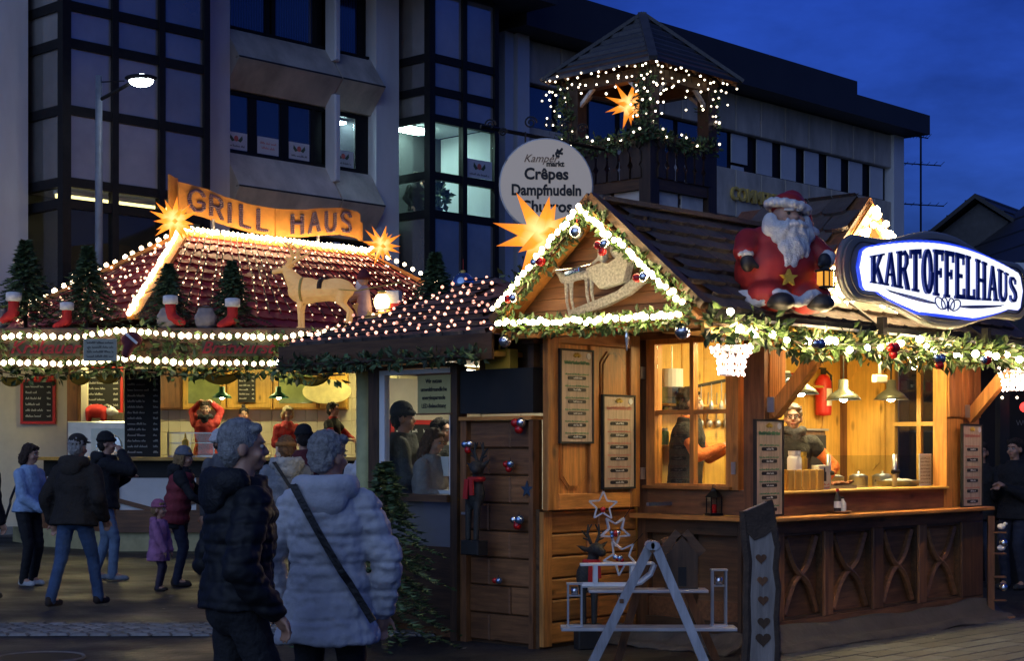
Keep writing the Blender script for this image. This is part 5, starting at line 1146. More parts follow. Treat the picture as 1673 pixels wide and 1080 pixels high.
def lwarp(x, z):
    a = x/1.28; zt = .09+.155*cos(a*pi/2); zb = -.115-.035*cos(a*pi/2)**2; return zb+(zt-zb)*z
def lstrip(m, pts, ws, ox, wl, sxx):
    L_ = []; R_ = []
    for i, (x, z) in enumerate(pts):
        dx = pts[min(i+1, len(pts)-1)][0]-pts[max(i-1, 0)][0]; dz = pts[min(i+1, len(pts)-1)][1]-pts[max(i-1, 0)][1]; l = sqrt(dx*dx+dz*dz) or 1
        L_.append((x-dz/l*ws[i]/2, z+dx/l*ws[i]/2)); R_.append((x+dz/l*ws[i]/2, z-dx/l*ws[i]/2))
    for i in range(len(pts)-1): yield [R_[i], R_[i+1], L_[i+1], L_[i]]
blue = pm('sign_blue_letter', (.015, .04, .30), .4, var=.05)
W_ = [SER[c][0] for c in 'KARTOFFELHAUS']; gap = .17; tot = sum(W_)+gap*12; sxx = 2.44/tot; ox = -1.22
for ch in 'KARTOFFELHAUS':
    wl, parts = SER[ch]; polys = []
    for p in parts:
        if p[0] == 's': polys.append([(p[1], 0), (p[2], 0), (p[2], 1), (p[1], 1)])
        elif p[0] == 'f': polys.append([(p[1], p[3]-(.065 if p[3] else 0)), (p[2], p[3]-(.065 if p[3] else 0)), (p[2], p[3]+(0 if p[3] else .065)), (p[1], p[3]+(0 if p[3] else .065))])
        elif p[0] == 'q': polys.append(p[1])
        elif p[0] == 'o':
            pts = [(.30+.24*cos(2*pi*i/24), .5+.45*sin(2*pi*i/24)) for i in range(25)]; polys += list(lstrip(None, pts, [.10+.10*abs(cos(2*pi*i/24)) for i in range(25)], 0, 0, 0))
        elif p[0] == 'u':
            pts = [(.30-.21*cos(pi*i/12), .32-.27*sin(pi*i/12)) for i in range(13)]; polys += list(lstrip(None, pts, [.17-.07*i/12 for i in range(13)], 0, 0, 0))
        elif p[0] == 'S':
            pts = [(.44, .74), (.43, .88), (.28, .95), (.11, .90), (.07, .76), (.14, .62), (.28, .52), (.42, .40), (.46, .24), (.38, .09), (.22, .05), (.07, .12), (.05, .27)]; polys += list(lstrip(None, pts, [.05, .1, .1, .14, .16, .17, .18, .17, .16, .14, .1, .1, .05], 0, 0, 0))
    m = MB()
    for k_, pl in enumerate(polys):
        # subdivide tall polygons so the arch warp bends them
        pp = [(ox+a*sxx, lwarp(ox+a*sxx, b)) for a, b in pl]
        ar_ = sum(pp[i][0]*pp[(i+1) % len(pp)][1]-pp[(i+1) % len(pp)][0]*pp[i][1] for i in range(len(pp)))
        if ar_ < 0: pp = pp[::-1]
        m.prism(pp, -.108-.0004*k_, -.0905)
    obj('letter', m, blue, ks, fix=False); ox += (wl+gap)*sxx
m = MB()
for s in (-1, 1):
    m.tube([(s*(1.0-.78*i/10), -.093, -.145-.065*(i/10)**.7+.0*i) for i in range(11)], [.002+.012*sin(pi*i/12) for i in range(11)], 5)
    m.tube([(s*(.95-.7*i/10), -.093, -.16-.055*sin(i/10*pi*.5)) for i in range(11)], .004, 5)
    m.tube([(s*(.13+.085*cos(2*pi*i/20)*(1 if i < 20 else 1)), -.093, -.205+.045*sin(2*pi*i/20)+.02*cos(2*pi*i/20)) for i in range(20)], .006, 5, closed=True)
    m.tube([(s*(.06+.05*cos(2*pi*i/16)), -.093, -.2+.05*sin(2*pi*i/16)) for i in range(16)], .006, 5, closed=True)
m.prism([(0, -.27), (.025, -.22), (0, -.18), (-.025, -.22)], -.098, -.091); obj('flourish', m, blue, ks)
for x in (-.9, .85): obj('support', MB().box(x-.03, x+.03, -.03, .03, -.5, -.36), MT['darkmetal'], ks)
for x in (-.9, .85): obj('support', MB().bar((x, .02, -.45), (x, .35, -.2), .04, .04), MT['darkmetal'], ks)
# ---- price boards
def price(label, P, rz, wd, h, n, col, dx=0):
    t = thing('price_board', label, 'price board', P, rz)
    bwd = pm('price_board_wood', (.50, .38, .27), .5, var=.35, scale=4, stretch=(9, 9, .8))
    obj('board', MB().box(-wd/2, wd/2, -.012, .006, 0, h), bwd, t)
    m = MB(); b = .016; m.box(-wd/2-b, -wd/2, -.02, .006, -b, h+b).box(wd/2, wd/2+b, -.02, .006, -b, h+b).box(-wd/2, wd/2, -.02, .006, -b, 0).box(-wd/2, wd/2, -.02, .006, h, h+b); obj('frame', m, MT['black'], t)
    m = MB()
    for i in range(7): a = radians(20+140*i/6); m.caps((.02*cos(a), -.016, h*.935+.01*sin(a)), (.05*cos(a), -.016, h*.935+.035*sin(a)), .008, .004, 5)
    obj('motif', m, MT['yellow'], t)
    m = MB(); scrib(m, -wd*.40, wd*.40, h*.855, h*.038, -.0145, th=.012); scrib(m, -wd*.4, wd*.4, h*.87, h*.02, -.0147, th=.012); obj('heading', m, MT[col], t)
    for i in range(n):
        z = h*.80-(h*.78)*(i+.75)/n; w2_ = wd*.25; hh = h*.019
        pl = obj('price_plate', MB().prism([(w2_+hh*cos(a), z+hh*sin(a)) for a in [-pi/2+pi*j/8 for j in range(9)]]+[(-w2_-hh*cos(a), z-hh*sin(a)) for a in [-pi/2+pi*j/8 for j in range(9)]], -.017, -.0125), MT['ink'], t)
        m = MB(); scrib(m, -w2_*.5, w2_*.6, z-hh*.5, hh*1.2, -.0185, th=.004); obj('price', m, MT['chalk'], pl)
        m = MB(); scrib(m, -wd*.38, wd*.38, z+h*.034, h*.018, -.0145, th=.005); obj('print', m, MT[col], t)
    obj('sticker', MB().prism([(wd*.38+.026*cos(2*pi*i/14), h*.95+.026*sin(2*pi*i/14)) for i in range(14)], -.0165, -.0125), MT['white'], t)
    return t
price('tall price board with green print on the left half of the open shutter', H(-.91, 1.198, 1.665), HA, .38, .73, 6, 'green')
price('price board with pink print lower on the right half of the open shutter', H(-.38, 1.198, 1.29), HA, .39, .75, 6, 'pinkp')
price('price board with green print on the corner post by the counter', H(-.02, -.05, 1.085), HA, .36, .74, 6, 'green')
price('narrow price board with pink print on the right end post', H(3.29, -.05, 1.075), HA, .36, .75, 6, 'pinkp')
# ================================================================== GARLANDS, LAMPS AND ORNAMENTS OF THE HUT
ev = [(-1.44, -.56, 2.52), (-.9, -.57, 2.45), (-.3, -.57, 2.43), (.4, -.57, 2.42), (1.0, -.57, 2.43), (1.8, -.57, 2.42), (2.6, -.57, 2.45), (3.5, -.57, 2.45)]
garland('thick green garland hanging along the front eave of the potato hut', [[(x, y, z+.03*sin(x*5)) for x, y, z in ev]], .12, .034, 11, .085, HC, HA)
lights('string of round lamps in the front eave garland of the potato hut', [[(x, y-.11, z+.03*sin(x*7)) for x, y, z in ev]], .20, .027, BULBE, .028, 'light_string', HC, HA, sub=2)
gx = RX0-.12
gsl = [[(gx, -.40, 2.64), (gx, RY, 3.40), (gx, 1.44, 2.68)]]; gbt = [[(gx, -.40, 2.55), (gx, .5, 2.54), (gx, 1.42, 2.57)]]
garland('green garland along both slopes of the sleigh gable', gsl, .06, .03, 10, .065, HC, HA)
garland('green garland along the foot of the sleigh gable', gbt, .065, .03, 11, .065, HC, HA)
off = lambda p, d: [(x-.09, y, z+d) for x, y, z in p]
lights('dense row of bright lamps along both slopes of the sleigh gable', [off(gsl[0], .02)], .042, .021, BULBG, .009, 'light_string', HC, HA, sub=2)
lights('dense row of bright lamps along the foot of the sleigh gable', [off(gbt[0], .02)], .042, .021, BULBG, .009, 'light_string', HC, HA, sub=2)
cg = lambda d, y: [(GX-GHW+.05, y, GZ-(GHW-.05)*.95-d), (GX, y, GZ-.1-d), (GX+GHW-.05, y, GZ-(GHW-.05)*.95-d)]
lights('blazing rows of lamps on the front gable behind the illuminated sign', [cg(.0, GY-.20), cg(.09, GY-.20), cg(.22, GY-.09), cg(.34, GY-.09), cg(.46, GY-.09), cg(.58, GY-.09)], .085, .028, BULBG, .012, 'light_string', HC, HA)
def bauble(label, P, r, mat, group=None):
    t = thing('bauble', label, 'bauble', P, HA, group)
    obj('ball', MB().ell((0, 0, 0), r, seg=20, ring=12), mat, t, smooth=True); obj('cap', MB().lathe([(r*.22, r*.95), (r*.24, r*1.15), (r*.1, r*1.2)], 10), MT['gold'], t); obj('thread', MB().tube([(0, 0, r*1.2), (0, 0, r*2.2)], .003, 4), MT['red'], t)
    return t
bauble('large silver bauble at the right foot of the sleigh gable', H(-1.5, -.34, 2.45), .06, MT['silver']); bauble('large silver bauble at the left foot of the sleigh gable', H(-1.5, 1.42, 2.46), .053, MT['silver'])
bauble('large silver bauble under the peak of the sleigh gable', H(-1.58, .60, 3.24), .055, MT['silver'])
cnb = thing('cone_ornament', 'small red bauble and silver icicle hanging at the middle of the gable foot', 'ornament', H(-1.52, .2, 2.46), HA); obj('ball', MB().ell((0, .03, .03), .027), MT['redball'], cnb, smooth=True); obj('icicle', MB().lathe([(.004, -.13), (.018, -.03), (.01, .04)], 8, c=(0, -.04, 0)), MT['silver'], cnb)
def cluster(label, P, rz, cols, r=.032, bow=False):
    t = thing('bauble_cluster', label, 'baubles', P, rz)
    for i, c in enumerate(cols):
        a = 2.2*i+.5; obj('bauble', MB().ell((r*1.05*cos(a), -r, r*1.05*sin(a)), r*(1 if i else 1.15), seg=14, ring=9), MT[c], t, smooth=True)
    obj('wire', MB().tube([(0, 0, 0), (.0, -.005, r*2.4)], .003, 4), MT['darkmetal'], t); return t
RW = HA-pi/2
cluster('blue and silver baubles at the left of the dark side wall', H(-1.23, 2.08, 1.63), RW, ('silver', 'blueball', 'redball')); cluster('silver and dark red baubles at the top right of the dark side wall', H(-1.23, 1.5, 1.80), RW, ('silver', 'redball', 'redball'), .036)
cluster('small red baubles with one blue beside the reindeer head on the dark side wall', H(-1.23, 1.62, 1.47), RW, ('blueball', 'redball', 'redball'), .027); cluster('blue bauble with dark berries low on the dark side wall', H(-1.23, 1.52, 1.02), RW, ('blueball', 'silver', 'redball'), .033); cluster('tiny blue bauble pair at the foot of the dark side wall', H(-1.23, 1.75, .52), RW, ('blueball', 'redball'), .024)
for i, (y, z, cs_) in enumerate(((.95, 3.02, ('redball', 'silver')), (1.23, 2.76, ('silver', 'redball')), (.31, 3.1, ('silver', 'redball', 'redball')), (-.06, 2.83, ('silver', 'redball')))):
    cluster(('red and silver baubles halfway up the left gable slope', 'silver and red baubles low on the left gable slope', 'silver and red baubles high on the right gable slope', 'silver bauble with red bow low on the right gable slope')[i], H(-1.60, y, z), RW, cs_, .034)
for i, (x, z, cs_) in enumerate(((-.36, 2.38, ('blueball', 'silver')), (.72, 2.40, ('redball', 'redball', 'redball')), (1.45, 2.34, ('blueball', 'blueball', 'redball')), (2.25, 2.36, ('redball', 'blueball')), (3.1, 2.42, ('redball', 'blueball', 'silver')))):
    cluster(('blue and silver baubles in the eave garland near the bearded figure', 'three red baubles in the eave garland over the first pendant lamp', 'two blue and one red bauble in the eave garland at its middle', 'red and blue baubles in the eave garland right of its middle', 'red, blue and silver baubles at the right end of the eave garland')[i], H(x, -.70, z), HA, cs_, .036)
so = thing('star_ornament', 'flat pale blue star hanging on the dark side wall', 'ornament', H(-1.22, 1.44, 1.28), RW)
def starpoly(R, r, n=5, a0=pi/2): return [((R if i % 2 == 0 else r)*cos(a0+pi*i/n), (R if i % 2 == 0 else r)*sin(a0+pi*i/n)) for i in range(2*n)]
obj('star', MB().prism(starpoly(.07, .03), -.012, 0), MT['blueball'], so)
# silver sleigh ornament in the gable
so = thing('sleigh_ornament', 'silver relief ornament of a reindeer pulling a sleigh in the lit gable', 'ornament', H(RX0+.08, .57, 2.86), RW); so.rotation_euler = (0, radians(-9), RW)
m = MB(); m.caps((-.33, -.05, .12), (-.10, -.05, .10), .04, .035)
for x in (-.33, -.28, -.12, -.07): m.caps((x+.02, -.05, .10), (x, -.05, -.06), .02, .013).caps((x, -.05, -.06), (x+.015, -.05, -.19), .013, .010)
m.caps((-.34, -.05, .13), (-.40, -.05, .22), .03, .022).caps((-.40, -.05, .23), (-.46, -.05, .20), .024, .016).caps((-.39, -.05, .24), (-.36, -.05, .33), .008, .005).caps((-.38, -.05, .29), (-.43, -.05, .34), .006, .004).caps((-.4, -.05, .25), (-.46, -.05, .31), .006, .004)
remobj('reindeer', m, .009, MT['matsilver'], so, 2); obj('saddle', MB().bev(-.28, -.13, -.1, -.01, .125, .16, .006), MT['blueball'], so)
m = MB().prism([(-.02, .04), (.05, -.05), (.28, -.05), (.34, .06), (.40, .26), (.34, .27), (.28, .15), (.16, .12), (.10, .14), (.02, .14), (-.06, .13)], -.10, -.02); obj('sleigh_body', m, MT['matsilver'], so, fix=True)
m = MB().prism([(-.30, -.20), (-.28, -.14), (0, -.12), (.2, -.10), (.42, -.02), (.48, -.02), (.46, -.09), (.3, -.15), (.05, -.19)], -.08, -.03); obj('runner_band', m, MT['matsilver'], so, fix=True)
m = MB().ell((.10, -.07, .20), (.045, .04, .06)).ell((.10, -.075, .275), .03).caps((.1, -.08, .2), (.0, -.08, .16), .016, .012).ell((.24, -.06, .22), (.07, .04, .08)); remobj('rider', m, .01, MT['matsilver'], so, 2)
obj('reins', MB().tube([(-.38, -.08, .2), (-.2, -.085, .17), (.0, -.08, .16)], .006, 5), MT['silver'], so)
star('large orange paper star lamp behind the left slope of the hut gable', (.26, 14.35, 3.46), .46, 14, 9, 1.35, wd=.18)
# basket lamps
def basket(label, P):
    t = thing('basket_lamp', label, 'hanging lamp', P, HA); m = MB()
    pr = [(.145, .20), (.125, .17), (.095, .1), (.085, .0)]
    for i in range(12): a = 2*pi*i/12; m.tube([(r*cos(a), r*sin(a), z) for r, z in pr], .006, 4)
    for r, z in pr: m.tube([(r*cos(2*pi*i/24), r*sin(2*pi*i/24), z) for i in range(24)], .006, 4, closed=True)
    obj('wire_basket', m, MT['white'], t); me = ballmesh(em_b, 1)
    for r, z in ((.15, .2), (.14, .17), (.115, .13), (.10, .09), (.095, .05), (.09, .01)):
        for i in range(13): a = 2*pi*(i+rnd.random()*.5)/13; inst('bulb', me, t, (r*cos(a), r*sin(a), z+rnd.uniform(-.012, .012)), sc=.012)
    obj('hook', MB().tube([(0, 0, .2), (0, 0, .3)], .005, 5).tube([(-.13, 0, .19), (0, 0, .24), (.13, 0, .19)], .005, 5), MT['darkmetal'], t)
em_b = em('basket_bulb', (1, .62, .50), 26)
basket('glowing wire basket lamp hanging under the left end of the front eave', H(-1.16, -.52, 2.145)); basket('glowing wire basket lamp hanging under the right end of the front eave', H(3.2, -.52, 2.145))
# ---- bearded roof figure
fg = thing('roof_figure', 'big seated white-bearded figure in red coat and cap sitting on the hut eave', 'figure', H(-.40, -.40, 2.635), radians(22)); fg.scale = (1.05, 1, .95)
frd = pm('figure_red', (.36, .022, .018), .55, var=.2, scale=5); fbk = pm('figure_black', (.02, .02, .022), .5); fwh = pm('figure_white', (.62, .62, .64), .8, var=.12, scale=16, bump=.5)
m = MB().ell((0, 0, .34), (.335, .26, .31), seg=20, ring=14).ell((0, .01, .54), (.27, .19, .19), seg=16, ring=10).caps((-.24, 0, .58), (-.335, -.1, .47), .105, .085).caps((.24, 0, .58), (.32, -.13, .46), .11, .09).ell((-.17, -.16, .12), (.17, .17, .13)).ell((.17, -.16, .12), (.17, .17, .13))
remobj('coat', m, .018, frd, fg, 5, lambda c: .006*noise.noise(c*9))
m = MB().ell((.04, -.07, .76), (.115, .115, .13)).ell((.04, -.19, .755), (.028, .03, .026)).ell((-.025, -.17, .74), (.03, .02, .025)).ell((.105, -.17, .74), (.03, .02, .025)); remobj('face', m, .012, MT['skin'], fg, 2)
for s in (-1, 1): obj('eye', MB().ell((.04+s*.045, -.172, .79), .013), MT['ink'], fg, smooth=True); obj('eyebrow', MB().caps((.04+s*.02, -.185, .815), (.04+s*.075, -.17, .815), .012, .009), fwh, fg, smooth=True)
m = MB().ell((.03, -.16, .62), (.185, .09, .13)).ell((.02, -.20, .50), (.13, .07, .12)).ell((-.02, -.225, .41), (.065, .045, .08)).caps((-.04, -.23, .38), (-.09, -.24, .355), .03, .012).ell((-.12, -.10, .68), (.06, .07, .12)).ell((.18, -.09, .68), (.055, .07, .12))
remobj('beard', m, .011, fwh, fg, 2, lambda c: (.007*sin(c.x*80+9*noise.noise(c*4))+.008*noise.noise(Vector((c.x*60, c.y*40, c.z*14))))*min(1, max(0, (-.08-c.y)*12))); m = MB().caps((.02, -.225, .695), (-.11, -.19, .665), .035, .014).caps((.06, -.225, .695), (.19, -.18, .665), .035, .014); remobj('moustache', m, .01, fwh, fg, 2)
m = MB(); 
for i in range(14): a = 2*pi*i/14; m.ell((.06+.135*cos(a), -.045+.13*sin(a), .855-.0*cos(a)+.03*(-cos(a))), (.045, .045, .045))
remobj('cap_rim', m, .014, fwh, fg, 2, lambda c: .008*noise.noise(c*40)); m = MB().ell((.07, -.03, .87), (.135, .125, .11)).caps((.12, .0, .92), (.23, .02, .84), .09, .06).caps((.23, .02, .84), (.265, -.01, .72), .055, .035); remobj('cap', m, .015, frd, fg, 4); obj('pompom', remesh(MB().ell((.275, -.03, .665), .055), .012, 1, lambda c: .008*noise.noise(c*45), [fwh]), fwh, fg)
for s, cu_, mi in ((-1, (-.34, -.13, .455), (-.335, -.155, .38)), (1, (.30, -.20, .435), (.235, -.27, .40))):
    m = MB(); m.ell(cu_, (.065, .06, .045) if s < 0 else (.06, .06, .075)); obj('cuff', remesh(m, .012, 1, lambda c: .007*noise.noise(c*40), [fwh]), fwh, fg)
    m = MB().ell(mi, (.055, .05, .075)).caps((mi[0]-s*.03, mi[1]-.02, mi[2]), (mi[0]-s*.06, mi[1]-.03, mi[2]-.03), .024, .02); remobj('mitten', m, .012, fbk, fg, 2)
m = MB()
for i in range(22):
    a = pi*(i/21); m.ell((-.34*cos(a), -.30*sin(a)*1.05-.02, .10+.035*sin(i*1.1)), (.05, .05, .045))
obj('hem_trim', remesh(m, .015, 2, lambda c: .008*noise.noise(c*38), [fwh]), fwh, fg)
for s in (-1, 1): m = MB().ell((s*.165, -.345, .065), (.095, .10, .075)).ell((s*.165, -.33, .05), (.10, .12, .05)); remobj('boot', m, .014, fbk, fg, 3)
obj('star_badge', MB().prism([(x-.07, z+.26) for x, z in starpoly(.07, .03)], -.30, -.262), MT['yellow'], fg)
ln = thing('hand_lantern', 'small black lantern with amber panes held by the roof figure', 'lantern', fg.location+Vector((.33, -.18, .18)), radians(26))
obj('frame', MB().box(-.055, .055, -.055, .055, 0, .015).box(-.055, .055, -.055, .055, .125, .14).box(-.055, -.045, -.055, -.045, .015, .125).box(.045, .055, -.055, -.045, .015, .125).box(-.004, .004, -.055, -.047, .015, .125).lathe([(.05, .14), (.015, .175), (.0, .18)], 4), MT['black'], ln); obj('pane', MB().box(-.044, .044, -.044, .044, .016, .124), em('amber_pane', (1, .42, .05), .8), ln)
# ---- hut interior
for i, (x, z, lb) in enumerate(((2.115, 2.055, 'steel pendant lamp over the counter, middle one of the three'), (2.95, 2.075, 'steel pendant lamp over the right end of the counter'), (1.42, 2.09, 'steel pendant lamp half hidden behind the eave brace'))):
    pend(lb, H(x, .6, z), pm('steel_shade', (.11, .125, .115), .3, metal=.4), .30, .165, 170, group=None)
c = thing('ceiling_lamp', 'white ceiling lamp at the left end inside the potato hut', 'ceiling lamp', H(.50, .38, 2.52), HA); obj('diffuser', MB().box(-.4, .4, -.07, .07, 0, .04), em('hut_tube', (1, .80, .38), 75), c); obj('housing', MB().box(-.42, .42, -.09, .09, .041, .07), MT['white'], c)
c = thing('ceiling_lamp', 'added warm lamp above the hut counter, hidden by the eave garland', 'ceiling lamp', H(2.0, .36, 2.52), HA); obj('diffuser', MB().box(-.5, .5, -.07, .07, 0, .04), em('hut_fill_lamp', (1, .76, .26), 85), c); obj('housing', MB().box(-.52, .52, -.09, .09, .041, .07), MT['white'], c)  # lamp added out of sight to light the fronts of things inside
fe = thing('fire_extinguisher', 'red fire extinguisher hanging on the hut back wall', 'fire extinguisher', H(2.93, 1.34, 1.93), HA); obj('cylinder', MB().lathe([(.0, 0), (.075, .01), (.08, .04), (.08, .34), (.05, .39), (.02, .41)], 16), MT['red'], fe, smooth=True); obj('valve', MB().box(-.02, .02, -.02, .02, .41, .46).box(-.06, .03, -.015, .015, .46, .475), MT['ink'], fe); obj('hose', MB().tube([(.02, -.02, .44), (.09, -.03, .4), (.10, -.03, .2), (.085, -.03, .12)], .012, 6), MT['ink'], fe); obj('instruction_label', MB().add([(.082*sin(a), -.082*cos(a), z) for z in (.1, .27) for a in [-.6+.2*i for i in range(7)]], [(i, i+1, i+8, i+7) for i in range(6)]), MT['paper'], fe)
# sneeze guard
sg_ = thing('glass_guard', 'low clear glass guard with steel posts along the counter', 'glass guard', HC, HA)
for x in (1.15, 2.233, 3.0): obj('post', MB().tube([(x-.0, .14, 1.263), (x, .14, 1.56)], .022, 10), MT['chrome'], sg_, smooth=True); obj('clamp', MB().tube([(x-.05, .13, 1.40), (x+.05, .13, 1.40)], .02, 8), MT['darkmetal'], sg_)
for a, b in ((1.18, 2.20), (2.26, 2.98)): obj('pane', MB().box(a, b, .137, .143, 1.285, 1.55), MT['acryl'], sg_)
tr = thing('food_tray', 'steel tray of browned potato pancakes behind the glass guard', 'food tray', H(1.45, .28, 1.263), HA); obj('tray', MB().box(-.22, .22, -.1, .12, 0, .012).box(-.22, .22, -.1, -.09, .012, .03).box(-.22, .22, .11, .12, .012, .03), MT['chrome'], tr)
fd = pm('fried_brown', (.36, .10, .03), .6, var=.5, scale=30, bump=.6)
for i in range(12): inst('potato_pancake', ballmesh(fd, 2), tr, (-.17+.07*(i % 6)+rnd.uniform(-.01, .01), -.04+.08*(i//6), .035+.015*rnd.random()), (rnd.uniform(-.3, .3), rnd.uniform(-.3, .3), rnd.random()), (.048, .04, .018))
tr = thing('serving_pan', 'wide steel serving pan at the right of the counter', 'pan', H(2.6, .32, 1.263), HA); obj('pan', MB().lathe([(.17, 0), (.2, .05), (.205, .055), (.19, .045), (.16, .01)], 20), MT['chrome'], tr, smooth=True); obj('salad', remesh(MB().ell((0, 0, .04), (.16, .16, .03)), .015, 1, lambda c: .01*noise.noise(c*30), [MT['whitecl']]), MT['whitecl'], tr)
def jar(name, label, P, r, h, mat, lid): t = thing(name, label, 'jar', P, HA); obj('body', MB().lathe([(r*.85, 0), (r, .01), (r, h*.8), (r*.8, h*.88)], 14), mat, t, smooth=True); obj('lid', MB().lathe([(r*.85, h*.88), (r*.87, h), (r*.2, h)], 14), lid, t); return t
cr = thing('wooden_crate', 'slatted wooden crate on the counter before the woman with glasses', 'crate', H(.70, .18, 1.263), HA)
for i in range(5): obj('slat', MB().bev(-.27+.108*i, -.27+.108*i+.085, -.12, -.105, 0, .17, .004), MT['lwZ'], cr)
for x in (-.28, .265): obj('end_board', MB().box(x, x+.014, -.104, .1, 0, .17), MT['lwY'], cr)
obj('rear_board', MB().box(-.264, .263, .09, .1, 0, .17), MT['lwX'], cr); obj('bottom_board', MB().box(-.264, .263, -.104, .09, 0, .012), MT['lwX'], cr)
jar('jar', 'white tub with handle standing in the wooden crate', H(.68, .17, 1.28), .06, .31, MT['white'], MT['white']); jar('jar', 'yellow jar standing in the wooden crate', H(.83, .2, 1.28), .05, .30, pm('honey', (.42, .25, .02), .2), MT['yellow'])
mn = thing('menu_stand', 'small leaning card with dark bottle and red print on the counter', 'menu stand', H(1.02, .10, 1.263), HA-.3); obj('card', MB().box(-.06, .06, -.006, .006, 0, .2), MT['cream'], mn); obj('bottle_print', MB().box(-.018, .018, -.0085, -.0065, .07, .15).box(-.007, .007, -.0085, -.0065, .15, .185), MT['ink'], mn); m = MB(); scrib(m, -.05, .05, .035, .02, -.0085); scrib(m, -.05, .05, .01, .018, -.0085); obj('print', m, MT['red'], mn); obj('foot', MB().box(-.05, .05, .006, .05, 0, .01), MT['cream'], mn)
mn = thing('menu_stand', 'white printed menu card standing by the right post of the glass guard', 'menu stand', H(2.88, .2, 1.263), HA); obj('card', MB().box(-.11, .11, -.004, .004, 0, .3), MT['paper'], mn); m = MB()
for i in range(8): scrib(m, -.09, .09, .25-.032*i, .016, -.0055)
obj('print', m, MT['ink'], mn); obj('foot', MB().box(-.09, .09, .004, .05, 0, .01), MT['acryl'], mn)
tr = thing('condiment_tray', 'small dark tray with sauce bottles on the counter ledge', 'tray', H(1.02, -.05, 1.064), HA); obj('tray', MB().lathe([(.08, 0), (.105, .018), (.10, .022), (.075, .008)], 20), MT['brX'], tr, smooth=True)
for i, (x, hh, c_, lid, lb) in enumerate(((-.03, .20, 'ink', 'red', 'dark sauce bottle with red cap on the small ledge tray'), (.05, .13, 'paper', 'ink', 'pale short sauce bottle on the small ledge tray'))):
    b = thing('sauce_bottle', lb, 'bottle', H(1.02+x, -.05, 1.072), HA); obj('body', MB().lathe([(.028, 0), (.03, .01), (.03, hh*.6), (.012, hh*.8), (.012, hh*.88)], 12), MT[c_], b, smooth=True); obj('cap', MB().lathe([(.014, hh*.88), (.014, hh), (.005, hh)], 10), MT[lid], b); obj('label_band', MB().lathe([(.0306, hh*.2), (.0306, hh*.48)], 12, cap=False), MT['paper'], b)
pt_ = thing('paper_towel', 'blue and white paper towel roll hanging inside the side window', 'paper towel', H(.55, 1.36, 1.95), HA); obj('roll', MB().lathe([(.02, 0), (.1, 0), (.1, .36), (.02, .36)], 18), MT['white'], pt_, smooth=False); obj('wrap', MB().lathe([(.101, .0), (.101, .20)], 18, cap=False), MT['blueball'], pt_); obj('rod', MB().tube([(0, 0, .36), (0, 0, .56)], .006, 5), MT['chrome'], pt_)
pl = thing('hanging_rail', 'black rail with kitchen tools hung across inside the side window', 'rail', H(.75, 1.2, 2.12), HA); obj('bar', MB().tube([(-.3, 0, .0), (.75, 0, .16)], .016, 6), MT['ink'], pl)
for i in range(6): obj('tool', MB().tube([(-.15+.15*i, -.01, .02+.022*i), (-.15+.15*i, -.01, -.10)], .006, 5).ell((-.15+.15*i, -.01, -.13), (.03, .012, .05)), MT['chrome'], pl)
sh_ = thing('cup_stack', 'stack of white and lilac paper cups inside the side window', 'cups', H(.68, .7, 1.36), HA)
for i in range(3): obj('cup', MB().lathe([(.04, 0), (.055, .14), (.05, .14)], 14), MT['white'], sh_, loc=(-.12+.12*i, 0, 0), smooth=True)
bx = thing('napkin_box', 'white and blue carton with printed triangles inside the side window', 'carton', H(.62, .45, 1.20), HA-pi/2); obj('box', MB().bev(-.18, .18, -.08, .08, 0, .15, .004), MT['paper'], bx); obj('print', MB().add([(-.14, -.083, .02), (-.02, -.083, .02), (-.08, -.083, .13), (.02, -.083, .02), (.14, -.083, .02), (.08, -.083, .13)], [(0, 1, 2), (3, 4, 5)]), MT['blueball'], bx)
K('worktop', MB().box(.24, 1.3, .24, .75, 1.16, 1.2), 'lwX')
cn = thing('canister', 'clear plastic canister with white content behind the side window', 'canister', H(.95, .55, 1.20), HA); obj('body', MB().lathe([(.07, 0), (.075, .25), (.05, .3)], 14), MT['white'], cn, smooth=True); obj('lid', MB().lathe([(.052, .3), (.052, .33), (.01, .33)], 12), MT['blueball'], cn)
# goods on shelves and hooks inside the hut
K('shelf', MB().box(1.72, 2.75, 1.22, 1.428, 2.20, 2.22), 'lwX'); K('shelf', MB().box(.3, 1.15, 1.22, 1.428, 1.62, 1.64), 'lwX')
for i in range(8):
    x = 1.78+.125*i; hh = rnd.uniform(.10, .2); t = thing('storage_jar', '%s storage jar with %s lid on the back shelf inside the hut' % (('white', 'red', 'green', 'cream', 'pale blue')[i % 5], ('black', 'white', 'red')[i % 3]), 'jar', H(x, 1.33, 2.222) if i < 7 else H(.4, 1.33, 1.642), HA, 'storage jars on the hut shelves')
    obj('body', MB().lathe([(.04, 0), (.045, .01), (.045, hh*.8), (.03, hh*.85)], 12), [MT['white'], MT['red'], MT['green'], MT['cream'], MT['blueball']][i % 5], t, smooth=True); obj('lid', MB().lathe([(.034, hh*.85), (.034, hh), (.005, hh)], 12), MT[('ink', 'white', 'red')[i % 3]], t)
for i in range(5):
    t = thing('hanging_ladle', ('first', 'second', 'third', 'fourth', 'fifth')[i]+' steel ladle from the left hanging on the hut back wall', 'ladle', H(1.02+.13*i, 1.42, 1.86), HA, 'ladles on the hut back wall'); obj('handle', MB().tube([(0, 0, .0), (0, -.01, .26)], .006, 6), MT['chrome'], t); obj('bowl', MB().ell((0, -.02, -.02), (.04, .025, .04), seg=10, ring=6), MT['chrome'], t, smooth=True)
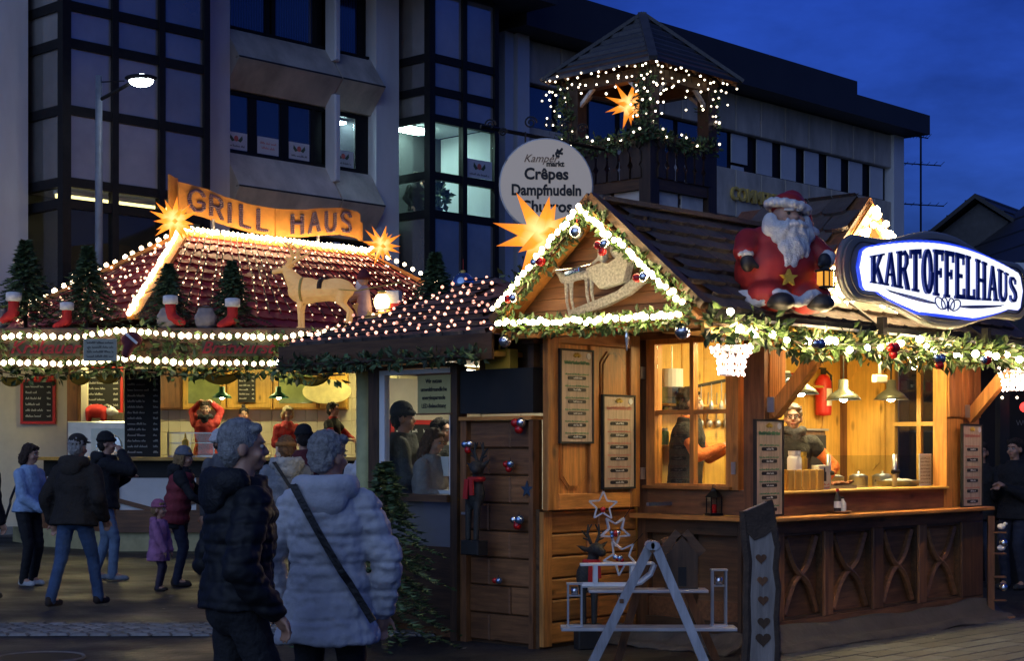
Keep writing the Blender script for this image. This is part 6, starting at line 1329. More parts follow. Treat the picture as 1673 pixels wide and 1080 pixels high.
t = thing('wall_notice', 'white notice sheet on the wooden door inside the hut', 'notice', H(3.352, 1.12, 2.02), RW+pi); t.rotation_euler = (0, 0, HA-pi/2); obj('sheet', MB().box(-.11, .11, -.004, .0, 0, .16), MT['paper'], t); m = MB(); scrib(m, -.09, .09, .1, .025, -.0055); scrib(m, -.09, .09, .05, .02, -.0055); obj('print', m, MT['ink'], t)
t = thing('hanging_brush', 'white long-handled brush hanging below the eave garland over the counter', 'brush', H(2.45, .42, 2.22), HA); obj('handle', MB().tube([(0, 0, .08), (0, 0, .34)], .018, 8), MT['white'], t, smooth=True); obj('head', MB().bev(-.10, .10, -.025, .025, 0, .07, .01), MT['white'], t)
t = thing('cutting_board', 'pale cutting board leaning at the back of the worktop', 'board', H(1.95, .72, 1.2), HA); obj('board', MB().bev(-.16, .16, -.01, .01, 0, .26, .006), MT['cream'], t); K('worktop', MB().box(1.3, 3.38, .621, .85, 1.16, 1.199), 'lwX')
for i in range(4):
    t = thing('sauce_pot', ('first', 'second', 'third', 'fourth')[i]+' lidded steel pot from the left on the worktop behind the glass guard', 'pot', H(1.45+.42*i, .55, 1.2), HA, 'pots on the hut worktop'); r_ = .085+.01*(i % 2); obj('body', MB().lathe([(r_*.95, 0), (r_, .02), (r_, .15), (r_+.006, .155)], 18), MT['chrome'], t, smooth=True); obj('lid', MB().lathe([(r_, .156), (r_*.6, .175), (.012, .18), (.014, .20), (.0, .203)], 18), MT['chrome'], t, smooth=True); obj('handle', MB().tube([(r_, 0, .11), (r_+.03, 0, .115), (r_+.03, 0, .10)], .007, 5).tube([(-r_, 0, .11), (-r_-.03, 0, .115), (-r_-.03, 0, .10)], .007, 5), MT['ink'], t)
# black fridge cabinet behind the woman
fr_ = thing('cupboard', 'dark tall cupboard with steel top behind the woman with glasses', 'cupboard', H(2.35, 1.25, .36), HA); obj('body', MB().bev(-.25, .25, -.15, .15, 0, 1.42, .01), MT['dkZ'], fr_); obj('top', MB().box(-.27, .27, -.17, .15, 1.421, 1.44), MT['chrome'], fr_); obj('door', MB().bev(-.23, .23, -.17, -.151, .05, 1.38, .006), MT['black'], fr_)
# yellow box with sticks over the hatch
yb = thing('yellow_box', 'small yellow box with two upright sticks above the dark hatch', 'box', H(-1.15, 1.80, 2.262), RW); obj('box', MB().bev(-.14, .14, -.05, .05, 0, .16, .005), MT['yellow'], yb)
for x in (-.03, .05): obj('stick', MB().bar((x, 0, .1), (x+.02, 0, .28), .012, .012), MT['yellow'], yb)
# lantern on ledge
ln = thing('lantern', 'small dark metal lantern with pointed roof on the ledge under the side window', 'lantern', H(-.06, .45, 1.064), HA-.5)
obj('base', MB().box(-.055, .055, -.055, .055, 0, .02), MT['blackmetal'], ln); m = MB()
for x in (-.05, .042):
    for y in (-.05, .042): m.box(x, x+.008, y, y+.008, .02, .15)
obj('frame', m, MT['blackmetal'], ln); obj('roof', MB().lathe([(.082, .15), (.03, .20), (.02, .22), (.012, .225)], 4), MT['blackmetal'], ln); obj('ring', MB().tube([(.015*cos(a), 0, .235+.015*sin(a)) for a in [2*pi*i/12 for i in range(12)]], .003, 4, closed=True), MT['blackmetal'], ln); obj('pane', MB().box(-.046, .046, -.046, .046, .021, .149), MT['clear'], ln); obj('candle', MB().lathe([(.02, .021), (.02, .09), (.004, .092)], 10), MT['redball'], ln)
# ================================================================== DISPLAY STEPLADDER AND SHELF GOODS (before the side window)
sl = thing('step_ladder', 'whitewashed wooden A-frame ladder carrying two display boards', 'ladder', (0, 0, 0))
lw = MT['greyw']
def leg(a, b): obj('leg', MB().bar(a, b, .065, .05, up=(0, 1, 0)), lw, sl)
leg((.985, 11.85, .90), (.53, 11.72, .0)); leg((1.02, 11.79, .92), (1.40, 11.70, .0)); 
obj('leg', MB().bar((1.05, 12.42, .92), (.80, 12.5, 0), .06, .045, up=(0, 1, 0)), MT['brZ'], sl); obj('leg', MB().bar((1.15, 12.47, .93), (1.55, 12.55, 0), .06, .045, up=(0, 1, 0)), MT['brZ'], sl)
for x in (.985, 1.02): obj('leg_cap', MB().tube([(x, 11.75, .915), (x, 11.9, .915)], .032, 10), lw, sl)
obj('top_rung', MB().tube([(1.0, 11.76, .88), (1.10, 12.5, .89)], .018, 8), MT['brY'], sl)
obj('display_board', MB().bev(.36, 1.64, 12.02, 12.26, .275, .30, .004), MT['greyx'], sl); obj('display_board', MB().bev(.56, 1.43, 12.02, 12.26, .555, .575, .004), MT['greyx'], sl)
obj('lower_rung', MB().bar((.78, 11.76, .52), (.80, 12.47, .54), .03, .03), MT['brY'], sl)
sd = thing('sled', 'small white wooden sled lying on the upper display board', 'sled', (.78, 12.12, .577))
for y in (-.07, .07): obj('runner', MB().tube([(-.27, y, .03), (.06, y, .03), (.16, y, .05), (.235, y, .11), (.265, y, .185)], .016, 6), MT['white'], sd)
for i, y in enumerate((-.07, -.025, .02, .065)): obj('slat', MB().bar((-.28, y, .18), (.26, y, .19), .035, .012), MT['white'], sd)
for x in (-.17, .1): obj('strut', MB().box(x-.015, x+.015, -.085, -.055, .04, .175).box(x-.015, x+.015, .055, .085, .04, .175), MT['white'], sd)
bh = thing('house_lantern', 'dark pointed wooden house ornament on the upper display board', 'ornament', (1.25, 12.18, .577)); obj('wall', MB().prism([(-.115, 0), (.115, 0), (.115, .25), (0, .385), (-.115, .25)], -.05, .05), MT['dkZ'], bh); obj('door', MB().box(-.03, .03, -.054, -.0505, .02, .16), MT['black'], bh)
for s in (-1, 1): obj('roof', MB().bar((0, 0, .395), (s*.135, 0, .24), .12, .012, up=(0, 1, 0)), MT['dkX'], bh)
def stand(label, P, h):
    t = thing('candle_stand', label, 'candle stand', P); m = MB()
    for x in (-.055, .043):
        for y in (-.05, .038): m.box(x, x+.012, y, y+.012, .012, h-.012)
    obj('posts', m, MT['greyw'], t); obj('top', MB().box(-.06, .06, -.055, .055, h-.011, h), MT['greyx'], t); obj('foot', MB().box(-.06, .06, -.055, .055, 0, .011), MT['greyx'], t); obj('shelf', MB().box(-.043, .042, -.05, .05, h*.70, h*.72), MT['greyx'], t); obj('candle_glass', MB().lathe([(.025, h*.72), (.028, h*.72+.06)], 12), MT['silver'], t, smooth=True)
stand('short wooden candle stand at the left end of the lower display board', (.46, 12.12, .302), .32); stand('tall wooden candle stand at the right end of the lower display board', (1.52, 12.14, .302), .42)
def wirestar(label, P, R, rz, berries):
    t = thing('star_ornament', label, 'ornament', P, rz); t.rotation_euler = (0, berries*.12-.1, rz); o_ = starpoly(R, R*.45); m = MB()
    for i in range(10): m.bar((o_[i][0], 0, o_[i][1]), (o_[(i+1) % 10][0], 0, o_[(i+1) % 10][1]), .012, .035, up=(0, 1, 0))
    m.v = [(x, y, z) for x, y, z in m.v]; obj('rim', m, MT['greyw'], t)
    for i in range(berries): obj('berry', MB().ell((rnd.uniform(-.3, .3)*R, -.02, rnd.uniform(-.45, .1)*R), .016+.008*rnd.random(), seg=10, ring=6), MT[('redball', 'silver', 'blueball')[i % 3]], t, smooth=True)
    obj('thread', MB().tube([(0, 0, R), (0, 0, R*1.8)], .003, 4), MT['darkmetal'], t)
wirestar('top wooden star frame hanging at the lower corner of the shutter', (.71, 12.88, 1.16), .115, -.1, 1); wirestar('middle star frame with red and silver berries below the shutter', (.80, 12.80, .97), .12, .25, 6); wirestar('lowest star frame with berries above the white sled', (.84, 12.72, .77), .14, -.2, 7)
# log slab with heart cutouts
hb = thing('heart_slab', 'upright live-edge wood slab with slanted top and heart shapes before the corner post', 'ornament', (1.78, 11.85, 0), .12)
pl = [(-.115, .0), (.115, 0), (.12, .2), (.11, .4), (.125, .6), (.105, .75), (.12, .9), (.10, 1.0), (.07, 1.20), (.06, 1.235), (-.125, 1.16), (-.115, 1.0), (-.09, .8), (-.10, .55), (-.095, .3)]
obj('slab', MB().prism(pl, -.02, .02), pm('pale_slab', (.30, .25, .21), .7, var=.4, scale=3, stretch=(7, 7, .8), bump=.3), hb, fix=True)
for pts in ([pl[i] for i in range(1, 10)], [pl[i] for i in (10, 11, 12, 13, 14, 0)]): obj('bark_edge', MB().tube([(x, 0, z) for x, z in pts], [.028+.006*rnd.random() for _ in pts], 7), MT['bark'], hb)
obj('bark_top', MB().prism([(-.118, 1.155), (.058, 1.23), (.07, 1.17), (.09, 1.03), (.03, .98), (-.05, .95), (-.10, 1.0)], -.028, -.0205), MT['bark'], hb)
def heart(c, s): return [(c[0]+s*16*sin(t)**3/17, c[1]+s*(13*cos(t)-5*cos(2*t)-2*cos(3*t)-cos(4*t))/17) for t in [2*pi*i/22 for i in range(22)]]
for i, (x, z, s) in enumerate(((0, .82, .043), (.01, .66, .042), (.015, .52, .042), (.02, .36, .05), (.015, .24, .06))): obj('heart', MB().prism(heart((x, z), s), -.026, -.0205), MT['brZ' if i < 3 else 'dkZ'], hb, fix=True)
# dark reindeer ornaments with red scarves
def deer_orn(label, P, rz, box):
    t = thing('reindeer_ornament', label, 'ornament', P, rz); dk = MT['deer']
    if box: obj('plinth', MB().bev(-.1, .1, -.07, .05, 0, box, .01), MT['black'], t)
    m = MB().ell((0, 0, box+.38), (.10, .075, .13)).caps((-.05, -.02, box+.30), (-.045, -.03, box+.01), .032, .024).caps((.05, -.02, box+.30), (.045, -.03, box+.01), .032, .024).caps((.03, 0, box+.45), (.05, -.01, box+.56), .05, .045).ell((.06, -.035, box+.60), (.06, .075, .055)).ell((.09, -.08, box+.575), (.04, .04, .035)).caps((-.02, 0, box+.6), (-.09, .0, box+.63), .025, .008).caps((.12, 0, box+.62), (.17, 0, box+.66), .022, .008)
    obj('body', remesh(m, .012, 2, None, [dk]), dk, t)
    for s in (-1, 1):
        a = MB().tube([(.05+s*.02, 0, box+.64), (.05+s*.05, 0, box+.72), (.05+s*.045, 0, box+.80)], [.014, .012, .006], 6).tube([(.05+s*.05, 0, box+.70), (.05+s*.10, 0, box+.75)], [.012, .005], 5).tube([(.05+s*.05, 0, box+.74), (.05+s*.015, 0, box+.8)], [.01, .005], 5).tube([(.05+s*.03, 0, box+.67), (.05+s*.09, 0, box+.69)], [.012, .005], 5); obj('antler', a, dk, t)
    obj('scarf', MB().tube([(.03+.055*cos(a), -.01+.06*sin(a), box+.50) for a in [2*pi*i/14 for i in range(14)]], .022, 6, closed=True).bar((.0, -.09, box+.5), (-.01, -.10, box+.34), .045, .016, up=(0, 1, 0)).bar((.05, -.09, box+.5), (.06, -.095, box+.37), .04, .016, up=(0, 1, 0)), MT['redcloth'], t)
MT['deer'] = pm('dark_deer', (.022, .022, .02), .7, var=.3, scale=14, bump=.4)
deer_orn('dark reindeer ornament with red scarf hung on the dark side wall', H(-1.36, 1.90, .74), RW, .12); deer_orn('dark reindeer ornament with red scarf on the ground left of the ladder', H(-.90, 1.08, 0), HA-.5, .20)
# bird post at the right end
bp = thing('bird_post', 'rough wooden post with perches and small white birds at the right end of the hut', 'ornament', (4.52, 15.6, 0)); obj('post', MB().bar((0, 0, .03), (.0, 0, .97), .06, .04), MT['brZ'], bp); obj('base_plate', MB().bev(-.08, .2, -.1, .1, 0, .03, .004), MT['brX'], bp)
for z in (.82, .62, .40, .18): obj('perch', MB().bar((.02, -.03, z), (.13, -.03, z), .06, .015), MT['brX'], bp)
for z, c in ((.72, 'silver'), (.30, 'silver')): obj('bauble', MB().ell((.11, -.03, z), .04, seg=14, ring=9), MT[c], bp, smooth=True)
for z in (.845, .645): obj('bird', MB().ell((.09, -.03, z+.03), (.04, .022, .028)).ell((.125, -.03, z+.055), .018).lathe([(.006, 0), (0, .02)], 5, c=(.145, -.03, z+.05)), MT['white'], bp, smooth=True)
firtree('dark bushy fir standing before the annex window base', (-1.02, 13.3, 0), 1.5, .70, 77, 190, None, 'fir_tree', 2.2, size=.065)
firtree('dark fir branch tree in the shade left of the annex base', (-1.62, 14.2, 0), 1.2, .4, 78, 260, dens=1.7, size=.055)
# greenery over the annex eave and ridge
garland('dark fir garland along the eave of the annex', [[(AX_, y, 2.36) for y in (1.7, 2.4, 3.2, 4.3)] for AX_ in (-1.5,)], .06, .05, 9, .07, HC, HA, mat=MT['fir'])
garland('dark fir garland on the roof behind the annex with a few lamps', [[(.1, 2.8, 3.2), (.7, 2.6, 3.2), (1.0, 2.4, 3.15)]], .14, .05, 14, .09, HC, HA, mat=MT['fir'])
bauble('big blue glass ball standing above the annex roof', (-.50, 16.9, 3.30), .115, MT['blueball'])
obj_p = thing('pole', 'dark support pole under the big blue glass ball', 'pole', (-.50, 16.9, 0)); obj('rod', MB().tube([(0, 0, 0), (0, 0, 3.2)], .025, 8), MT['darkmetal'], obj_p)
# ================================================================== dark stall at the right edge
ds = thing('dark_stall', 'unlit dark wooden stall behind the hut at the right edge', 'market stall', (5.75, 19.5, 0), radians(12))
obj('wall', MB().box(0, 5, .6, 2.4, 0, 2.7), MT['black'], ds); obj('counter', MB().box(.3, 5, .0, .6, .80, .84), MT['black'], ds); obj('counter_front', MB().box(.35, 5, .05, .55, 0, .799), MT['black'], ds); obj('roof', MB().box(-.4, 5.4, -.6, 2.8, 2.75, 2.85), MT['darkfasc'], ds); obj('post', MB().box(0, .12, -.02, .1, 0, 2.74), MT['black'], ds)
m = MB(); scrib(m, .55, 1.3, 1.9, .10, .594, th=.006); obj('chalk_writing', m, pm('faint_chalk', (.3, .3, .3), .8), ds)
lights('short string of white lamps in the dark stall at the right edge', [[(0, -.2, 2.42), (.4, -.2, 2.28), (.9, -.2, 2.36), (1.6, -.2, 2.3)], [(.1, -.1, 2.25), (.8, -.1, 2.14), (1.4, -.1, 2.22)]], .12, .018, BULBS, .03, 'light_string', (5.75, 19.5, 0), radians(12))
rb = thing('red_lamp', 'glowing red ball lamp in the dark stall at the right edge', 'lamp', (6.02, 19.4, 2.1)); obj('ball', MB().ell((0, 0, 0), .06), em('red_glow', (1, .05, .04), 2.5), rb, smooth=True); obj('thread', MB().tube([(0, 0, .06), (0, 0, .3)], .004, 4), MT['darkmetal'], rb)
# ================================================================== PEOPLE
def ik(a, t, l1, l2, hint):
    a = Vector(a); t = Vector(t); d = t-a; L_ = min(max(d.length, .05), (l1+l2)*.995); d.normalize()
    x = (l1*l1-l2*l2+L_*L_)/(2*L_); hh = sqrt(max(0, l1*l1-x*x)); hv = Vector(hint); hv = (hv-d*hv.dot(d)).normalized()
    return a+d*x+hv*hh, a+d*L_
CL = {}
def cloth(name, col, rough=.85, var=.35, bump=.5, scale=9):
    if name not in CL: CL[name] = pm(name, col, rough, var=var, scale=scale, bump=bump)
    return CL[name]
hair_m = lambda n, c: cloth('hair_'+n, c, .6, .6, .9, 34)
def person(label, loc, rz, h=1.72, w=1.0, lean=0, feet=((-.10, .02, 0), (.10, -.02, 0)), hands=((-.26, .05, .80), (.26, .05, .80)), hyaw=0, hpitch=0,
           coat=('coat_black', (.012, .012, .014)), hem=.80, pad=.02, flare=.02, trous=('jeans_dark', (.02, .025, .04)), hair=('dark', (.02, .013, .01)), hairlen=0, hat=None, hood=None, scarf=None,
           vest=None, sleeve=None, vox=.014, fine=None, quilt=0, face=True, glasses=False, bag=None, shoes=('shoe_dark', (.03, .03, .03)), group=None, stripe=False, legs=True, cat='person', hm=1.0, elbow=None, puff=1.0, curl=1.0):
    """local frame: faces -y, x to the person's left; fwd coordinates are given as +forward"""
    k = h/1.72; t = thing('person', label, cat, loc, rz, group)
    Ml = Matrix.Translation((0, 0, .95)) @ Matrix.Rotation(radians(lean), 4, 'X') @ Matrix.Translation((0, 0, -.95))
    F = lambda x, f, z: Vector((x, -f, z))
    up_ = lambda x, f, z: Ml @ F(x, f, z)
    nk = up_(0, .0, 1.47); R_h = Matrix.Rotation(radians(hyaw), 4, 'Z') @ Matrix.Rotation(radians(lean*.5+hpitch), 4, 'X')
    Hd = lambda x, f, z: nk+(R_h @ (F(x, f, z)*hm-Vector((0, 0, 1.47*hm))))
    Hr = R_h.to_3x3()
    sk = lambda m: [tuple(Vector(q)*k) for q in m.v]
    def fin(name, m, vx, mat, sm=3, disp=None, parent=None):
        m.v = sk(m); me = remesh(m, vx*k, sm, disp, [mat], name); o = obj(name, me, mat, parent or t); return o
    def raw(name, m, mat, parent=None, smooth=True): m.v = sk(m); return obj(name, m, mat, parent or t, smooth=smooth)
    SH = [up_(s*.168*w, 0, 1.365) for s in (-1, 1)]
    arms = []
    for i, s in enumerate((-1, 1)):
        tg = F(*hands[i]); el, wr = ik(SH[i], tg, .30*1.0, .26, (s*elbow[0], elbow[1], elbow[2]) if elbow else (s*.5, .7, -.6) if sleeve is None else (s*1.4, .3, -.5)); arms.append((SH[i], el, wr))
    lg = []
    for i, s in enumerate((-1, 1)):
        ft = F(feet[i][0], feet[i][1], .085+feet[i][2]); hp = F(s*.09, 0, .90); kn, an_ = ik(hp, ft, .42, .415, (0, -1, 0)); lg.append((hp, kn, an_))
    # ---- body: one continuous skin
    m = MB()
    m.ell(F(0, 0, .95), (.145*w, .10, .13)).ell(up_(0, 0, 1.10), (.13*w, .095, .16)).ell(up_(0, 0, 1.28), (.155*w, .10, .17)).caps(SH[0], SH[1], .055)
    m.caps(up_(0, -.01, 1.40), Hd(0, .005, 1.55), .055, .050)
    m.ell(Hd(0, -.012, 1.632), (.074*hm, .093*hm, .090*hm), Hr, 16, 12).ell(Hd(0, .03, 1.575), (.058*hm, .060*hm, .068*hm), Hr).ell(Hd(0, .058, 1.525), (.030*hm, .028*hm, .022*hm), Hr)
    m.ell(Hd(0, .093, 1.588), (.014*hm, .022*hm, .016*hm), Hr).caps(Hd(0, .078, 1.62), Hd(0, .096, 1.59), .011*hm, .013*hm).ell(Hd(0, .070, 1.64), (.052*hm, .02*hm, .012*hm), Hr)
    m.ell(Hd(0, .080, 1.548), (.024*hm, .012*hm, .010*hm), Hr)
    for s in (-1, 1): m.ell(Hd(s*.076, -.01, 1.592), (.012*hm, .022*hm, .032*hm), Hr).ell(Hd(s*.042, .062, 1.575), (.022*hm, .02*hm, .022*hm), Hr)
    for i, s in enumerate((-1, 1)):
        sh_, el, wr = arms[i]; m.caps(sh_, el, .046, .038).caps(el, wr, .037, .026)
        d = (wr-el).normalized(); side = d.cross(Vector((0, 0, 1)))
        side = side.normalized() if side.length > .2 else Vector((s, 0, 0)); pn = side.cross(d).normalized()
        pc = wr+d*.045
        m.caps(wr, wr+d*.08+side*.0, .026, .03); m.caps(wr+d*.04-side*.018, wr+d*.085-side*.02, .022, .018).caps(wr+d*.04+side*.018, wr+d*.085+side*.02, .022, .018)
        for j, (o_, ln) in enumerate(((-.031, .062), (-.010, .074), (.011, .070), (.031, .055))):
            b0 = wr+d*.088+side*o_; b1 = b0+(d*.9-pn*.35).normalized()*ln*.5; b2 = b1+(d*.55-pn*.85).normalized()*ln*.55; m.caps(b0, b1, .0098, .0092, 7).caps(b1, b2, .0092, .0078, 7)
        th = wr+d*.03-side*s*.026; m.caps(th, th+(d*.7-side*s*.65-pn*.3).normalized()*.045, .013, .011, 7).caps(th+(d*.7-side*s*.65-pn*.3).normalized()*.045, th+(d*.75-side*s*.5-pn*.4).normalized()*.078, .011, .009, 7)
        if legs:
            hp, kn, an_ = lg[i]; m.caps(hp, kn, .075, .05).caps(kn, an_, .05, .036).caps(an_, an_+F(0, .12, -.045), .035, .03)
    bo_ = fin('body', m, fine or min(vox, .0105), MT['skin'], 2)
    # ---- face details
    if face:
        for s in (-1, 1):
            e = MB().ell(Hd(s*.031, .076, 1.612), (.014*hm, .010*hm, .0095*hm), Hr, 10, 6); eo = raw('eye', e, MT['eyew']); e = MB().ell(Hd(s*.031, .0855, 1.612), (.006*hm, .003*hm, .006*hm), Hr, 8, 6); raw('iris', e, MT['iris'], eo)
            raw('eyebrow', MB().caps(Hd(s*.016, .088, 1.632), Hd(s*.050, .076, 1.634), .0045, .003, 6), hair_m(*hair))
        raw('mouth', MB().ell(Hd(0, .0905, 1.5485), (.022*hm, .006*hm, .007*hm), Hr, 10, 6), MT['lip'])
    if glasses:
        g = MB()
        for s in (-1, 1): g.tube([Hd(s*.033+.025*cos(a), .098, 1.612+.019*sin(a)) for a in [2*pi*i/14 for i in range(14)]], .0022, 5, closed=True); g.tube([Hd(s*.058, .096, 1.615), Hd(s*.08, .0, 1.61)], .002, 4)
        g.tube([Hd(-.008, .1, 1.615), Hd(.008, .1, 1.615)], .002, 4); raw('glasses', g, MT['ink'])
    # ---- trousers and shoes
    if legs:
        m = MB().ell(F(0, 0, .94), (.165*w, .125, .13)).ell(F(0, -.03, .90), (.15*w, .11, .12))
        for hp, kn, an_ in lg: m.caps(hp, kn, .095, .068).caps(kn, an_+Vector((0, 0, .0)), .066, .055).caps(an_, an_-Vector((0, 0, .02)), .056, .056)
        fl = lambda c: .006*noise.noise(Vector((c.x*9, c.y*9, c.z*22)))
        to_ = fin('trousers', m, vox, cloth(*trous), 3, fl)
        if stripe:
            hp, kn, an_ = lg[1]; st_ = MB().tube([hp+Vector((.09, .0, 0)), kn+Vector((.072, 0, 0)), an_+Vector((.062, 0, .02))], .014, 6); raw('stripe', st_, MT['white'], to_)
        for i, (hp, kn, an_) in enumerate(lg):
            m = MB().caps(an_+F(0, -.03, -.04), an_+F(0, .15, -.05), .042, .036).ell(an_+F(0, -.01, -.01), (.045, .055, .05)).ell(an_+F(0, .07, -.06), (.045, .13, .022)); fin('shoe', m, .012, cloth(*shoes), 2)
    # ---- coat
    p = pad
    def ring(z, rx, ry, fz=0): return [up_(rx*cos(2*pi*i/18), ry*sin(2*pi*i/18)+fz, z) for i in range(18)]
    m = MB(); hz = hem
    W0 = w; w = w*(.84 if sleeve is not None else 1)
    prof = [(hz, .175*w+p+flare, .125+p+flare), (hz+.02, .178*w+p+flare, .13+p+flare)]
    for z, rx, ry in ((.95, .17*w, .125), (1.08, .15*w, .115), (1.22, .165*w, .125), (1.32, .172*w, .122), (1.39, .135*w, .10), (1.445, .085, .08), (1.48, .068, .07)):
        if z > hz+.05: prof.append((z, rx+p, ry+p*1.1))
    m.loft([ring(*q) for q in prof])
    w = W0
    for i, (a, b, c) in enumerate(arms):
        if sleeve is None: m.caps(a, b, .060+p*.75, .054+p*.8).caps(b, b.lerp(c, .97), .054+p*.8, .040+p*.6)
        else: m.caps(a, a.lerp(b, .25), .068+p*.8, .062+p*.6)
    per = quilt or .1
    def disp(c):
        z = c.z/k; d = .010*noise.noise(Vector((c.x*7, c.y*7, c.z*13)))+.005*noise.noise(c*22)
        if quilt:
            zz_ = (z+.02*noise.noise(c*4)) % per; zz_ = min(zz_, per-zz_); d += (-.014*math.exp(-(zz_/.012)**2)+.006)*puff+.009*noise.noise(Vector((c.x*9, c.y*9, c.z*30)))+.006*noise.noise(c*30)
        return d
    ct = cloth(*coat)
    fin('jacket', m, vox, ct, 2 if quilt else 3, disp)
    if sleeve is not None:
        m = MB()
        for a, b, c in arms: m.caps(a, b, .062, .052).caps(b, b.lerp(c, .95), .052, .038)
        m.loft([ring(*q) for q in ((1.0, .115*w, .09), (1.3, .13*w, .09), (1.42, .11*w, .08), (1.50, .075, .07))])
        fin('shirt', m, .013, cloth(*sleeve), 3, lambda c: .005*noise.noise(Vector((c.x*12, c.y*12, c.z*26))))
    if hood:
        m = MB(); 
        for i in range(15):
            a = pi*i/14; m.ell(up_(.135*cos(a)*(.9), -.055-.085*sin(a), 1.455+.0*sin(a)), (.055, .055, .062))
        m.ell(up_(0, -.13, 1.39), (.13, .06, .10)); hm_ = cloth(*hood)
        fin('hood', m, .014, hm_, 3, lambda c: (.014*noise.noise(c*48) if 'fur' in hood[0] else .008*noise.noise(c*12)))
    if scarf:
        m = MB().tube([up_(.088*cos(a), .088*sin(a)+.005, 1.475+.015*sin(3*a)) for a in [2*pi*i/20 for i in range(20)]], .042, 8, closed=True).ell(up_(0, .09, 1.42), (.06, .04, .06)); fin('scarf', m, .013, cloth(*scarf), 2, lambda c: .008*noise.noise(c*26))
    if vest:
        m = MB(); m.loft([ring(z, rx*w+p+.012, ry+p+.012) for z, rx, ry in ((.78, .185, .14), (.95, .175, .13), (1.1, .16, .122), (1.3, .168, .12), (1.40, .12, .10), (1.45, .09, .085))]); fin('vest', m, .014, cloth(*vest), 3, lambda c: .008*sin(c.z*50)+.005*noise.noise(c*14))
    # ---- hair / hat
    hr = hair_m(*hair)
    if hair[0] != 'none':
        m = MB().ell(Hd(0, -.025, 1.65), (.086*hm, .096*hm, .088*hm), Hr, 16, 12).ell(Hd(0, -.055, 1.60), (.078*hm, .06*hm, .085*hm), Hr).caps(Hd(-.05, .05, 1.69), Hd(.05, .05, 1.69), .024*hm)
        if hairlen > 0:
            for s in (-1, 1): m.caps(Hd(s*.070, -.015, 1.62), Hd(s*.075, -.03, 1.55-hairlen), .034, .030)
            m.caps(Hd(0, -.075, 1.6), Hd(0, -.085, 1.54-hairlen), .065, .06).caps(Hd(-.05, -.07, 1.58), Hd(-.055, -.07, 1.54-hairlen), .05, .045).caps(Hd(.05, -.07, 1.58), Hd(.055, -.07, 1.54-hairlen), .05, .045)
        if hairlen < 0: m.ell(Hd(0, -.03, 1.765), (.035, .035, .035), Hr)
        fin('hair', m, .0085 if vox > .01 else .0065, hr, 1, lambda c: curl*.013*noise.noise(Vector((c.x*40, c.y*40, c.z*20)))+curl*.009*noise.noise(c*75)+.004*noise.noise(c*150))
    if hat:
        kind, nm_, col_ = hat; hc = cloth('hat_'+nm_, col_, .9, .25, .5, 18)
        if kind == 'beanie':
            m = MB().ell(Hd(0, -.02, 1.675), (.092*hm, .104*hm, .090*hm), Hr, 16, 12).tube([Hd(.088*cos(a), -.012+.102*sin(a), 1.655) for a in [2*pi*i/20 for i in range(20)]], .020, 8, closed=True); fin('hat', m, .0105, hc, 2, lambda c: .004*noise.noise(c*50))
        elif kind == 'cap':
            m = MB().ell(Hd(0, -.015, 1.675), (.09*hm, .104*hm, .078*hm), Hr, 16, 12).ell(Hd(0, .105, 1.665), (.07, .075, .012), Hr).ell(Hd(0, -.02, 1.64), (.091*hm, .104*hm, .03), Hr); fin('hat', m, .010, hc, 2)
        elif kind == 'fluffy':
            m = MB().ell(Hd(0, -.015, 1.68), (.11, .12, .10), Hr, 16, 12).tube([Hd(.1*cos(a), -.012+.112*sin(a), 1.645) for a in [2*pi*i/20 for i in range(20)]], .04, 8, closed=True); fin('hat', m, .014, hc, 1, lambda c: .016*noise.noise(c*45))
        elif kind == 'band':
            m = MB().tube([Hd(.084*cos(a), -.012+.097*sin(a), 1.645) for a in [2*pi*i/24 for i in range(24)]], .026, 8, closed=True); fin('headband', m, .011, hc, 2, lambda c: .004*noise.noise(c*60))
    if bag:
        nm_, col_ = bag; q = []
        for i in range(15):
            u_ = i/12; x = (.13-.33*u_)*w; z = 1.46-.56*u_; f_ = -(.118+p*1.1+.02+.030*sin(pi*u_)-(.02 if u_ > .8 else 0)); q.append(up_(x, f_, z))
        q = [up_(.13*w, -.03, 1.46)]+q
        st = MB(); 
        for a, b in zip(q, q[1:]): st.bar(a, b+(b-a)*.04, .034, .010, up=(0, 1, 0))
        raw('bag_strap', st, cloth('bag_'+nm_, col_, .5), smooth=False)
    return t
BK = ('coat_black', (.010, .010, .013)); JN = ('jeans_dark', (.02, .026, .05)); LJ = ('jeans_light', (.16, .23, .34)); BJ = ('jeans_blue', (.045, .085, .17))
GREY = ('grey', (.36, .35, .34)); DK = ('dark', (.02, .013, .01)); BL = ('blond', (.36, .22, .09)); BR = ('brown', (.06, .032, .018))
R = radians
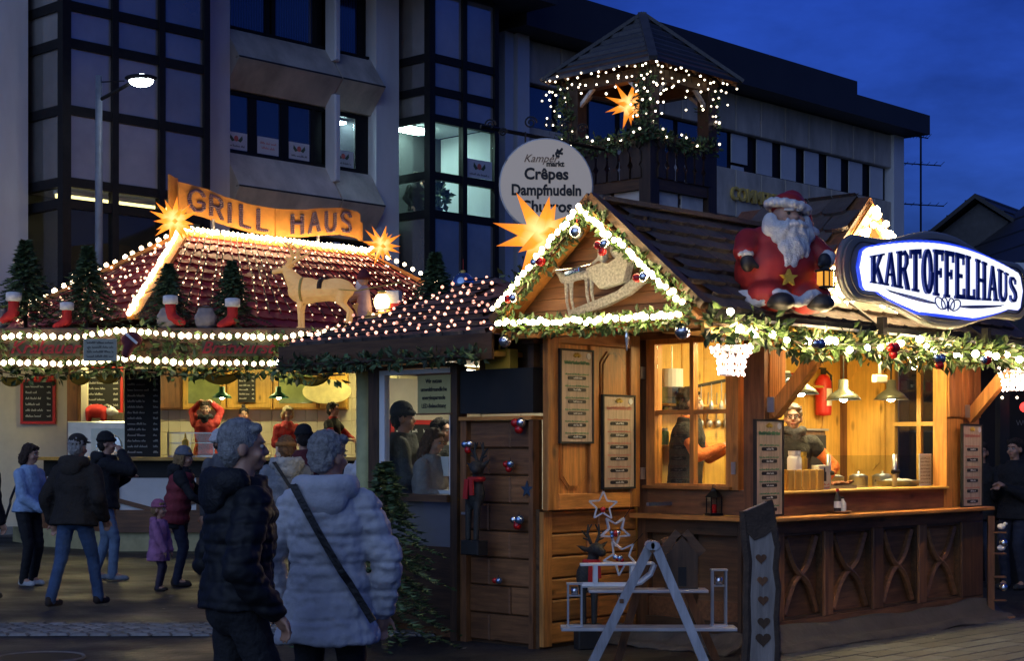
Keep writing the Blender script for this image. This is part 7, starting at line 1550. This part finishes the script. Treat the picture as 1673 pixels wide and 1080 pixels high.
# foreground couple
person('grey-haired woman seen from behind in a pale blue quilted coat with dark shoulder strap', (-.885, 7.94, 0), R(172), 1.68, 1.02, 2, feet=((-.11, .10, 0), (.11, -.16, .02)), hands=((-.25, .10, .84), (.27, .12, .86)), elbow=(1.3, .35, -.3), puff=.6, curl=.7, hyaw=-30,
       coat=('coat_pale_blue', (.53, .53, .56), .7, .16, .25), hem=.69, pad=.034, flare=.045, quilt=.135, hair=GREY, hood=('hood_pale_blue', (.53, .53, .56), .7, .16, .25), trous=('trousers_black', (.012, .012, .014)), bag=('black', (.014, .014, .016)), vox=.0095)
person('grey-haired man in a dark puffer jacket walking in profile to the right', (-1.205, 7.25, 0), R(115), 1.725, .98, 3, feet=((-.10, .22, 0), (.10, -.20, .03)), hands=((-.21, .10, .90), (.21, .14, .93)), hyaw=-14, hm=1.0, puff=.5, curl=.35,
       coat=('jacket_navy', (.004, .0045, .0065), .7, .2, .15), hem=.90, pad=.03, flare=.01, quilt=.085, hair=('silver', (.36, .355, .35)), hood=('hood_navy', (.007, .0075, .010), .7), trous=('trousers_black', (.012, .012, .014)), vox=.0095)
# left group
person('woman with brown bob in light blue sweatshirt and striped black trousers', (-5.68, 19.4, 0), R(62), 1.66, .98, 2, hands=((-.05, .27, .93), (.06, .28, .92)), hyaw=14, hpitch=8, coat=('sweater_light_blue', (.32, .45, .66)), hem=.90, pad=.018, trous=('trousers_black', (.012, .012, .014)), hair=BR, hairlen=.035, bag=('black', (.014, .014, .016)), shoes=('shoe_white', (.5, .5, .5)), stripe=True)
person('man in brown cap, dark jacket and blue jeans walking away', (-4.42, 16.7, 0), R(160), 1.74, 1.18, 6, feet=((-.12, .24, 0), (.10, -.26, .02)), hands=((-.27, .12, .90), (.30, .05, .86)), coat=('jacket_brown', (.020, .014, .010)), hem=.82, pad=.035, hair=GREY, hat=('cap', 'brown', (.035, .028, .022)), hood=('collar_brown', (.03, .022, .016)), trous=BJ, shoes=('boot_brown', (.03, .02, .015)))
person('person in black beanie and black jacket eating, light blue jeans', (-4.98, 20.2, 0), R(98), 1.79, 1.05, 3, feet=((-.10, .10, 0), (.10, -.12, 0)), hands=((-.06, .20, 1.50), (.20, .24, 1.2)), coat=BK, hem=.85, pad=.035, hair=DK, hat=('beanie', 'black', (.012, .012, .013)), hood=('hood_black', (.014, .014, .015)), trous=LJ, shoes=('shoe_grey_white', (.25, .27, .3)))
person('woman in grey beanie and black coat with red vest leaning to the toddler', (-3.92, 19.3, 0), R(92), 1.62, 1.1, 10, hands=((-.14, .42, 1.0), (.18, .46, 1.02)), coat=BK, hem=.72, pad=.03, vest=('vest_red', (.22, .03, .04)), sleeve=BK, hair=BL, hairlen=.06, hat=('beanie', 'grey', (.16, .17, .20)), hood=('fur_black', (.012, .012, .013)), trous=JN, shoes=('boot_brown', (.05, .032, .02)))
person('toddler in pink coat and pink hat standing by the woman in black', (-4.0, 18.7, 0), R(78), .95, 1.25, 2, hands=((-.2, .22, .82), (.26, .16, .80)), coat=('coat_pink', (.40, .17, .33)), hem=.62, pad=.05, flare=.04, hair=BL, hat=('beanie', 'pink', (.45, .14, .24)), hood=('hood_pink', (.36, .15, .30)), trous=('trousers_violet', (.05, .04, .07)), shoes=('boot_brown', (.05, .032, .02)), hm=1.45, group=None)
person('person in a white fluffy hat half hidden behind the man in the puffer jacket', (-3.42, 19.5, 0), R(40), 1.80, 1.0, 0, coat=('coat_grey', (.12, .12, .13)), hair=BR, hat=('fluffy', 'white', (.62, .60, .60)))
person('woman in grey coat with fur hood and orange headband seen from behind', (-2.24, 16.4, 0), R(195), 1.73, 1.05, 2, hands=((-.24, .2, .95), (.24, .22, 1.0)), coat=('coat_grey_blue', (.20, .21, .24)), hem=.78, pad=.035, hair=('ginger', (.28, .13, .05)), hat=('band', 'orange', (.40, .17, .05)), hood=('hood_fur', (.42, .40, .38)), trous=JN, bag=('black', (.014, .014, .016)))
person('man in dark red jacket and black cap standing at the grill counter', (-2.42, 19.2, 0), R(188), 1.86, 1.08, 0, coat=('jacket_dark_red', (.10, .015, .02)), hem=.80, pad=.03, hair=DK, hat=('beanie', 'black', (.012, .012, .013)), trous=JN)
person('person in white jacket at the grill counter beside the dark red jacket', (-1.95, 21.5, 0), R(170), 1.70, 1.0, 0, coat=('jacket_white', (.5, .5, .52)), hair=BR, trous=JN)
person('dark clothed person cut off at the left edge of the square', (-5.66, 17.6, 0), R(150), 1.70, 1.1, 0, hands=((-.26, .05, .85), (.26, .1, .85)), coat=BK, hem=.75, pad=.03, hair=DK, trous=JN)
# grill staff
RS = ('shirt_red', (.42, .025, .02))
person('grill worker in red with both hands raised to her head', (-5.02, 27.05, .65), R(5), 1.73, 1.0, 0, hands=((-.105, -.02, 1.70), (.105, -.02, 1.70)), coat=RS, hem=.85, pad=.012, hair=BR, scarf=('scarf_black', (.015, .015, .016)), trous=JN, legs=False)
person('grill worker with dark hair bun and pale collar behind the counter', (-4.48, 27.6, .65), R(15), 1.64, .95, 0, hands=((-.15, .3, 1.1), (.15, .3, 1.1)), coat=RS, pad=.012, hair=DK, hairlen=-.05, trous=JN, legs=False)
person('blond grill worker in red looking down at the counter', (-3.70, 27.1, .65), R(25), 1.66, 1.0, 6, hands=((-.12, .32, 1.08), (.15, .3, 1.08)), hpitch=14, coat=RS, pad=.012, hair=BL, hairlen=.02, trous=JN, legs=False)
person('dark-haired grill worker in red with black vest turned to the right', (-2.98, 27.2, .65), R(70), 1.72, 1.0, 4, hands=((-.1, .34, 1.12), (.12, .36, 1.12)), coat=('vest_black', (.014, .014, .016)), sleeve=RS, pad=.015, hair=DK, trous=JN, legs=False)
# people behind the annex window
person('man in dark beanie and olive jacket behind the annex window', tuple(H(-.85, 3.35, .22)), R(85), 1.78, 1.05, 3, hands=((-.1, .3, 1.12), (.15, .3, 1.12)), coat=('jacket_olive', (.06, .06, .05)), hem=.8, pad=.035, hair=DK, hat=('beanie', 'charcoal', (.04, .042, .045)), trous=JN)
person('brown-haired woman in grey coat looking down behind the annex window', tuple(H(-.95, 2.90, .22)), R(65), 1.56, 1.0, 5, hands=((-.1, .3, 1.08), (.15, .28, 1.08)), hpitch=14, coat=('coat_beige_grey', (.22, .20, .18)), hem=.75, pad=.03, hair=('auburn', (.13, .06, .03)), hairlen=.10, trous=JN)
person('person with dark hair furthest back behind the annex window', tuple(H(-.30, 3.38, .22)), R(60), 1.66, 1.0, 0, coat=BK, hair=DK, trous=JN)
# hut staff
OS = ('shirt_orange', (.75, .19, .04)); VB = ('vest_black', (.014, .014, .016))
person('hut worker in black vest and orange sleeves working behind the side window', tuple(H(.40, 1.10, .36)), R(76), 1.76, 1.1, 4, elbow=(1.1, .6, -.8), hands=((-.20, .34, 1.24), (.16, .34, 1.22)), hyaw=18, coat=VB, hem=.6, sleeve=OS, pad=.025, hair=DK, trous=('apron_black', (.012, .012, .014)), legs=False, vox=.012, fine=.008)
person('short-haired woman with glasses, black vest, orange sleeves and patterned scarf at the counter', tuple(H(1.42, .68, .34)), R(2), 1.655, 1.02, 0, hands=((-.22, .22, 1.02), (.24, .22, 1.0)), hyaw=-12, coat=VB, sleeve=OS, pad=.025, hair=('sandy', (.17, .11, .06)), scarf=('scarf_dark', (.05, .05, .055), .85, .9, .3, 40), glasses=True, trous=JN, legs=False, vox=.012, fine=.007)
# right edge
person('shadowy person in dark clothes holding hands together at the right edge', (5.75, 18.9, 0), R(-50), 1.72, 1.05, 0, hands=((-.05, .28, 1.15), (.06, .28, 1.18)), coat=BK, hem=.8, hair=DK, trous=JN)
person('shadowy person in dark clothes behind the bird post', (5.45, 19.2, 0), R(-20), 1.68, 1.05, 0, coat=BK, hem=.8, hair=DK, trous=JN)
# office silhouettes
for i, (x, y, a) in enumerate(((22.25, -.1, 40), (21.75, .2, -30))): person(('dark silhouette of a person at the left pane of the lit office bay', 'dark silhouette of a person holding a cup in the lit office bay')[i], tuple(Vector((13, 55, 0))-U*x+V*y+Vector((0, 0, 6.4 if i == 0 else 6.3))), R(a), 1.72, 1.05, 0, hands=((-.2, .1, .9), (.1, .2, 1.45)), coat=BK, hair=DK, trous=JN, legs=False, vox=.02, face=False)
for st_, gp_ in (('ceiling_lamp', 'flat lamps under the stall ceilings'), ('pendant_lamp', 'pendant lamps over the counters'), ('stocking', 'red stockings along the canopy'), ('bauble_cluster', 'bauble clusters hung on the hut'), ('bauble', 'large hanging baubles'),
        ('price_board', 'price boards on the hut'), ('paper_star', 'orange paper star lamps'), ('star_ornament', 'star ornaments by the hut'), ('window_poster', 'posters in the office windows'), ('office_ceiling_light', 'ceiling lights in the office'), ('gift_sack', 'grey sacks on the canopy'),
        ('hanging_ornament', 'gold ornaments hanging below the fascia'), ('basket_lamp', 'glowing wire basket lamps'), ('candle_stand', 'wooden candle stands'), ('blackboard', 'chalk boards in the stalls'), ('garland', 'green garlands'), ('light_string', 'strings of lamps'), ('light_net', 'nets of lamps on the roofs')):
    for o in COL.objects:
        if o.parent is None and o.name.split('.')[0] == st_ and 'category' in o and 'group' not in o: o['group'] = gp_
bpy.data.scenes.remove(TS)
